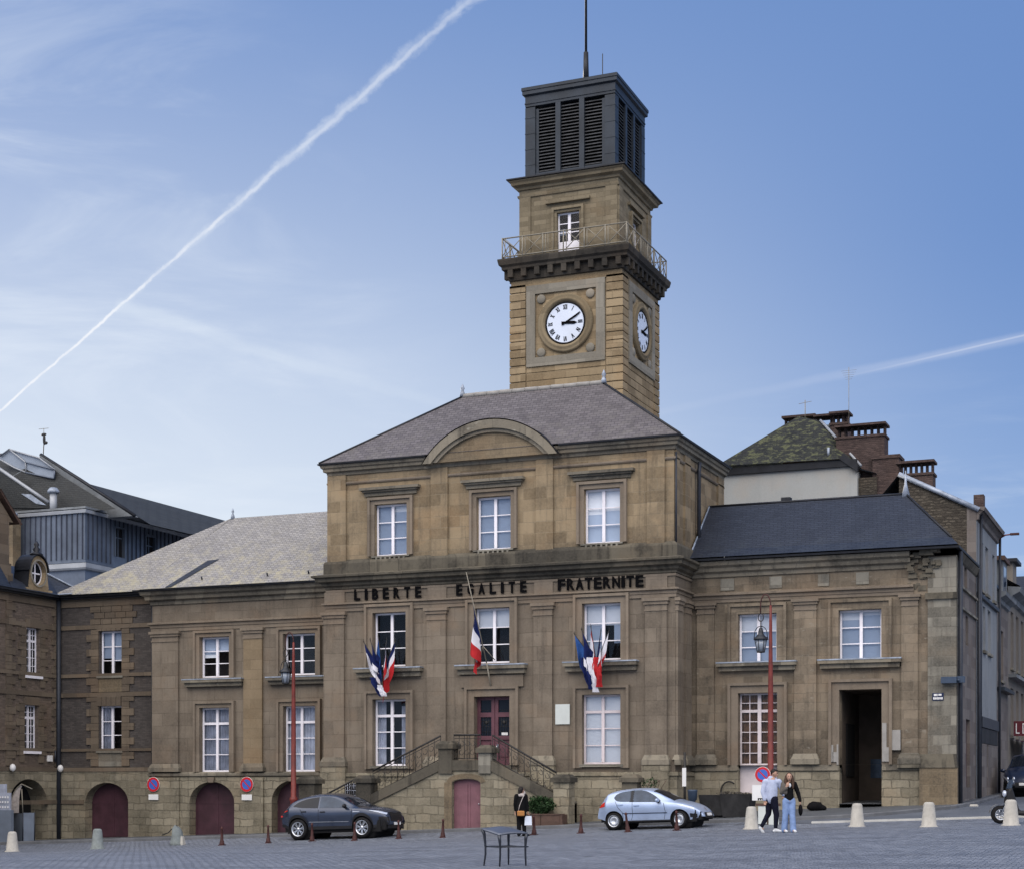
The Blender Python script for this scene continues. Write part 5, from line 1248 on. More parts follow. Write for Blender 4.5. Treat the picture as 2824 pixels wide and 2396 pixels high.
# ================================================================ GROUND
def sheet(name,xs,ys,mat,dz=0.,clip=None):
    vs=[];idx={};fs=[]
    for i,x in enumerate(xs):
        for j,y in enumerate(ys): vs.append((x,y,g(x,y)+dz))
    n=len(ys)
    for i in range(len(xs)-1):
        for j in range(n-1):
            cx=(xs[i]+xs[i+1])/2;cy=(ys[j]+ys[j+1])/2
            if clip and not clip(cx,cy): continue
            fs.append((i*n+j,(i+1)*n+j,(i+1)*n+j+1,i*n+j+1))
    m=MB();m.add(vs,fs,0,True);return structure(m.build(name,M[mat]))
def rng(a,b,s):
    n=max(1,round((b-a)/s));return [a+(b-a)*i/n for i in range(n+1)]
xs=[-400,-200,-120,-80]+rng(-64,24,1.)+[40,80,200,400];ys=[-60,-20,0]+rng(8,80,1.)+[90,100,120,160,300,700]
sheet('cobbled_square',xs,ys,'cobble')
# asphalt lane in front of the right wing and up the street
sheet('road',rng(-14.,30,.5),rng(52.75,60,.5)+rng(61,120,2.),'asphalt',.006)
m=MB();xk=rng(-11.4,6,.4)
m.add([(x,y,g(x,52.7)+h) for x in xk for y,h in ((52.6,-.1),(52.61,.055),(52.78,.06),(52.79,-.1))],[(i*4+j,(i+1)*4+j,(i+1)*4+j+1,i*4+j+1) for i in range(len(xk)-1) for j in range(3)])
structure(m.build('kerb',M['kerb_pale']))
# pavement with kerb
edge=[(-47,54.2),(-40,54.2),(-34,54.2),(-28,54.2),(-22,54.2),(-18,54.2),(-14,54.3),(-12,54.4),(-10.5,54.8),(-9.4,55.8),(-8.6,57.),(-7.7,58.3),(-7.35,60.),(-7.3,64.5),(-7.3,72),(-7.3,80),(-7.3,120)]
inner=[(-47,62),(-40,62),(-34,62),(-28,62),(-22,62),(-18,62),(-14,62),(-12,62),(-11.5,62),(-11,62),(-10.5,62),(-10,62),(-9.5,62),(-9.5,64.5),(-9.5,72),(-9.5,80),(-9.5,120)]
m=MB();N=8;K=len(edge)
def dense(p):
    out=[]
    for i in range(len(p)-1):
        for k in range(6): out.append((lerp(p[i][0],p[i+1][0],k/6),lerp(p[i][1],p[i+1][1],k/6)))
    return out+[p[-1]]
E_,I_=dense(edge),dense(inner)
def gp(x,y): return g(x,y)+.12
m=MB();n=len(E_);vs=[(lerp(E_[i][0],I_[i][0],j/N),lerp(E_[i][1],I_[i][1],j/N)) for i in range(n) for j in range(N+1)]
m.add([(x,y,gp(x,y)) for x,y in vs],[(i*(N+1)+j,(i+1)*(N+1)+j,(i+1)*(N+1)+j+1,i*(N+1)+j+1) for i in range(n-1) for j in range(N)],0,True)
structure(m.build('pavement',M['pave']))
m=MB()
path=[Vector(p) for p in E_];pr=[]
for i in range(n):
    t=(path[min(i+1,n-1)]-path[max(i-1,0)]).normalized();o=Vector((t.y,-t.x));x,y=path[i];z=gp(x,y)
    pr+=[(x-o.x*.12,y-o.y*.12,z+.003),(x-o.x*-.0,y-o.y*-.0,z+.004),(x+o.x*.03,y+o.y*.03,z-.02),(x+o.x*.04,y+o.y*.04,z-.3)]
m.add(pr,[(i*4+j,(i+1)*4+j,(i+1)*4+j+1,i*4+j+1) for i in range(n-1) for j in range(3)])
structure(m.build('kerb',M['kerb']))
# ================================================================ STREET FURNITURE
def cone_post(x,y,label,first=[None]):
    z=g(x,y)-.02
    if first[0] is None:
        t=thing('street_post',label,'post',(x,y,z),'worn red tapered iron posts along the parking bays')
        m=MB();m.lathe([(.085,.0),(.085,.1),(.07,.13),(.075,.16),(.055,.2),(.03,.56),(.042,.57),(.042,.62),(.02,.65),(0,.655)],12);m.build('shaft',M['redpost_old'],t)
        m=MB();m.box(-.1,.1,-.1,.1,-.1,.05);m.build('foot',M['redpost_old'],t)
        first[0]=t;return t
    return dup(first[0],(x,y,z),label,rot=(rnd.uniform(-.03,.03),rnd.uniform(-.03,.03),rnd.uniform(0,3)))
def gp_ray(px,py):
    """ground point seen at a photo pixel"""
    t=(px-1412)/4608;v=(2170-py)/4608;phi=math.atan(1898/4608.);c,s=math.cos(phi),math.sin(phi)
    d=(-s+t*c,c+t*s,v);k=30.
    for _ in range(60):
        z=g(k*d[0],k*d[1]);k=.5*k+.5*(z-1.6)/d[2]
    return k*d[0],k*d[1]
cones=[(-31.6,48.8),(-29.2,48.9),(-27.0,48.8),(-24.95,48.7),(-23.0,48.75),(-21.05,48.8),(-19.6,49.5),(-18.1,50.2),(-16.9,51.2),(-15.9,52.)]
PXC=[(612,2327),(740,2321),(861,2316),(978,2314),(1100,2309),(1221,2306),(1473,2298),(1602,2294),(1732,2290),(1867,2286)]
clab=['street post before the third arched door, left of the dark grey car','street post in front of the rear wheel gap of the dark grey car','street post in front of the front door of the dark grey car','street post in front of the nose of the dark grey car','street post left of the cellar door below the stairs','street post','street post right beside the person carrying the white bag','street post between the planter and the light blue hatchback','leaning dark street post in front of the rear door of the light blue hatchback','street post in front of the front wheel of the light blue hatchback']
XYC=[gp_ray(a,b+3) for a,b in PXC]
CL=['worn red iron post on the paving just left of the dark grey car','worn red iron post in front of the rear wheel of the dark grey car','worn red iron post in front of the front wheel of the dark grey car','worn red iron post in front of the front bumper of the dark grey car']
names=['worn red iron post before the plum arched door, leftmost of the posts',
 'worn red iron post left of the dark grey car, nearest its tail',
 'dark worn iron post in front of the rear wheel of the dark grey car',
 'dark worn iron post just behind the front wheel of the dark grey car',
 'dark worn iron post in front of the nose of the dark grey car',
 'worn red iron post standing between the dark grey car and the cellar door',
 'worn red iron post right beside the person with the white bag',
 'worn red iron post between the brown planter and the light blue hatchback',
 'dark iron post leaning in front of the rear door of the light blue hatchback',
 'worn red iron post in front of the front wheel of the light blue hatchback']
for (x,y),nm in zip(XYC,names):
    o=cone_post(x,y,nm)
    if 'leaning' in nm:o.rotation_euler=(0,-.12,0)
def stone_bollard(px,py,label,grey=False,group='pale tapered stone bollards round the square',first=[None],h=.72):
    x,y=gp_ray(px,py);z=g(x,y)-.02
    if grey or first[0] is None:
        m=MB();k=h/.7
        m.lathe([(.27,0),(.265,.03),(.215,.06),(.155,.62),(.14,.67),(.1,.70),(0,.705)],20)
        for i,v in enumerate(m.v): m.v[i]=(v[0],v[1],v[2]*k)
        o=m.build('stone_bollard',M['bollard_grey' if grey else 'bollard'])
        o.location=(x,y,z);tag(o,label,'bollard',group)
        if not grey: first[0]=o
        return o
    o=first[0].copy();COL.objects.link(o);o.location=(x,y,z);o.rotation_euler=(0,0,rnd.uniform(0,6));return tag(o,label,'bollard',group)
stone_bollard(34,2347,'pale stone bollard in front of the grey terrace panels, leftmost one')
stone_bollard(2072,2285,'pale stone bollard between the light blue hatchback and the walking couple')
stone_bollard(2364,2278,'pale stone bollard in front of the open dark portal')
stone_bollard(2562,2279,'pale stone bollard in front of the grey corner pier with the street name plate')
stone_bollard(2788,2275,'pale stone bollard with grey streaks in front of the black motor scooter')
stone_bollard(269,2340,'green grey weathered stone bollard before the left plum arched door',True)
# broken bollard
x,y=gp_ray(489,2329);bb=thing('broken_bollard','broken grey stone bollard with a bent iron bar sticking out of its top','bollard',(x,y,g(x,y)-.02))
m=MB();m.lathe([(.26,0),(.23,.1),(.2,.35),(.17,.62),(.1,.7),(0,.66)],14)
random.seed(5)
for i,v in enumerate(m.v):
    k=1+.22*mnoise.noise(Vector(v)*6);q=1 if v[2]<.45 else 1-.35*max(0,v[0]/.2);m.v[i]=(v[0]*k,v[1]*k,v[2]*q*(1+.1*mnoise.noise(Vector(v)*9)))
m.build('shaft',M['bollard_grey'],bb)
m=MB();m.tube([(0,0,.6),(-.02,0,.72),(-.2,.05,.64),(-.45,.1,.45),(-.75,.15,.36)],.018,5);m.build('iron_bar',M['iron'],bb)
m=MB();m.tbox(.12,.3,-.1,.1,0,.34,.05,.05);m.build('chipped_piece',M['bollard'],bb)
# no parking signs on the wall
def noparking(loc,rotz,r,label,pole=False,group='round no parking signs'):
    t=thing('no_parking_sign',label,'traffic sign',loc,group,rot=(0,0,rotz))
    F=lambda x,y,h:(x,-h,y)
    m=MB();m.lathe([(0,.0),(r,.0),(r,.015),(0,.016)],36,F);d=m.build('disc',M['sign_white'],t)
    MB().lathe([(r*.66,.018),(r*.97,.018)],36,F,cap=False).build('red_rim',M['sign_red'],d,fix=False)
    MB().lathe([(0,.0185),(r*.66,.0185)],36,F,cap=False).build('blue_field',M['sign_blue'],d,fix=False)
    m=MB();a=math.radians(45);c,s=math.cos(a),math.sin(a);w=.085*r
    m.add([F(-c*r*.72-s*w,s*r*.72-c*w,.022),F(-c*r*.72+s*w,s*r*.72+c*w,.022),F(c*r*.72+s*w,-s*r*.72+c*w,.022),F(c*r*.72-s*w,-s*r*.72-c*w,.022)],[(0,1,2,3)])
    m.build('red_bar',M['sign_red'],d,fix=False)
    m=MB();m.box(-r*.75,r*.8,-.015,.0,-r-.33,-r-.1);m.build('lower_plate',M['sign_white'],t)
    return t
noparking((-40.41,WY-.2,1.72),0,.31,'round red and blue no parking sign on the wall left of the second plum arch')
noparking((-35.9,WY-.2,1.72),0,.31,'round red and blue no parking sign on the wall right of the second plum arch')
sg2=noparking((-13.28,53.85,2.02),0,.26,'round no parking sign on the lamp post behind the walking couple')
m=MB();m.box(-.35,.3,-.02,-.005,-.85,-.34);m.build('white_board',M['sign_white'],sg2)
m=MB();m.box(-.16,.28,-.026,-.021,-.8,-.77);m.box(-.16,-.12,-.026,-.021,-.84,-.77);
for k in range(5): m.box(-.08+.07*k,-.04+.07*k,-.026,-.021,-.84,-.79)
m.build('lettering',M['letter'],sg2)
# street lamps
def street_lamp(x,y,H,label,first=[None]):
    z=g(x,y)+.1 if y>54.1 else g(x,y)
    t=thing('street_lamp',label,'street lamp',(x,y,z),'red street lamps with hanging lanterns')
    m=MB();m.lathe([(.2,0),(.2,.12),(.15,.2),(.17,.3),(.13,.4),(.12,1.2),(.15,1.25),(.15,1.32),(.1,1.4),(.085,H*.6),(.05,H-.5),(.035,H)],14);m.build('pole',M['redpost'],t)
    m=MB();cx=-.17;pts=[(0,0,H-.3),(0,0,H)]+[(cx+.17*math.cos(a),0,H+.17*math.sin(a)*2.2) for a in [math.pi*k/10 for k in range(1,11)]]+[(-.34,0,H-.25)]
    m.tube(pts,.022,6);cr=m.build('crook',M['redpost_old'],t)
    lx=-.33
    m=MB()
    m.tube([(lx,0,H-.2)]+[(lx+.09*math.cos(a),0,H-.38+.13*math.sin(a)) for a in [math.pi/2+k*math.pi/7 for k in range(14)]],.018,5);m.tube([(lx,0,H-.5),(lx,0,H-.72)],.02,5)
    m.build('scroll',M['iron'],t)
    m=MB();m.lathe([(.02,H-.72),(.06,H-.74),(.09,H-.86),(.09,H-.92),(.13,H-.98),(.24,H-1.08),(.25,H-1.12),(.16,H-1.13)],12,lambda a,b,h:(lx+a,b,h));
    m.tube([(lx-.23,0,H-1.1)]+[(lx+.21*math.cos(a),0,H-.92+.25*math.sin(a)) for a in [math.pi-k*math.pi/8 for k in range(9)]]+[(lx+.23,0,H-1.1)],.014,5)
    for k in range(6):
        a=k*math.pi/3+.3;m.tube([(lx+.2*math.cos(a),.2*math.sin(a),H-1.1),(lx+.13*math.cos(a),.13*math.sin(a),H-1.5)],.012,4)
    m.lathe([(.14,H-1.5),(.14,H-1.54),(0,H-1.56)],10,lambda a,b,h:(lx+a,b,h))
    la=m.build('lantern',M['lampmetal'],t)
    MB().lathe([(.19,H-1.11),(.125,H-1.5)],12,lambda a,b,h:(lx+a,b,h)).build('lamp_glass',M['lampglass'],la)
    return t
def base(x,y): return g(x,y)+(.1 if y>54.2 else 0)
street_lamp(-31.2,54.4,7.0-base(-31.2,54.4),'red street lamp behind the dark grey car in front of the left wing')
street_lamp(-13.1,54.2,7.5-base(-13.1,54.2),'red street lamp with a lantern in front of the glazed door, behind the walking couple')
# table
x,y=gp_ray(1391,2386)
tb=thing('steel_table','grey steel table with a curved top and slim legs on the open square','table',(x,y,g(x,y)),rot=(0,0,R(22.4)))
cL,cF,cR,cB=Vector((-.43,-.02,.70)),Vector((-.10,-.36,.60)),Vector((.43,-.12,.625)),Vector((.08,.34,.715))
m=MB();n=10;up=[]
for i in range(n+1):
    for j in range(n+1):
        u,v=i/n,j/n;p=cL.lerp(cF,u).lerp(cB.lerp(cR,u),v);p.z+=.05*math.sin(math.pi*u)*math.sin(math.pi*v)+.02*math.sin(math.pi*v);up.append(p)
k=len(up);q=[(i*(n+1)+j,(i+1)*(n+1)+j,(i+1)*(n+1)+j+1,i*(n+1)+j+1) for i in range(n) for j in range(n)]
bd=[i*(n+1) for i in range(n+1)]+[n*(n+1)+j for j in range(1,n+1)]+[i*(n+1)+n for i in range(n-1,-1,-1)]+[j for j in range(n-1,0,-1)]
m.add(up+[p-Vector((0,0,.03)) for p in up],q+[tuple(k+a for a in f_) for f_ in q]+[(bd[i],bd[(i+1)%len(bd)],k+bd[(i+1)%len(bd)],k+bd[i]) for i in range(len(bd))],0,True)
m.build('tabletop',M['tabletop'],tb)
for cn,fx in ((cL,.03),(cF,.01),(cR,-.01),(cB,.0)):
    m=MB();x_,y_=cn.x*.96,cn.y*.96;z_=cn.z-.02
    m.tube([(x_,y_,z_),(x_+fx*1.3,y_,z_-.1),(x_+fx*2,y_,.36),(x_+fx*2,y_,.22),(x_+fx,y_,.0)],[.034,.028,.02,.019,.014],6);m.build('leg',M['steel'],tb)
m=MB();ring=[(c.x*.94+.04,c.y*.94,.36) for c in (cL,cF,cR,cB)];m.tube(ring+[ring[0]],.013,5);m.build('stretcher',M['steel'],tb)
# planter
pt=thing('wooden_planter','brown wooden planter box with a green bush beside the stairs','planter',(-21.2,54.55,g(-21.2,54.5)),wc=True)
zb=g(-21.2,54.5);m=MB()
for a,b in ((-22.0,-21.31),(-21.29,-20.6)):
    m.box(a,b,54.35,54.85,zb+.05,zb+.52);m.box(a-.012,b+.012,54.33,54.87,zb+.48,zb+.525)
for a in (-21.95,-20.65): m.box(a-.05,a+.05,54.4,54.8,zb-.1,zb+.06)
m.box(-20.6,-20.5,54.36,54.84,zb+.03,zb+.5);m.build('box',M['wood'],pt)
MB().box(-21.98,-20.62,54.37,54.83,zb+.4,zb+.5).build('soil',M['asphalt_box'],pt)
bu=tag(foliage('leafy_bush',None,(-21.42,54.6,zb+.82),(.62,.36,.42),2200,.055,seed=2),'dense small green bush growing in the brown planter','bush')
# dark containers, bin, post and hoop beside the glazed door
def flat(px,py): return gp_ray(px,py)
cx_,cy_=-14.9,55.6;zc=g(cx_,cy_)+.12
dc=thing('dark_container','long dark rusty container with plants in it below the glazed door','container',(cx_,cy_,zc),wc=True)
m=MB();m.tbox(-15.75,-15.0,55.2,56.0,zc+.05,zc+.75,-.08,-.06);m.tbox(-14.97,-14.1,55.1,55.9,zc+.0,zc+.78,-.1,-.06);m.box(-15.7,-14.2,55.3,55.9,zc-.1,zc+.1);m.build('box',M['asphalt_box'],dc)
foliage('dry_plants',dc,(-14.7,55.5,zc+.8),(.75,.25,.08),260,.04,'greycloth',seed=9)
bn=thing('waste_bin','slim blue grey bin with a wide rim on a post left of the dark container','bin',(-16.0,55.,g(-16.,55.)+.12))
m=MB();m.lathe([(.09,0),(.1,.62),(.15,.66),(.17,.95),(.18,1.0),(.15,1.0)],14);m.build('body',M['blue_metal'],bn)
ip=thing('sign_post','dark iron post with a narrow white plate standing by the pavilion corner','post',(-16.75,56.6,g(-16.75,56.6)+.1))
m=MB();m.tube([(0,0,0),(0,0,2.3)],.045,8);m.build('post',M['iron'],ip);m=MB();m.box(-.07,.07,-.07,-.05,1.1,1.75);m.build('plate',M['sign_white'],ip)
hp=thing('iron_hoop','rusty iron hoop hanging on the stone plinth left of the glazed door','hoop',(-15.75,WY-.16,1.45))
m=MB();m.tube([(.3*math.cos(a),0,.36*math.sin(a)) for a in [math.pi*.28+k*math.pi*1.4/18 for k in range(19)]],.03,6);m.build('ring',M['iron'],hp)
bx=thing('white_board','pair of small white boards with dark legs behind the walking couple','board',(-12.85,52.6,g(-12.85,52.6)),wc=True)
zz=g(-12.85,52.6);m=MB();m.box(-13.12,-12.84,52.6,52.64,zz+.02,zz+.6);m.box(-12.78,-12.45,52.6,52.64,zz+.0,zz+.62);m.build('panel',M['plaque'],bx);m=MB();m.box(-12.83,-12.79,52.58,52.66,zz,zz+.7);m.box(-13.2,-12.4,52.58,52.66,zz+.6,zz+.68);m.build('frame',M['wood'],bx)
rb=thing('dark_rubbish_bag','small dark slumped bag lying against the plinth right of the couple','bag',(-12.35,57.6,g(-12.35,57.6)+.12))
m=MB();m.ell((0,0,.14),(.3,.2,.17),12,8);m.ell((.2,.05,.1),(.2,.18,.12),10,7)
for i,v in enumerate(m.v): m.v[i]=tuple(Vector(v)*(1+.15*mnoise.noise(Vector(v)*7)))
m.build('sack',M['blackcloth'],rb)
cr=tag(MB().tbox(-.14,.14,-.1,.1,0,.07,.03,.02).build('kerb_wedge',M['bollard'],loc=(-7.0,57.6,g(-7.,57.6)+.1)),'pale concrete wedge lying at the street corner kerb','wedge')
# cafe terrace at the left edge
ct=thing('terrace_screen','grey cafe terrace panels standing before the dark arch','terrace screen',(-44.6,55.2,g(-44.6,55.2)+.1),wc=True)
zt=g(-44.6,55.2)+.1
def PYf(px,Y):
    phi=math.atan(1898/4608.);c,s=math.cos(phi),math.sin(phi);t=(px-1412)/4608;return Y*(-s+t*c)/(c+t*s)
m=MB();xa,xb,xc=PYf(30,56.),PYf(63,55.4),PYf(95,55.9)
m.add([(xa,56.,zt),(xb,55.4,zt),(xb,55.4,zt+1.15),(xa,56.,zt+1.15)],[(0,1,2,3)]);m.add([(xb,55.4,zt),(xc,55.9,zt),(xc,55.9,zt+1.18),(xb,55.4,zt+1.18)],[(0,1,2,3)])
m.build('panel',M['grey_panel'],ct)
m=MB()
for x,y in ((xa,56.),(xb,55.4),(xc,55.9)): m.tube([(x,y,zt-.1),(x,y,zt+1.2)],.025,5)
m.build('post',M['pipe'],ct)
cl=thing('wind_cloth','loose pale cloth sagging from a bent frame above the grey terrace panels','cloth',(-44.8,55.6,zt),wc=True)
m=MB();p0=Vector((PYf(60,55.6),55.6,zt+2.35));p1=Vector((PYf(22,55.6),55.6,zt+1.15))
pts=[p0.lerp(p1,k/8)+Vector((-.06*math.sin(math.pi*k/8),0,.22*math.sin(math.pi*k/8))) for k in range(9)]
for k in range(8):
    a,b=pts[k],pts[k+1];w=.02+.55*k/8;w2=.02+.55*(k+1)/8
    m.quad([a,b,(b.x+w2*.9,b.y+.05,max(zt+1.17,b.z-w2*.12)),(a.x+w*.9,a.y+.05,max(zt+1.17,a.z-w*.12))])
m.build('cloth',M['scarf'],cl);m=MB();m.tube(pts,.025,5);m.tube([(p0.x,p0.y,p0.z-.2),(p0.x+.02,55.65,zt+1.1)],.02,5);m.tube([pts[0],(p0.x+.45,55.7,p0.z-.2)],.02,5);m.build('frame',M['rail'],cl)
kb=thing('display_board','tall grey display cabinet with pale notices at the left edge','display board',(-45.,54.6,zt),wc=True)
x0,x1=PYf(-60,54.6),PYf(31,54.6)
m=MB();m.box(x0,x1,54.6,54.75,zt,zt+1.3);m.build('base',M['grey_panel'],kb);m=MB();m.box(x0,PYf(14,54.6),54.62,54.72,zt+1.3,zt+2.35);m.box(PYf(14,54.6),PYf(26,54.6),54.62,54.72,zt+1.3,zt+2.0);m.build('glass_case',M['blind_grey'],kb)
m=MB()
for k in range(3):
    for j in range(5): m.box(x1-.2-.13*j,x1-.14-.13*j,54.59,54.615,zt+1.38+.2*k,zt+1.46+.2*k)
m.build('notice',M['sign_white'],kb)
# ================================================================ FLAGS
def drape(m,p0,p1,W,mats,lean=(0,0),fold=.05,seed=0,n=22,k=18,pinch=.55,a0=.0,a1=.8):
    """limp flag: hoist along the pole p1 (tip) -> p0, fly hanging down"""
    p0=Vector(p0);p1=Vector(p1);base=len(m.v);vs=[];fs=[];mi=[]
    for i in range(n+1):
        a=i/n;pt=p1.lerp(p0,lerp(a0,a1,a))
        for j in range(k+1):
            b=j/k
            cen=p1.lerp(p0,lerp(a0,a1,.5));q=pt.copy()
            q.x=lerp(pt.x,cen.x,pinch*b)+lean[0]*b+fold*b*math.sin(a*9+seed+b*2)
            q.y=lerp(pt.y,cen.y,pinch*b)+lean[1]*b-fold*1.2*math.cos(a*11+seed*2)*b
            q.z=pt.z-W*b+(-.12*W*math.sin(a*3.1+seed)*b)
            vs.append(q)
    for i in range(n):
        for j in range(k):
            f_=(i*(k+1)+j,(i+1)*(k+1)+j,(i+1)*(k+1)+j+1,i*(k+1)+j+1)
            m.add([vs[t] for t in f_],[(0,1,2,3)],mats[min(len(mats)-1,int(len(mats)*(j+.5)/k))],True)
FM=[M['fl_blue'],M['fl_white'],M['fl_red'],M['fl_eu']]
yb=56.45
def fz(px,py,Y):
    ph=math.atan(1898/4608.);c,s=math.cos(ph),math.sin(ph);t=(px-1412)/4608;k=Y/(c+t*s);return Vector((k*(-s+t*c),Y,1.6+k*(2170-py)/4608))
def f1(x,y): return (980+x*.2405,1560+y*.2405)
def f3(x,y): return (1480+x*.2405,1560+y*.2405)
ff=thing('central_flag','large limp french flag on a white pole above the plum front door','flag',(-24.2,yb,5.9),wc=True)
P0=fz(*f1(1505,1110),56.6);P1=fz(*f1(1272,70),55.7)
m=MB();m.tube([P0,P1],[.026,.016],6);m.tube([P0,fz(*f1(1565,1440),56.95)],.03,5);m.tube([P0+(P1-P0)*.19,fz(*f1(1600,1075),56.75)],.02,5);m.tube([P0+(P1-P0)*.19,fz(*f1(1430,1075),56.75)],.02,5);m.build('pole',M['rail'],ff)
m=MB();drape(m,P0,P1,1.45,[0,1,2],lean=(-.05,.0),fold=.15,seed=1.2,n=26,k=21,pinch=.12,a0=.32,a1=.74);c_=m.build('cloth',FM,ff,fix=False)
def bunch(bpx,specs,where):
    bp=fz(*bpx,yb+.1)
    hold=thing('flag_holder','dark fan shaped flag holder on the sill '+where,'flag holder',bp,wc=True)
    m=MB();cx,cz=bp.x,bp.z;m.prism([(cx-.2,cz+.25),(cx+.2,cz+.25),(cx+.2,cz),(cx,cz-.28),(cx-.2,cz)],-.02,.05,front(yb+.14));m.build('shield',M['pipe'],hold)
    for k,(px,py,mats,W,lab,pinch,dx) in enumerate(specs):
        t=thing('small_flag',lab+' '+where,'flag',bp,wc=True)
        p0=bp+Vector((dx*.06,-.06,.05));p1=fz(px,py,yb-.1-.07*(k%2))
        m=MB();m.tube([p0,p1],.016,5);m.lathe([(.022,0),(.014,.05),(0,.12)],6,lambda a,b,h,p1=p1:(p1.x+a,p1.y+b,p1.z+h));m.build('pole',M['iron'],t)
        m=MB();drape(m,p0,p1,W,mats,lean=(dx,-.05),fold=.07,seed=k*1.7,pinch=pinch,a0=.03,a1=.8);m.build('cloth',FM,t,fix=False)
A_=[(*f1(97,870),[0,0,1,1],.72,'outer left navy and white flag',.15,.1),(*f1(170,845),[0,0,0,1],.8,'tall navy flag, second from the left,',.3,.08),(*f1(262,800),[3,3,0],.9,'blue flag, third from the left,',.3,.0),
    (*f1(358,850),[0,1,2,2,2],1.25,'french flag fourth from the left',.3,-.02),(*f1(460,850),[0,1,2,2],1.15,'outer right french flag',.2,-.02)]
bunch(f1(320,1240),A_,'below the motto word LIBERTE')
B_=[(*f3(430,775),[3,3,3],.85,'outer left mid blue flag',.15,.05),(*f3(515,730),[0,0,0,1],1.0,'navy flag, second from the left,',.3,.05),(*f3(622,695),[2,1,1,0],1.0,'red and white flag, third from the left,',.3,.02),(*f3(738,740),[0,0,1,1],1.0,'navy and white flag, fourth from the left,',.35,-.02),(*f3(832,735),[1,1,1,2],.9,'outer right white flag',.3,-.1)]
bunch(f3(690,1130),B_,'below the motto word FRATERNITE')
# lower drooping tricolour of the right bunch
dr_=thing('tricolour_drape','blue white and red drape hanging below the flags under the motto word FRATERNITE','flag',(-20.2,yb,5.9),wc=True)
m=MB()
for s,(x0,x1,b0,b1,mt) in enumerate(((-20.55,-20.32,-20.25,-19.98,0),(-20.32,-20.05,-20.1,-19.85,1),(-20.05,-19.72,-19.98,-19.72,2))):
    for i in range(8):
        for j in range(4):
            def P(i,j):
                a=i/8;u=lerp(lerp(x0,x1,j/4),lerp(b0,b1,j/4),a);z=lerp(6.25,5.0-.0,a)+(.18 if s==2 else (-.0 if s==1 else .1))*a
                return (u+.02*math.sin(i*2+j),yb-.14-.07*math.sin(j*1.6+i*.7)-.1*math.sin(math.pi*a),z)
            m.add([P(i,j),P(i+1,j),P(i+1,j+1),P(i,j+1)],[(0,1,2,3)],mt,True)
m.build('cloth',FM,dr_,fix=False)
dl_=thing('white_drape','white and navy drape hanging below the flags under the motto word LIBERTE','flag',(-28.6,yb,5.6),wc=True)
m=MB()
for s,(x0,x1,b0,b1,mt) in enumerate(((-28.98,-28.72,-28.62,-28.42,0),(-28.62,-28.4,-28.48,-28.22,1))):
    for i in range(7):
        for j in range(4):
            def P(i,j):
                a=i/7;u=lerp(lerp(x0,x1,j/4),lerp(b0,b1,j/4),a);z=lerp(5.75 if s==0 else 5.45,5.02,a)
                return (u+.02*math.sin(i*2+j),yb-.2-.06*math.sin(j*1.6+i*.7)-.08*s,z)
            m.add([P(i,j),P(i+1,j),P(i+1,j+1),P(i,j+1)],[(0,1,2,3)],mt,True)
m.build('cloth',FM,dl_,fix=False)
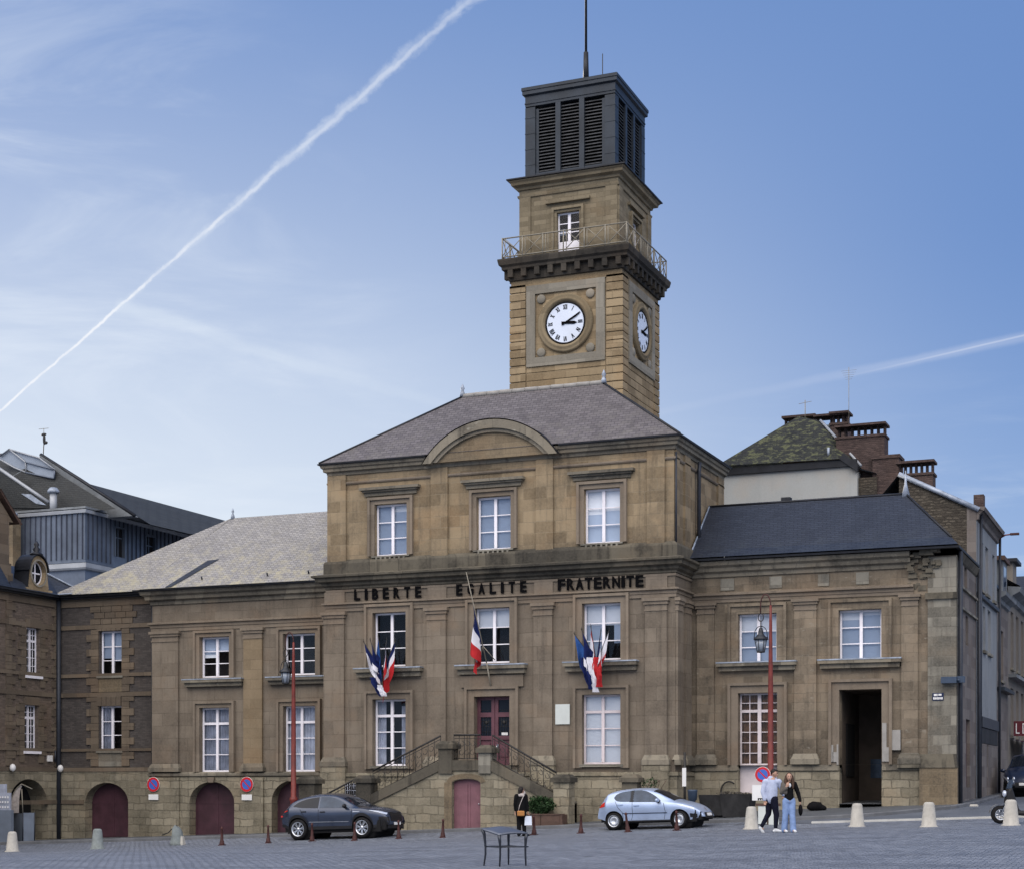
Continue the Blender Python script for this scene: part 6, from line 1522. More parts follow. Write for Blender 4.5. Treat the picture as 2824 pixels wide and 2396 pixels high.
# ================================================================ CARS
def make_car(name,label,loc,rot,P):
    t=thing(name,label,'car',loc,None,rot)
    L0,L1=P['x0'],P['x1'];top=P['top'];belt=P['belt'];W=P['W'];r=P['r'];wx=P['wheels'];sill=P['sill']
    ra=r+.065
    def width(x,z):
        """half width of the side at station x, height z"""
        e0=sstep(L0-.001,L0+.55,x);e1=sstep(L1+.001,L1-.75,x)
        plan=W/2*(.80+.20*min(1,e0*1.2))*(.66+.34*min(1,e1**.7 if e1>0 else 0))
        zb=interp(belt,x)
        if z<=zb:
            u=(z-sill)/max(.1,zb-sill);pr=1-.07*(1-u)**2*1. -.035*max(0,u-.55)**2/.2-.015*math.sin(u*math.pi*2)
            return plan*pr
        zt=interp(top,x);u=(z-zb)/max(.05,zt-zb)
        return plan*(.965-P['tumble']*u)
    def low(x):
        z=sill+(.1*sstep(L1-.5,L1,x)+.12*sstep(L0+.5,L0,x))
        for c in wx:
            if abs(x-c)<ra: z=max(z,r+math.sqrt(ra*ra-(x-c)**2))
        return z
    xs=[lerp(L0,L1,i/120) for i in range(121)]
    for c in wx: xs+= [c-ra+1e-3,c+ra-1e-3,c-ra-1e-3,c+ra+1e-3]
    xs=sorted(xs)
    NL,NG,NR=8,7,6
    def section(x):
        zl=low(x);zb=max(interp(belt,x),zl+.03);zt=max(interp(top,x),zb+.004);out=[]
        for i in range(NL+1):
            z=lerp(zl,zb,i/NL);out.append((x,width(x,z),z))
        crown=.04+.05*min(1,(zt-zb)/.3);ze=max(zb,zt-crown)
        for i in range(1,NG+1):
            z=lerp(zb,ze,i/NG);out.append((x,width(x,z),z))
        yE=out[-1][1]
        for i in range(1,NR+1):
            q=i/NR;out.append((x,yE*(1-q**1.0),lerp(ze,zt,1-(1-q)**2.2)))
        return out
    rows=[section(x) for x in xs];n=len(rows[0])
    m=MB();vs=[];fs=[]
    for s in (-1,1):
        b=len(vs)
        for rw in rows: vs+=[(x,s*y,z) for x,y,z in rw]
        for i in range(len(rows)-1):
            for j in range(n-1): fs.append((b+i*n+j,b+(i+1)*n+j,b+(i+1)*n+j+1,b+i*n+j+1))
    k=len(vs)//2
    for e in (0,(len(rows)-1)*n):
        fs.append(tuple([e+j for j in range(n)]+[k+e+j for j in range(n-2,-1,-1)]))
    m.add(vs,fs,0,True)
    body=m.build('body',M[P['paint']],t)
    bm=bmesh.new();bm.from_mesh(body.data);bmesh.ops.remove_doubles(bm,verts=bm.verts,dist=.0005);bmesh.ops.recalc_face_normals(bm,faces=bm.faces);bm.to_mesh(body.data);bm.free()
    # underbody and wheel wells
    m=MB();m.box(L0+.25,L1-.25,-W/2+.16,W/2-.16,.2,.62);m.box(L0+.1,L1-.08,-W/2+.25,W/2-.25,.26,.55)
    for c in wx: m.lathe([(0,-W/2+.2),(ra+.05,-W/2+.2),(ra+.05,W/2-.2),(0,W/2-.2)],24,lambda a,b,h,c=c:(c+a,h,r+b))
    m.build('underbody',M['black'],t)
    if P.get('cladding'):
        for s in (-1,1):
            m=MB()
            for i in range(len(xs)-1):
                x0,x1=xs[i],xs[i+1];a,b=low(x0),low(x1)
                if x1-x0<.004: continue
                h=.10
                m.quad([(x0,s*(width(x0,a)+.006),a-.01),(x1,s*(width(x1,b)+.006),b-.01),(x1,s*(width(x1,b+h)+.008),b+h),(x0,s*(width(x0,a+h)+.008),a+h)])
            m.build('cladding',M['blackplastic'],t)
    # patches on the side skin: polygon bands (x0,x1 as functions of z)
    def patch(nm,mat,zf,x0,x1,off=.006,nx=24,nz=6,sides=(-1,1),par=None):
        """zf(x)->(za,zb)"""
        for s in sides:
            m=MB();vs=[]
            for i in range(nx+1):
                x=lerp(x0,x1,i/nx);za,zb=zf(x)
                for j in range(nz+1):
                    z=lerp(za,zb,j/nz);vs.append((x,s*(width(x,z)+off),z))
            m.add(vs,[(i*(nz+1)+j,(i+1)*(nz+1)+j,(i+1)*(nz+1)+j+1,i*(nz+1)+j+1) for i in range(nx) for j in range(nz)],0,True)
            m.build(nm,M[mat],par or t)
    for (nm,mat,lo,hi,x0,x1) in P['windows']:
        patch(nm,mat,lambda x,lo=lo,hi=hi:(interp(lo,x),max(interp(lo,x)+.001,interp(hi,x))),x0,x1)
    for (nm,mat,lo,hi,x0,x1,off) in P['patches']:
        patch(nm,mat,lambda x,lo=lo,hi=hi:(interp(lo,x),max(interp(lo,x)+.001,interp(hi,x))),x0,x1,off)
    # seams
    for s in (-1,1):
        for pl in P['seams']:
            m=MB()
            for i in range(len(pl)-1):
                for q in range(6):
                    a=[lerp(pl[i][c],pl[i+1][c],q/6) for c in (0,1)];b=[lerp(pl[i][c],pl[i+1][c],(q+1)/6) for c in (0,1)]
                    dx,dz=b[0]-a[0],b[1]-a[1];L=math.hypot(dx,dz);nx_,nz_=-dz/L*.007,dx/L*.007
                    m.quad([(a[0]+nx_,s*(width(a[0],a[1])+.004),a[1]+nz_),(b[0]+nx_,s*(width(b[0],b[1])+.004),b[1]+nz_),(b[0]-nx_,s*(width(b[0],b[1])+.004),b[1]-nz_),(a[0]-nx_,s*(width(a[0],a[1])+.004),a[1]-nz_)])
            m.build('door_seam',M['black'],t)
    # windscreen, rear screen on the top skin
    for nm,x0,x1,wk in (('windscreen',*P['screen'],.93),('rear_screen',*P['rear'],.86)):
        m=MB();vs=[];nx,ny=12,12
        for i in range(nx+1):
            x=lerp(x0,x1,i/nx);sec=section(x)[NL+NG:]
            sec=[p for p in sec]
            ys=[p[1] for p in sec][::-1];zs=[p[2] for p in sec][::-1]
            for j in range(ny+1):
                y=lerp(-wk,wk,j/ny)*ys[-1];ay=abs(y);z=interp(list(zip(ys,zs)),ay);vs.append((x,y,z+.008))
        m.add(vs,[(i*(ny+1)+j,(i+1)*(ny+1)+j,(i+1)*(ny+1)+j+1,i*(ny+1)+j+1) for i in range(nx) for j in range(ny)],0,True);m.build(nm,M['carglass'],t)
    # nose: grille, lamps, plate
    for (nm,mat,y0,y1,z0,z1,off) in P['front']:
        for s in ((-1,1) if y0>0 else (1,)):
            m=MB();vs=[];N=10
            def xf(y,z):
                # front skin: largest x whose section reaches this (y,z)
                x=L1
                while x>L1-1.2 and (width(x,z)<abs(y) or interp(top,x)<z): x-=.01
                return x
            for i in range(N+1):
                for j in range(5):
                    y=lerp(y0,y1,i/N)*s;z=lerp(z0,z1,j/4);vs.append((xf(y,z)+off,y,z))
            m.add(vs,[(i*5+j,(i+1)*5+j,(i+1)*5+j+1,i*5+j+1) for i in range(N) for j in range(4)],0,True);m.build(nm,M[mat],t)
    for (nm,mat,y0,y1,z0,z1) in P['tail']:
        for s in ((-1,1) if y0>0 else (1,)):
            m=MB();a,b=sorted((y0*s,y1*s));m.box(L0-.012,L0+.05,a,b,z0,z1);m.build(nm,M[mat],t)
    for s in (-1,1):
        x,z=P['mirror'];y=width(x,z)
        m=MB();m.ell((x,s*(y+.13),z+.06),(.07,.12,.075),12,8);mr=m.build('wing_mirror',M[P['mirrormat']],t);MB().box(x-.04,x+.04,min(s*(y-.03),s*(y+.1)),max(s*(y-.03),s*(y+.1)),z-.03,z+.02).build('mirror_arm',M['blackplastic'],mr)
        for hx,hz in P['handles']:
            y=width(hx,hz);a,b=sorted((s*y,s*(y+.03)));m=MB();m.box(hx-.1,hx+.1,a,b,hz-.018,hz+.018);m.build('door_handle',M['blackplastic' if P['paint']=='car_dark' else P['paint']],t)
    # wheels
    for c in wx:
        for s in (-1,1):
            yc=s*(W/2-.11);st_=P['steer'] if c>0 else 0
            ws=thing('x','x','x');bpy.data.objects.remove(ws)
            F=lambda a,b,h,c=c,yc=yc,s=s:(c+a*math.cos(st_)-s*h*math.sin(st_)*-1*0+a*0,yc+s*h+a*math.sin(st_)*-1,r+b)
            m=MB();m.lathe([(r*.64,-.1),(r*.97,-.1),(r,-.07),(r,.07),(r*.97,.1),(r*.72,.105),(r*.66,.085),(r*.64,.0)],36,F,cap=False);w=m.build('wheel',M['tyre'],t)
            m=MB();m.lathe([(r*.72,.108),(r*.68,.11),(r*.63,.07),(r*.62,.0)],32,F,cap=False)
            ns=P['spokes']
            if ns:
                for q in range(ns):
                    a=2*math.pi*q/ns+.2
                    for da in (-.09,.09):
                        u0,u1=r*.14,r*.67;ca,sa=math.cos(a),math.sin(a);cb,sb_=math.cos(a+da*1.7),math.sin(a+da*1.7);wd=.013
                        m.add([F(u0*ca-wd*sa,u0*sa+wd*ca,.075),F(u0*ca+wd*sa,u0*sa-wd*ca,.075),F(u1*cb+wd*sb_*.9,u1*sb_-wd*cb*.9,.09),F(u1*cb-wd*sb_*.9,u1*sb_+wd*cb*.9,.09)],[(0,1,2,3)])
                m.lathe([(r*.17,.07),(r*.15,.09),(0,.092)],16,F)
            else:
                m.lathe([(r*.60,.05),(r*.5,.085),(r*.42,.07),(r*.3,.09),(r*.28,.075),(0,.08)],28,F)
                for q in range(9):
                    a=2*math.pi*q/9;m.ell(F(r*.46*math.cos(a),r*.46*math.sin(a),.075),(.018,.006,.018),6,4)
            m.build('rim',M['alloy'],w);MB().lathe([(0,.03),(r*.57,.03)],20,F,cap=False).build('brake',M['blackplastic'],w)
    return t
# dark coupe-roofed SUV
SUV=dict(x0=-2.2,x1=2.2,W=1.9,r=.365,wheels=(-1.42,1.27),sill=.34,tumble=.24,paint='car_dark',cladding=True,steer=.0,spokes=7,
 top=[(-2.2,.88),(-2.15,1.06),(-1.95,1.24),(-1.72,1.43),(-1.35,1.56),(-.9,1.63),(-.45,1.655),(0.,1.63),(.35,1.53),(.75,1.33),(1.05,1.17),(1.25,1.12),(1.6,1.08),(1.9,1.0),(2.1,.9),(2.18,.75),(2.2,.6)],
 belt=[(-2.2,.85),(-2.1,1.0),(-1.8,1.12),(-1.2,1.1),(-.3,1.06),(.6,1.05),(1.1,1.05),(1.6,.98),(1.95,.88),(2.15,.72),(2.2,.58)],
 windows=[('side_window','carglass',[(-1.62,1.2),(-1.2,1.14),(.9,1.08)],[(-1.62,1.22),(-1.4,1.36),(-1.0,1.47),(-.56,1.52)],-1.62,-.56),('side_window','carglass_blue',[(-1.2,1.14),(.9,1.08)],[(-.5,1.52),(-.2,1.52),(.1,1.46),(.45,1.31),(.76,1.12)],-.5,.76)],
 patches=[('door_trim','chrome',[(-1.,.60),(.75,.58)],[(-1,.625),(.75,.605)],-.95,.72,.012),('side_air_vent','blackplastic',[(1.86,.5),(2.12,.5)],[(1.86,.74),(2.12,.73)],1.9,2.12,.012),('headlight','headlamp',[(1.55,.98),(1.85,.9),(2.12,.80)],[(1.55,.985),(1.85,.95),(2.12,.86)],1.58,2.12,.01),
   ('sill_trim','blackplastic',[(-1.,.33),(.85,.33)],[(-1,.45),(.85,.44)],-.98,.83,.01),('rear_lamp','taillamp',[(-2.16,.98),(-1.8,1.05)],[(-2.16,1.03),(-1.8,1.08)],-2.15,-1.85,.008),('vent_line','chrome',[(.9,.93),(1.2,.93)],[(.9,.955),(1.2,.945)],.92,1.2,.012)],
 seams=[[(.86,1.04),(.86,.75),(.78,.45)],[(-.53,1.06),(-.53,.6),(-.62,.45)],[(-1.32,1.1),(-1.2,.9),(-1.02,.72),(-.98,.5)]],
 screen=(.42,1.12),rear=(-1.98,-1.52),front=[('grille','blackplastic',-.42,.42,.56,.9,.012),('number_plate','sign_white',-.26,.26,.42,.52,.03),('bumper_vent','blackplastic',.55,.78,.48,.72,.014),('lower_grille','blackplastic',-.6,.6,.3,.42,.012)],
 tail=[('tail_light','taillamp',.5,.8,.82,.88)],mirror=(.62,1.1),mirrormat='blackplastic',handles=[(-.35,.97),(-1.15,1.0)])
cx,cy=-27.75,51.95;sl=math.atan(.036)
make_car('parked_car','dark grey blue coupe shaped SUV with bright spoked wheels below the left stairs',(cx,cy,g(cx,cy)),(0,-sl,R(-2)),SUV).scale=(.95,)*3
HB=dict(x0=-2.0,x1=2.03,W=1.75,r=.30,wheels=(-1.32,1.2),sill=.27,tumble=.25,paint='car_silver',steer=R(16),spokes=0,
 top=[(-2.0,.55),(-1.97,.8),(-1.86,1.0),(-1.7,1.22),(-1.55,1.36),(-1.2,1.43),(-.5,1.475),(-.1,1.46),(.3,1.36),(.75,1.14),(1.05,.99),(1.3,.93),(1.6,.83),(1.85,.68),(2.0,.52),(2.03,.42)],
 belt=[(-2.0,.53),(-1.95,.75),(-1.75,.95),(-1.3,1.0),(-.5,.97),(.4,.93),(.8,.91),(1.2,.86),(1.6,.75),(1.9,.58),(2.03,.4)],
 windows=[('side_window','carglass_blue',[(-1.3,1.12),(-1.2,1.03),(-1.0,.99),(-.6,.98)],[(-1.3,1.16),(-1.22,1.26),(-1.0,1.34),(-.6,1.385)],-1.3,-.66),('side_window','carglass_blue',[(-.6,.97),(.2,.945),(.52,.93)],[(-.6,1.385),(-.35,1.39),(-.1,1.35),(.2,1.21),(.52,.98)],-.56,.5),('window_pillar','carglass',[(-.7,.97),(-.5,.97)],[(-.7,1.38),(-.5,1.39)],-.69,-.53)],
 patches=[('door_trim','car_dark',[(-1.,.545),(.75,.53)],[(-1,.575),(.75,.56)],-.98,.74,.012),('headlight','headlamp',[(1.1,.83),(1.4,.745),(1.75,.62)],[(1.1,.84),(1.4,.80),(1.75,.69)],1.12,1.72,.01),('fog_lamp','blackplastic',[(1.6,.36),(1.85,.34)],[(1.6,.5),(1.85,.47)],1.58,1.82,.012),
   ('rear_lamp','taillamp',[(-1.93,.78),(-1.7,.83)],[(-1.93,.84),(-1.7,.99)],-1.9,-1.66,.012),('sill_trim','blackplastic',[(-1.,.25),(.85,.25)],[(-1,.30),(.85,.30)],-.98,.83,.006)],
 seams=[[(.62,.9),(.68,.6),(.62,.32)],[(-.58,.97),(-.58,.5),(-.64,.32)],[(-1.25,1.02),(-1.15,.8),(-.98,.6),(-.95,.35)]],
 screen=(.18,.98),rear=(-1.8,-1.6),front=[('grille','blackplastic',-.42,.42,.32,.52,.012),('number_plate','sign_white',-.26,.26,.40,.50,.03),('badge','chrome',-.05,.05,.6,.68,.015)],
 tail=[('bumper_strip','blackplastic',-.6,.6,.45,.5)],mirror=(.42,.94),mirrormat='car_silver',handles=[(-.42,.84),(-1.05,.88)])
cx,cy=-16.5,52.5
make_car('parked_car','small light blue five door hatchback parked facing right before the pavilion corner',(cx,cy,g(cx,cy)),(0,-sl,R(-3)),HB).scale=(.90,)*3
NV=dict(HB);NV.update(paint='car_navy',mirrormat='car_navy',steer=0,W=1.85,top=[(a,b*1.15) for a,b in HB['top']],belt=[(a,b*1.1) for a,b in HB['belt']])
NV['windows']=[(n_,m_,[(a,b*1.13) for a,b in lo],[(a,b*1.14) for a,b in hi],x0,x1) for n_,m_,lo,hi,x0,x1 in HB['windows']]
cx,cy=-6.3,70.1
make_car('parked_car','dark navy car parked nose out in the side street behind the scooter',(cx,cy,g(cx,cy)),(0,0,R(-90)),NV)
# ================================================================ MOTOR SCOOTER
x,y=gp_ray(2800,2272);x+=.12;y+=.75
sc=thing('motor_scooter','black motor scooter with a bright mirror and silver wheel arch behind the rightmost bollard','scooter',(x,y,g(x,y)),rot=(0,0,R(200)))
def whl(cx,r):
    F=lambda a,b,h:(cx+a,h,r+b)
    m=MB();m.lathe([(r*.6,-.06),(r*.96,-.065),(r,-.03),(r,.03),(r*.96,.065),(r*.6,.06)],26,F,cap=False);w=m.build('wheel',M['tyre'],sc)
    m=MB()
    for s in (-1,1):
        m.lathe([(r*.6,.05*s),(r*.55,.055*s),(r*.5,.02*s)],24,F,cap=False)
        for q in range(5):
            a=q*2*math.pi/5;m.tube([F(.03*math.cos(a),.03*math.sin(a),.03*s),F(r*.56*math.cos(a),r*.56*math.sin(a),.03*s)],.018,5)
    m.build('rim',M['alloy'],w)
whl(.62,.26);whl(-.62,.26)
m=MB();m.tube([(.62,.09,.26),(.45,.09,.62),(.38,.05,.95)],.025,6);m.tube([(.62,-.09,.26),(.45,-.09,.62),(.38,-.05,.95)],.025,6);m.build('fork',M['chrome'],sc)
m=MB()
for k in range(9):
    a=R(10+k*18);b=R(28+k*18)
    m.quad([(.62+.31*math.cos(a),-.08,.26+.31*math.sin(a)),(.62+.31*math.cos(b),-.08,.26+.31*math.sin(b)),(.62+.31*math.cos(b),.08,.26+.31*math.sin(b)),(.62+.31*math.cos(a),.08,.26+.31*math.sin(a))])
m.build('mudguard',M['chrome'],sc)
m=MB();m.prism([(.28,.25),(.5,.45),(.45,.95),(.34,1.08),(.25,.8),(.12,.38),(-.25,.36),(-.3,.62),(-.95,.72),(-1.0,.6),(-.75,.45),(-.35,.2)],-.2,.2,front(0));bd=m.build('body',M['blackplastic'],sc)
mm=bd.modifiers.new('soft','BEVEL');mm.width=.06;mm.segments=3
m=MB();m.ell((-.55,0,.76),(.45,.17,.09),14,8);m.build('seat',M['blackcloth'],sc)
m=MB();m.prism([(.34,1.0),(.42,1.0),(.33,1.25),(.29,1.25)],-.18,.18,front(0));m.build('windshield',M['carglass_blue'],sc)
m=MB();m.tube([(.3,-.34,1.1),(.33,0,1.08),(.3,.34,1.1)],.02,6);m.build('handlebar',M['blackplastic'],sc)
for s in (-1,1):
    m=MB();m.tube([(.3,s*.28,1.1),(.33,s*.32,1.22)],.012,5);m.ell((.33,s*.34,1.27),(.03,.09,.06),10,7);m.build('mirror',M['chrome'],sc)
m=MB();m.ell((.5,0,.85),(.06,.12,.1),10,8);m.build('headlight',M['headlamp'],sc)
# ================================================================ PEOPLE  (local x = to the right of the picture, y = away, z = up)
def remesh(o,v,sm=6):
    q=o.modifiers.new('fuse','REMESH');q.mode='VOXEL';q.voxel_size=v;q.use_smooth_shade=True
    s=o.modifiers.new('soft','SMOOTH');s.iterations=sm;s.factor=.5
    return o
def limb(m,pts,rad,n=10):
    for i in range(len(pts)-1): m.cap(pts[i],pts[i+1],rad[i],rad[i+1],n)
def hand(m,w,d,th,up=(0,0,1),curl=.5):
    """palm from wrist w along d with four curled fingers and a thumb on side th"""
    w=Vector(w);d=Vector(d).normalized();th=Vector(th).normalized();nrm=d.cross(th).normalized()
    c=w+d*.05
    for k in (-.028,-.009,.01,.028): m.cap(w+d*.012+th*k*.6,w+d*.085+th*k,.016,.012,7)
    for k,(o,L) in enumerate(((.03,.072),(.01,.08),(-.01,.074),(-.03,.058))):
        a=w+d*.085+th*o;b=a+(d*math.cos(curl)+nrm*math.sin(curl)).normalized()*L*.55;e=b+(d*math.cos(curl*2.2)+nrm*math.sin(curl*2.2)).normalized()*L*.45
        m.cap(a,b,.0095,.009,6);m.cap(b,e,.009,.0075,6)
    a=w+d*.03+th*.03;b=a+(d*.6+th*.7).normalized()*.04;e=b+(d*.95+nrm*.3).normalized()*.03
    m.cap(a,b,.013,.011,6);m.cap(b,e,.011,.009,6)
def head(m,c,face,r=.105):
    """c centre of the skull, face = direction of the nose in plan"""
    f=Vector((face[0],face[1],face[2] if len(face)>2 else 0)).normalized();s=f.cross(Vector((0,0,1))).normalized();c=Vector(c);u=s.cross(f)
    m.ell(c,(.078,.078,.105),14,10);m.ell(c+f*.02-u*.0,(.075,.075,.098),14,10);m.ell(c+f*.035-u*.06,(.05,.05,.055),12,8)
    m.cap(c+f*.085+u*.005,c+f*.108-u*.03,.008,.016,7)          # nose
    m.ell(c+f*.09-u*.058,(.022,.022,.011),8,6)                 # mouth
    for k in (-1,1): m.ell(c+s*k*.078-u*.01,(.016,.016,.03),8,6);m.ell(c+f*.083+s*k*.03+u*.012,(.013,.013,.009),8,6)
    m.cap(c-u*.1-f*.01,c-u*.19-f*.025,.05,.055,10)
    return c,f,s,u
def eyes(par,c,f,s,u):
    m=MB()
    for k in (-1,1): m.ell(c+f*.098+s*k*.03+u*.012,(.008,.008,.006),8,6);m.tube([c+f*.1+s*(k*.018)+u*.032,c+f*.094+s*(k*.045)+u*.03],.005,4)
    m.build('eyes',M['hair_dark'],par)
def shoe(m,ankle,toe_dir,L=.25):
    a=Vector(ankle);d=Vector((toe_dir[0],toe_dir[1],toe_dir[2] if len(toe_dir)>2 else 0)).normalized()
    m.cap(a-d*.05+Vector((0,0,-.055)),a+d*.06+Vector((0,0,-.05)),.042,.045,9);m.cap(a+d*.06+Vector((0,0,-.05)),a+d*.15+Vector((0,0,-.062)),.046,.036,9);m.cap(a,a+Vector((0,0,-.05)),.045,.044,9)
def place(name,label,px,py,rot=R(22.4)):
    x,y=gp_ray(px,py);return thing(name,label,'person',(x,y,g(x,y)),None,(0,0,rot)),x,y
# ---- man in light blue hoodie walking to the right
man,mx_,my_=place('person','person in a light blue hoodie, dark trousers and white trainers walking right',2128,2294)
hip=(.0,0,.93);hL=(-.05,.08,.92);hR=(.05,-.08,.92)
kB=(-.08,.06,.52);aB=(-.29,.05,.13);kF=(.12,-.08,.50);aF=(.10,-.09,.09)
sh=(.02,0,1.44);sL=(-.17,.06,1.42);sR=(.2,-.02,1.42);eL=(-.24,.03,1.14);wL=(-.2,-.02,.90);eR=(.3,.02,1.2);wR=(.34,.06,1.02)
m=MB();limb(m,[hL,kB,aB],[.085,.058,.04]);limb(m,[hR,kF,aF],[.085,.058,.04]);m.cap((0,0,.92),(.01,0,1.2),.13,.12,12);m.cap((.01,0,1.2),sh,.13,.11,12)
limb(m,[sL,eL,wL],[.05,.042,.03]);limb(m,[sR,eR,wR],[.05,.042,.03]);m.cap(sL,sR,.06,.06)
hand(m,wL,(.1,-.1,-1),(1,-.3,0));hand(m,wR,(.2,.1,-1),(-1,-.3,0))
c,f,s,u=head(m,(.075,-.01,1.655),(.8,-.55,-.15))
for an,td in ((aB,(.7,0,-.7)),(aF,(1,-.2,0))): m.cap(an,Vector(an)+Vector((.06,0,-.04)),.04,.03)
remesh(m.build('body',M['skin'],man),.011,3);eyes(man,c,f,s,u)
m=MB();m.ell(c-f*.025+u*.03,(.088,.088,.095),14,10);m.ell(c+f*.035+u*.085,(.06,.06,.035),12,8);remesh(m.build('hair',M['hair_dark'],man),.012,2)
m=MB();m.cap((0,0,.95),(.01,0,1.2),.158,.16,14);m.cap((.01,0,1.2),(.02,0,1.4),.16,.13,14);m.cap(sL,sR,.085,.085)
limb(m,[sL,eL,Vector(wL)+Vector((0,0,.02))],[.085,.07,.052]);limb(m,[sR,eR,Vector(wR)+Vector((0,0,.03))],[.085,.07,.052])
m.cap((-.03,.02,1.5),(.07,.03,1.52),.085,.075,10);m.ell((-.02,.06,1.48),(.11,.09,.08),12,8)
remesh(m.build('hoodie',M['hoodie'],man),.014,5)
m=MB();m.cap((-.06,.02,.94),(.06,-.02,.94),.125,.125,12);limb(m,[hL,kB,(aB[0]+.02,aB[1],aB[2]+.04)],[.118,.082,.055]);limb(m,[hR,kF,(aF[0],aF[1],aF[2]+.06)],[.118,.082,.058]);remesh(m.build('trousers',M['navycloth'],man),.014,4)
m=MB();shoe(m,(aB[0],aB[1],aB[2]+.01),(.55,-.05,-.75));a=m.build('shoe',M['whiteshoe'],man);remesh(a,.012,2)
m=MB();shoe(m,(aF[0],aF[1],aF[2]+.01),(1,-.25,0));a=m.build('shoe',M['whiteshoe'],man);remesh(a,.012,2)
# ---- young woman beside him
wo,_,_=place('person','person with long brown hair, black top and wide light blue jeans',2176,2295)
hL=(-.075,0,.86);hR=(.075,0,.86);kL=(-.10,.0,.48);aL=(-.12,.06,.08);kR=(.08,-.06,.48);aR=(.1,-.08,.08)
sL=(-.15,.02,1.33);sR=(.15,0,1.33);eL=(-.2,0,1.1);wL=(-.1,-.14,1.24);eR=(.25,.02,1.08);wR=(.30,-.02,.84)
m=MB();limb(m,[hL,kL,aL],[.085,.055,.038]);limb(m,[hR,kR,aR],[.085,.055,.038]);m.cap((0,0,.88),(0,0,1.08),.125,.1,12);m.cap((0,0,1.08),(0,0,1.3),.1,.1,12);m.cap(sL,sR,.05,.05)
limb(m,[sL,eL,wL],[.045,.036,.027]);limb(m,[sR,eR,wR],[.045,.036,.027]);hand(m,wL,(.4,-.2,1),(1,0,-.2));hand(m,wR,(.05,0,-1),(-.3,-1,0))
c,f,s,u=head(m,(.0,-.02,1.52),(-.1,-1,0))
for an in (aL,aR): m.cap(an,Vector(an)+Vector((0,-.08,-.03)),.035,.03)
remesh(m.build('body',M['skin'],wo),.011,3);eyes(wo,c,f,s,u)
m=MB();m.ell(c-f*.03+u*.025,(.088,.085,.1),14,10)
for k in (-1,1): limb(m,[c+s*k*.07-f*.0+u*.02,c+s*k*.095-u*.12+f*.02,c+s*k*.1-u*.3+f*.07],[.045,.05,.03])
m.cap(c-f*.05,c-f*.06-u*.3,.09,.08);remesh(m.build('hair',M['hair_brown'],wo),.013,3)
m=MB();m.cap((0,0,.93),(0,0,1.12),.135,.118,14);m.cap((0,0,1.12),(0,0,1.29),.122,.11,14);m.cap(sL,sR,.068,.068);limb(m,[sR,eR,Vector(wR)+Vector((0,0,.03))],[.072,.06,.045]);remesh(m.build('top',M['blackcloth'],wo),.013,4)
m=MB();limb(m,[sL,eL,Vector(wL)-Vector((0,0,.03))],[.074,.066,.05]);m.cap((-.1,-.03,1.3),(-.1,-.05,1.1),.07,.07);remesh(m.build('sleeve',M['greycloth'],wo),.013,3)
m=MB();m.ell((.0,-.12,1.29),(.04,.03,.06),8,6);m.build('neckline',M['whiteshoe'],wo)
m=MB();m.cap((-.05,0,.87),(.05,0,.87),.125,.125,12);limb(m,[hL,kL,(aL[0],aL[1],.08)],[.108,.082,.088]);limb(m,[hR,kR,(aR[0],aR[1],.08)],[.108,.082,.088]);remesh(m.build('jeans',M['denim'],wo),.014,4)
for an in (aL,aR):
    m=MB();shoe(m,(an[0],an[1],.1),(.3,-1,0));remesh(m.build('shoe',M['whiteshoe'],wo),.012,2)
m=MB();p=Vector((wo.location));m.ell((.31,-.02,.62),(.06,.11,.16),12,8);m.tube([(.30,-.02,.8),(.27,-.05,.72),(.31,-.06,.62)],.012,4)
hb=m.build('hand_bag',M['blackcloth'],None);hb.location=wo.location;hb.rotation_euler=wo.rotation_euler;tag(hb,'small black bag held by the person in light blue jeans','bag')
# ---- woman in the black coat seen from behind
wb,bx_,by_=place('person','person in a black coat and pale scarf seen from behind',1438,2305)
hL=(-.08,0,.82);hR=(.06,0,.82);kL=(-.08,.03,.45);aL=(-.08,0,.08);kR=(.08,.06,.45);aR=(.1,.05,.08)
sL=(-.16,0,1.3);sR=(.13,0,1.3);eL=(-.2,.02,1.04);wL=(-.19,.08,.82);eR=(.17,.03,1.04);wR=(.2,.02,.80)
m=MB();limb(m,[hL,kL,aL],[.085,.055,.04]);limb(m,[hR,kR,aR],[.085,.055,.04]);m.cap((0,0,.85),(0,0,1.28),.13,.11,12);m.cap(sL,sR,.05,.05)
limb(m,[sL,eL,wL],[.045,.036,.027]);limb(m,[sR,eR,wR],[.045,.036,.027]);hand(m,wL,(0,.1,-1),(1,.2,0));hand(m,wR,(.15,0,-1),(-.3,1,0),curl=1.0)
c,f,s,u=head(m,(.0,.0,1.49),(.75,.65,0));remesh(m.build('body',M['skin'],wb),.011,3);eyes(wb,c,f,s,u)
m=MB();m.ell(c-f*.02+u*.02,(.092,.092,.105),14,10);m.cap(c-f*.05,c-f*.06-u*.1,.075,.06);remesh(m.build('hair',M['hair_dark'],wb),.012,2)
m=MB();m.lathe([(.1,1.27),(.125,1.31),(.115,1.37),(.085,1.40),(.07,1.36)],16,lambda a,b,h:(a,b,h));m.ell((.07,.05,1.41),(.07,.06,.06),10,7);remesh(m.build('scarf',M['scarf'],wb),.013,3)
m=MB();m.cap((-.01,0,.72),(-.01,0,1.0),.175,.158,14);m.cap((-.01,0,1.0),(0,0,1.26),.155,.12,14);m.cap(sL,sR,.078,.078);limb(m,[sL,eL,Vector(wL)+Vector((0,0,.03))],[.078,.066,.05]);limb(m,[sR,eR,Vector(wR)+Vector((0,0,.04))],[.078,.066,.05]);remesh(m.build('coat',M['blackcloth'],wb),.014,5)
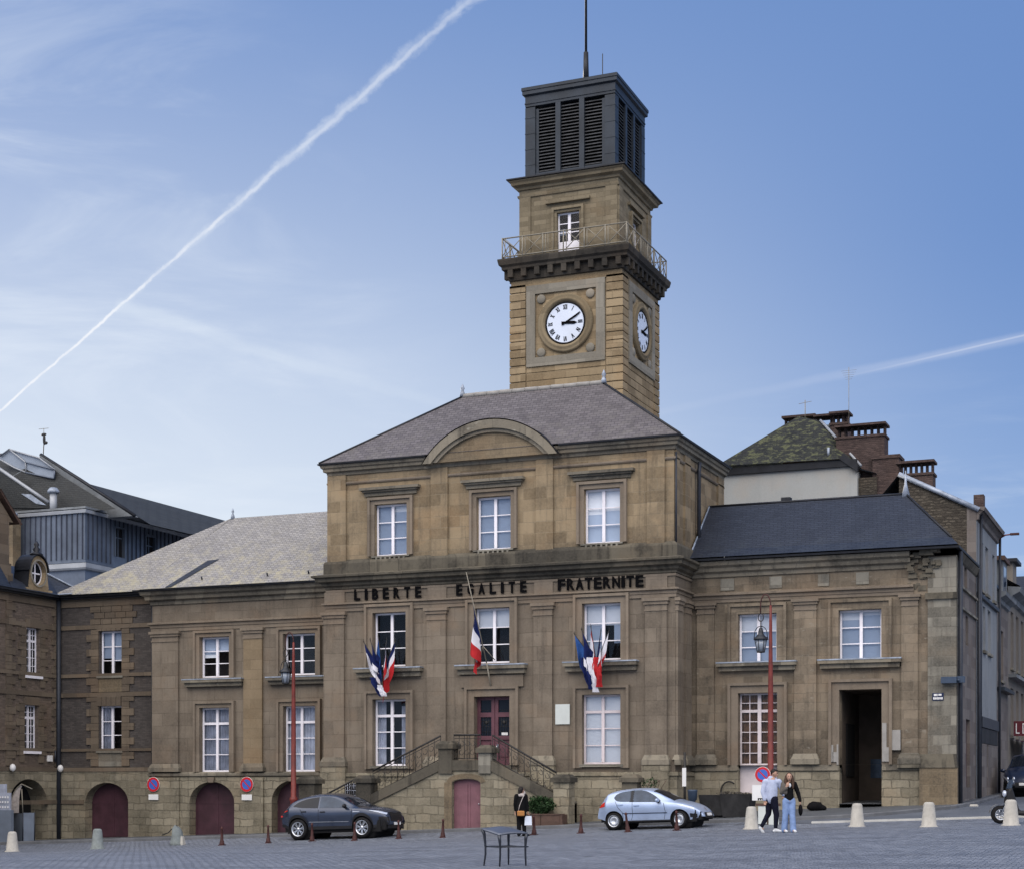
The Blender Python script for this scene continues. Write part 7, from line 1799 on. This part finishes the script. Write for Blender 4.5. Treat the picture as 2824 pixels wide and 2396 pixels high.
m=MB();limb(m,[hL,kL,(aL[0],aL[1],.08)],[.1,.075,.07]);limb(m,[hR,kR,(aR[0],aR[1],.08)],[.1,.075,.062]);remesh(m.build('trousers',M['blackcloth'],wb),.014,4)
for an,td in ((aL,(-.1,1,0)),(aR,(.8,.4,0))):
    m=MB();shoe(m,(an[0],an[1],.1),td);remesh(m.build('shoe',M['blackcloth'],wb),.012,2)
rz=(0,0,R(22.4));L_=(bx_,by_,g(bx_,by_))
bg=thing('shoulder_bag','tan leather shoulder bag hanging at the back of the person in the black coat','bag',L_,None,rz)
m=MB();m.box(-.14,.1,-.25,-.17,.66,.83);q=m.build('pouch',M['tan'],bg);b_=q.modifiers.new('soft','BEVEL');b_.width=.03;b_.segments=3
m=MB();m.tube([(-.1,-.19,.83),(-.06,-.175,1.0),(.0,-.165,1.15),(.06,-.14,1.29),(.09,-.05,1.37)],.012,5);m.build('strap',M['scarf'],bg)
sb_=thing('carrier_bag','white paper carrier bag held by the person in the black coat','bag',L_,None,rz)
m=MB();m.tbox(.1,.34,-.06,.06,.36,.66,.015,.02);m.build('bag',M['paperbag'],sb_)
m=MB();m.tube([(.15,0,.66),(.2,0,.74),(.27,0,.66)],.008,4);m.build('handle',M['tan'],sb_)
SKY_STR=.1
SKY_TINT=(1,1,1)
SUN_E=2.5
BACK_FILL=(3.75,3.5,3.3)
# ================================================================ SKY, SUN, CAMERA
phi=math.atan(1898/4608.);c_,s_=math.cos(phi),math.sin(phi)
def dirpx(px,py):
    t=(px-1412)/4608;v=(2170-py)/4608;return Vector((-s_+t*c_,c_+t*s_,v)).normalized()
SUN_EL,SUN_AZ=R(11),Vector((-.80,.60))
sd_=Vector((SUN_AZ.x*math.cos(SUN_EL),SUN_AZ.y*math.cos(SUN_EL),math.sin(SUN_EL)))
w=bpy.data.worlds.new('World');S.world=w;w.use_nodes=True;nt=w.node_tree;nt.nodes.clear()
class WT(NT):
    def __init__(s): s.t=nt
T=WT();out=T.n('ShaderNodeOutputWorld');bgn=T.n('ShaderNodeBackground');bgn.inputs[1].default_value=SKY_STR
sky=T.n('ShaderNodeTexSky');sky.sky_type='NISHITA';sky.sun_disc=False;sky.sun_elevation=SUN_EL;sky.sun_rotation=math.atan2(SUN_AZ.x,SUN_AZ.y)
sky.air_density=1.0;sky.dust_density=.6;sky.ozone_density=2.5;sky.altitude=150
d=T.n('ShaderNodeTexCoord').outputs['Generated']
dx,dy,dz=T.sep(d)
def dot(v):
    q=T.n('ShaderNodeVectorMath',operation='DOT_PRODUCT');T.l(d,q.inputs[0]);q.inputs[1].default_value=v;return q.outputs['Value']
K=1/SKY_STR
col=T.mix(1.0,sky.outputs[0],SKY_TINT,'MULTIPLY')
# pale haze towards the horizon
zc=T.math('MAXIMUM',dz,0.)
haze=T.math('POWER',T.math('SUBTRACT',1.,T.math('MINIMUM',zc,1.)),5.)
def wmix(f,a,b): return T.mix(f,a,tuple(x*K for x in b))
def add(f,c):
    global col
    q=T.n('ShaderNodeMix',data_type='RGBA',blend_type='MIX');T.set(q.inputs[0],f);T.l(col,q.inputs[6])
    q.inputs[7].default_value=(c[0]*K,c[1]*K,c[2]*K,1);col=q.outputs[2]
add(T.math('MULTIPLY',haze,.0),(.6,.7,.85))
# explicit clear-sky gradient so that the visible part keeps its blue
glow=T.ramp(dot(tuple(sd_)),.66,.97)
add(T.ramp(dz,.0,.50,.80,.75) if True else 0,(.165,.300,.655))
low=T.ramp(dz,.32,.02)
add(T.math('MULTIPLY',low,.55),(.50,.66,.90))
add(T.math('MULTIPLY',glow,T.ramp(dz,.5,.04,.0,.95)),(.80,.87,.95))
# cirrus streaks
st=T.noise(T.scale(d,(2.2,2.2,9.)),2.,6,.62,.6);cm_=T.math('MULTIPLY',T.ramp(st,.40,.72),T.ramp(dot(tuple(dirpx(-200,1250))),.945,.995))
add(T.math('MULTIPLY',cm_,.55),(.80,.87,.97))
st2=T.noise(T.scale(d,(5.,5.,34.)),2.,5,.6,.3);add(T.math('MULTIPLY',T.math('MULTIPLY',T.ramp(st2,.45,.72),T.ramp(dz,.26,.08)),.34),(.82,.89,.96))
def trail(p0,p1,w0,w1,col_,k,fade=None,nscale=60,namp=.5,bias=0):
    a,b=dirpx(*p0),dirpx(*p1);n=a.cross(b).normalized();tt=(b-a*a.dot(b)).normalized()
    L=math.atan2(b.dot(tt),b.dot(a))
    al=T.math('DIVIDE',T.math('ARCTAN2',dot(tuple(tt)),dot(tuple(a))),L)
    nz=T.math('SUBTRACT',T.noise(d,nscale,6,.65,.4),.5);nz2=T.math('SUBTRACT',T.noise(d,nscale*.22,3,.5),.5)
    wd=T.ramp(al,0,1,w0,w1)
    off=T.math('ADD',T.math('MULTIPLY',T.math('MULTIPLY',nz,wd),namp*3),T.math('MULTIPLY',T.math('MULTIPLY',nz2,wd),namp*1.5))
    ds=T.math('ABSOLUTE',T.math('ADD',dot(tuple(n)),off))
    f=T.ramp(T.math('DIVIDE',ds,wd),1.,.15)
    inten=T.math('MULTIPLY',f,k)
    if fade: inten=T.math('MULTIPLY',inten,T.ramp(al,fade[0],fade[1],fade[2],fade[3]))
    ins=T.math('MULTIPLY',T.ramp(al,-.02,.0),T.ramp(al,1.06,1.))
    brk=T.ramp(T.noise(d,nscale*.6,4,.6),.3,.6,lerp(1.,.3,min(1,namp)),1.)
    add(T.math('MULTIPLY',T.math('MULTIPLY',inten,ins),brk,None,True),col_)
trail((-300,1395),(1345,-40),.0008,.0019,(.93,.95,1.0),.92,(.38,.70,1.,.32),90,.9)
trail((-300,1395),(1345,-40),.0012,.0046,(.82,.88,.97),.34,(.2,.6,.1,1.),60,.95)
trail((1750,1150),(2900,915),.0032,.0042,(.68,.74,.90),.26,(.2,.8,.25,1.),25,.25)
trail((2350,1036),(2900,908),.0008,.0008,(.78,.83,.95),.32,(.0,.7,.2,1.),25,.25)
trail((330,845),(1260,1130),.006,.0045,(.78,.86,.95),.34,(.0,1.,1.,.3),20,.6)
# added fill glow in the unseen sky behind the viewer, brightens the shaded facade
fill_mask=T.math('MULTIPLY',T.ramp(dy,.25,-.5),T.ramp(dz,.08,.6))
add(T.math('MULTIPLY',fill_mask,.9),BACK_FILL)
T.l(col,bgn.inputs[0]);T.l(bgn.outputs[0],out.inputs[0])
ld=bpy.data.lights.new('sun','SUN');ld.energy=SUN_E;ld.angle=R(.5);ld.color=(1.,.88,.72)
lo=bpy.data.objects.new('sun',ld);COL.objects.link(lo);lo.rotation_euler=sd_.to_track_quat('Z','Y').to_euler();lo.location=(-60,60,60)
cd_=bpy.data.cameras.new('camera');co=bpy.data.objects.new('camera',cd_);COL.objects.link(co)
cd_.sensor_fit='HORIZONTAL';cd_.sensor_width=36;cd_.lens=4608/2824*36;cd_.shift_y=(2170-1198)/2824;cd_.clip_end=2000;cd_.clip_start=.5
co.location=(0,0,1.6);co.rotation_euler=(math.pi/2,0,phi)
S.camera=co
S.view_settings.view_transform='Standard';S.view_settings.look='None';S.view_settings.exposure=0;S.view_settings.gamma=1
S.cycles.max_bounces=5;S.cycles.diffuse_bounces=2;S.cycles.transparent_max_bounces=8;S.cycles.glossy_bounces=3
S.cycles.use_denoising=True
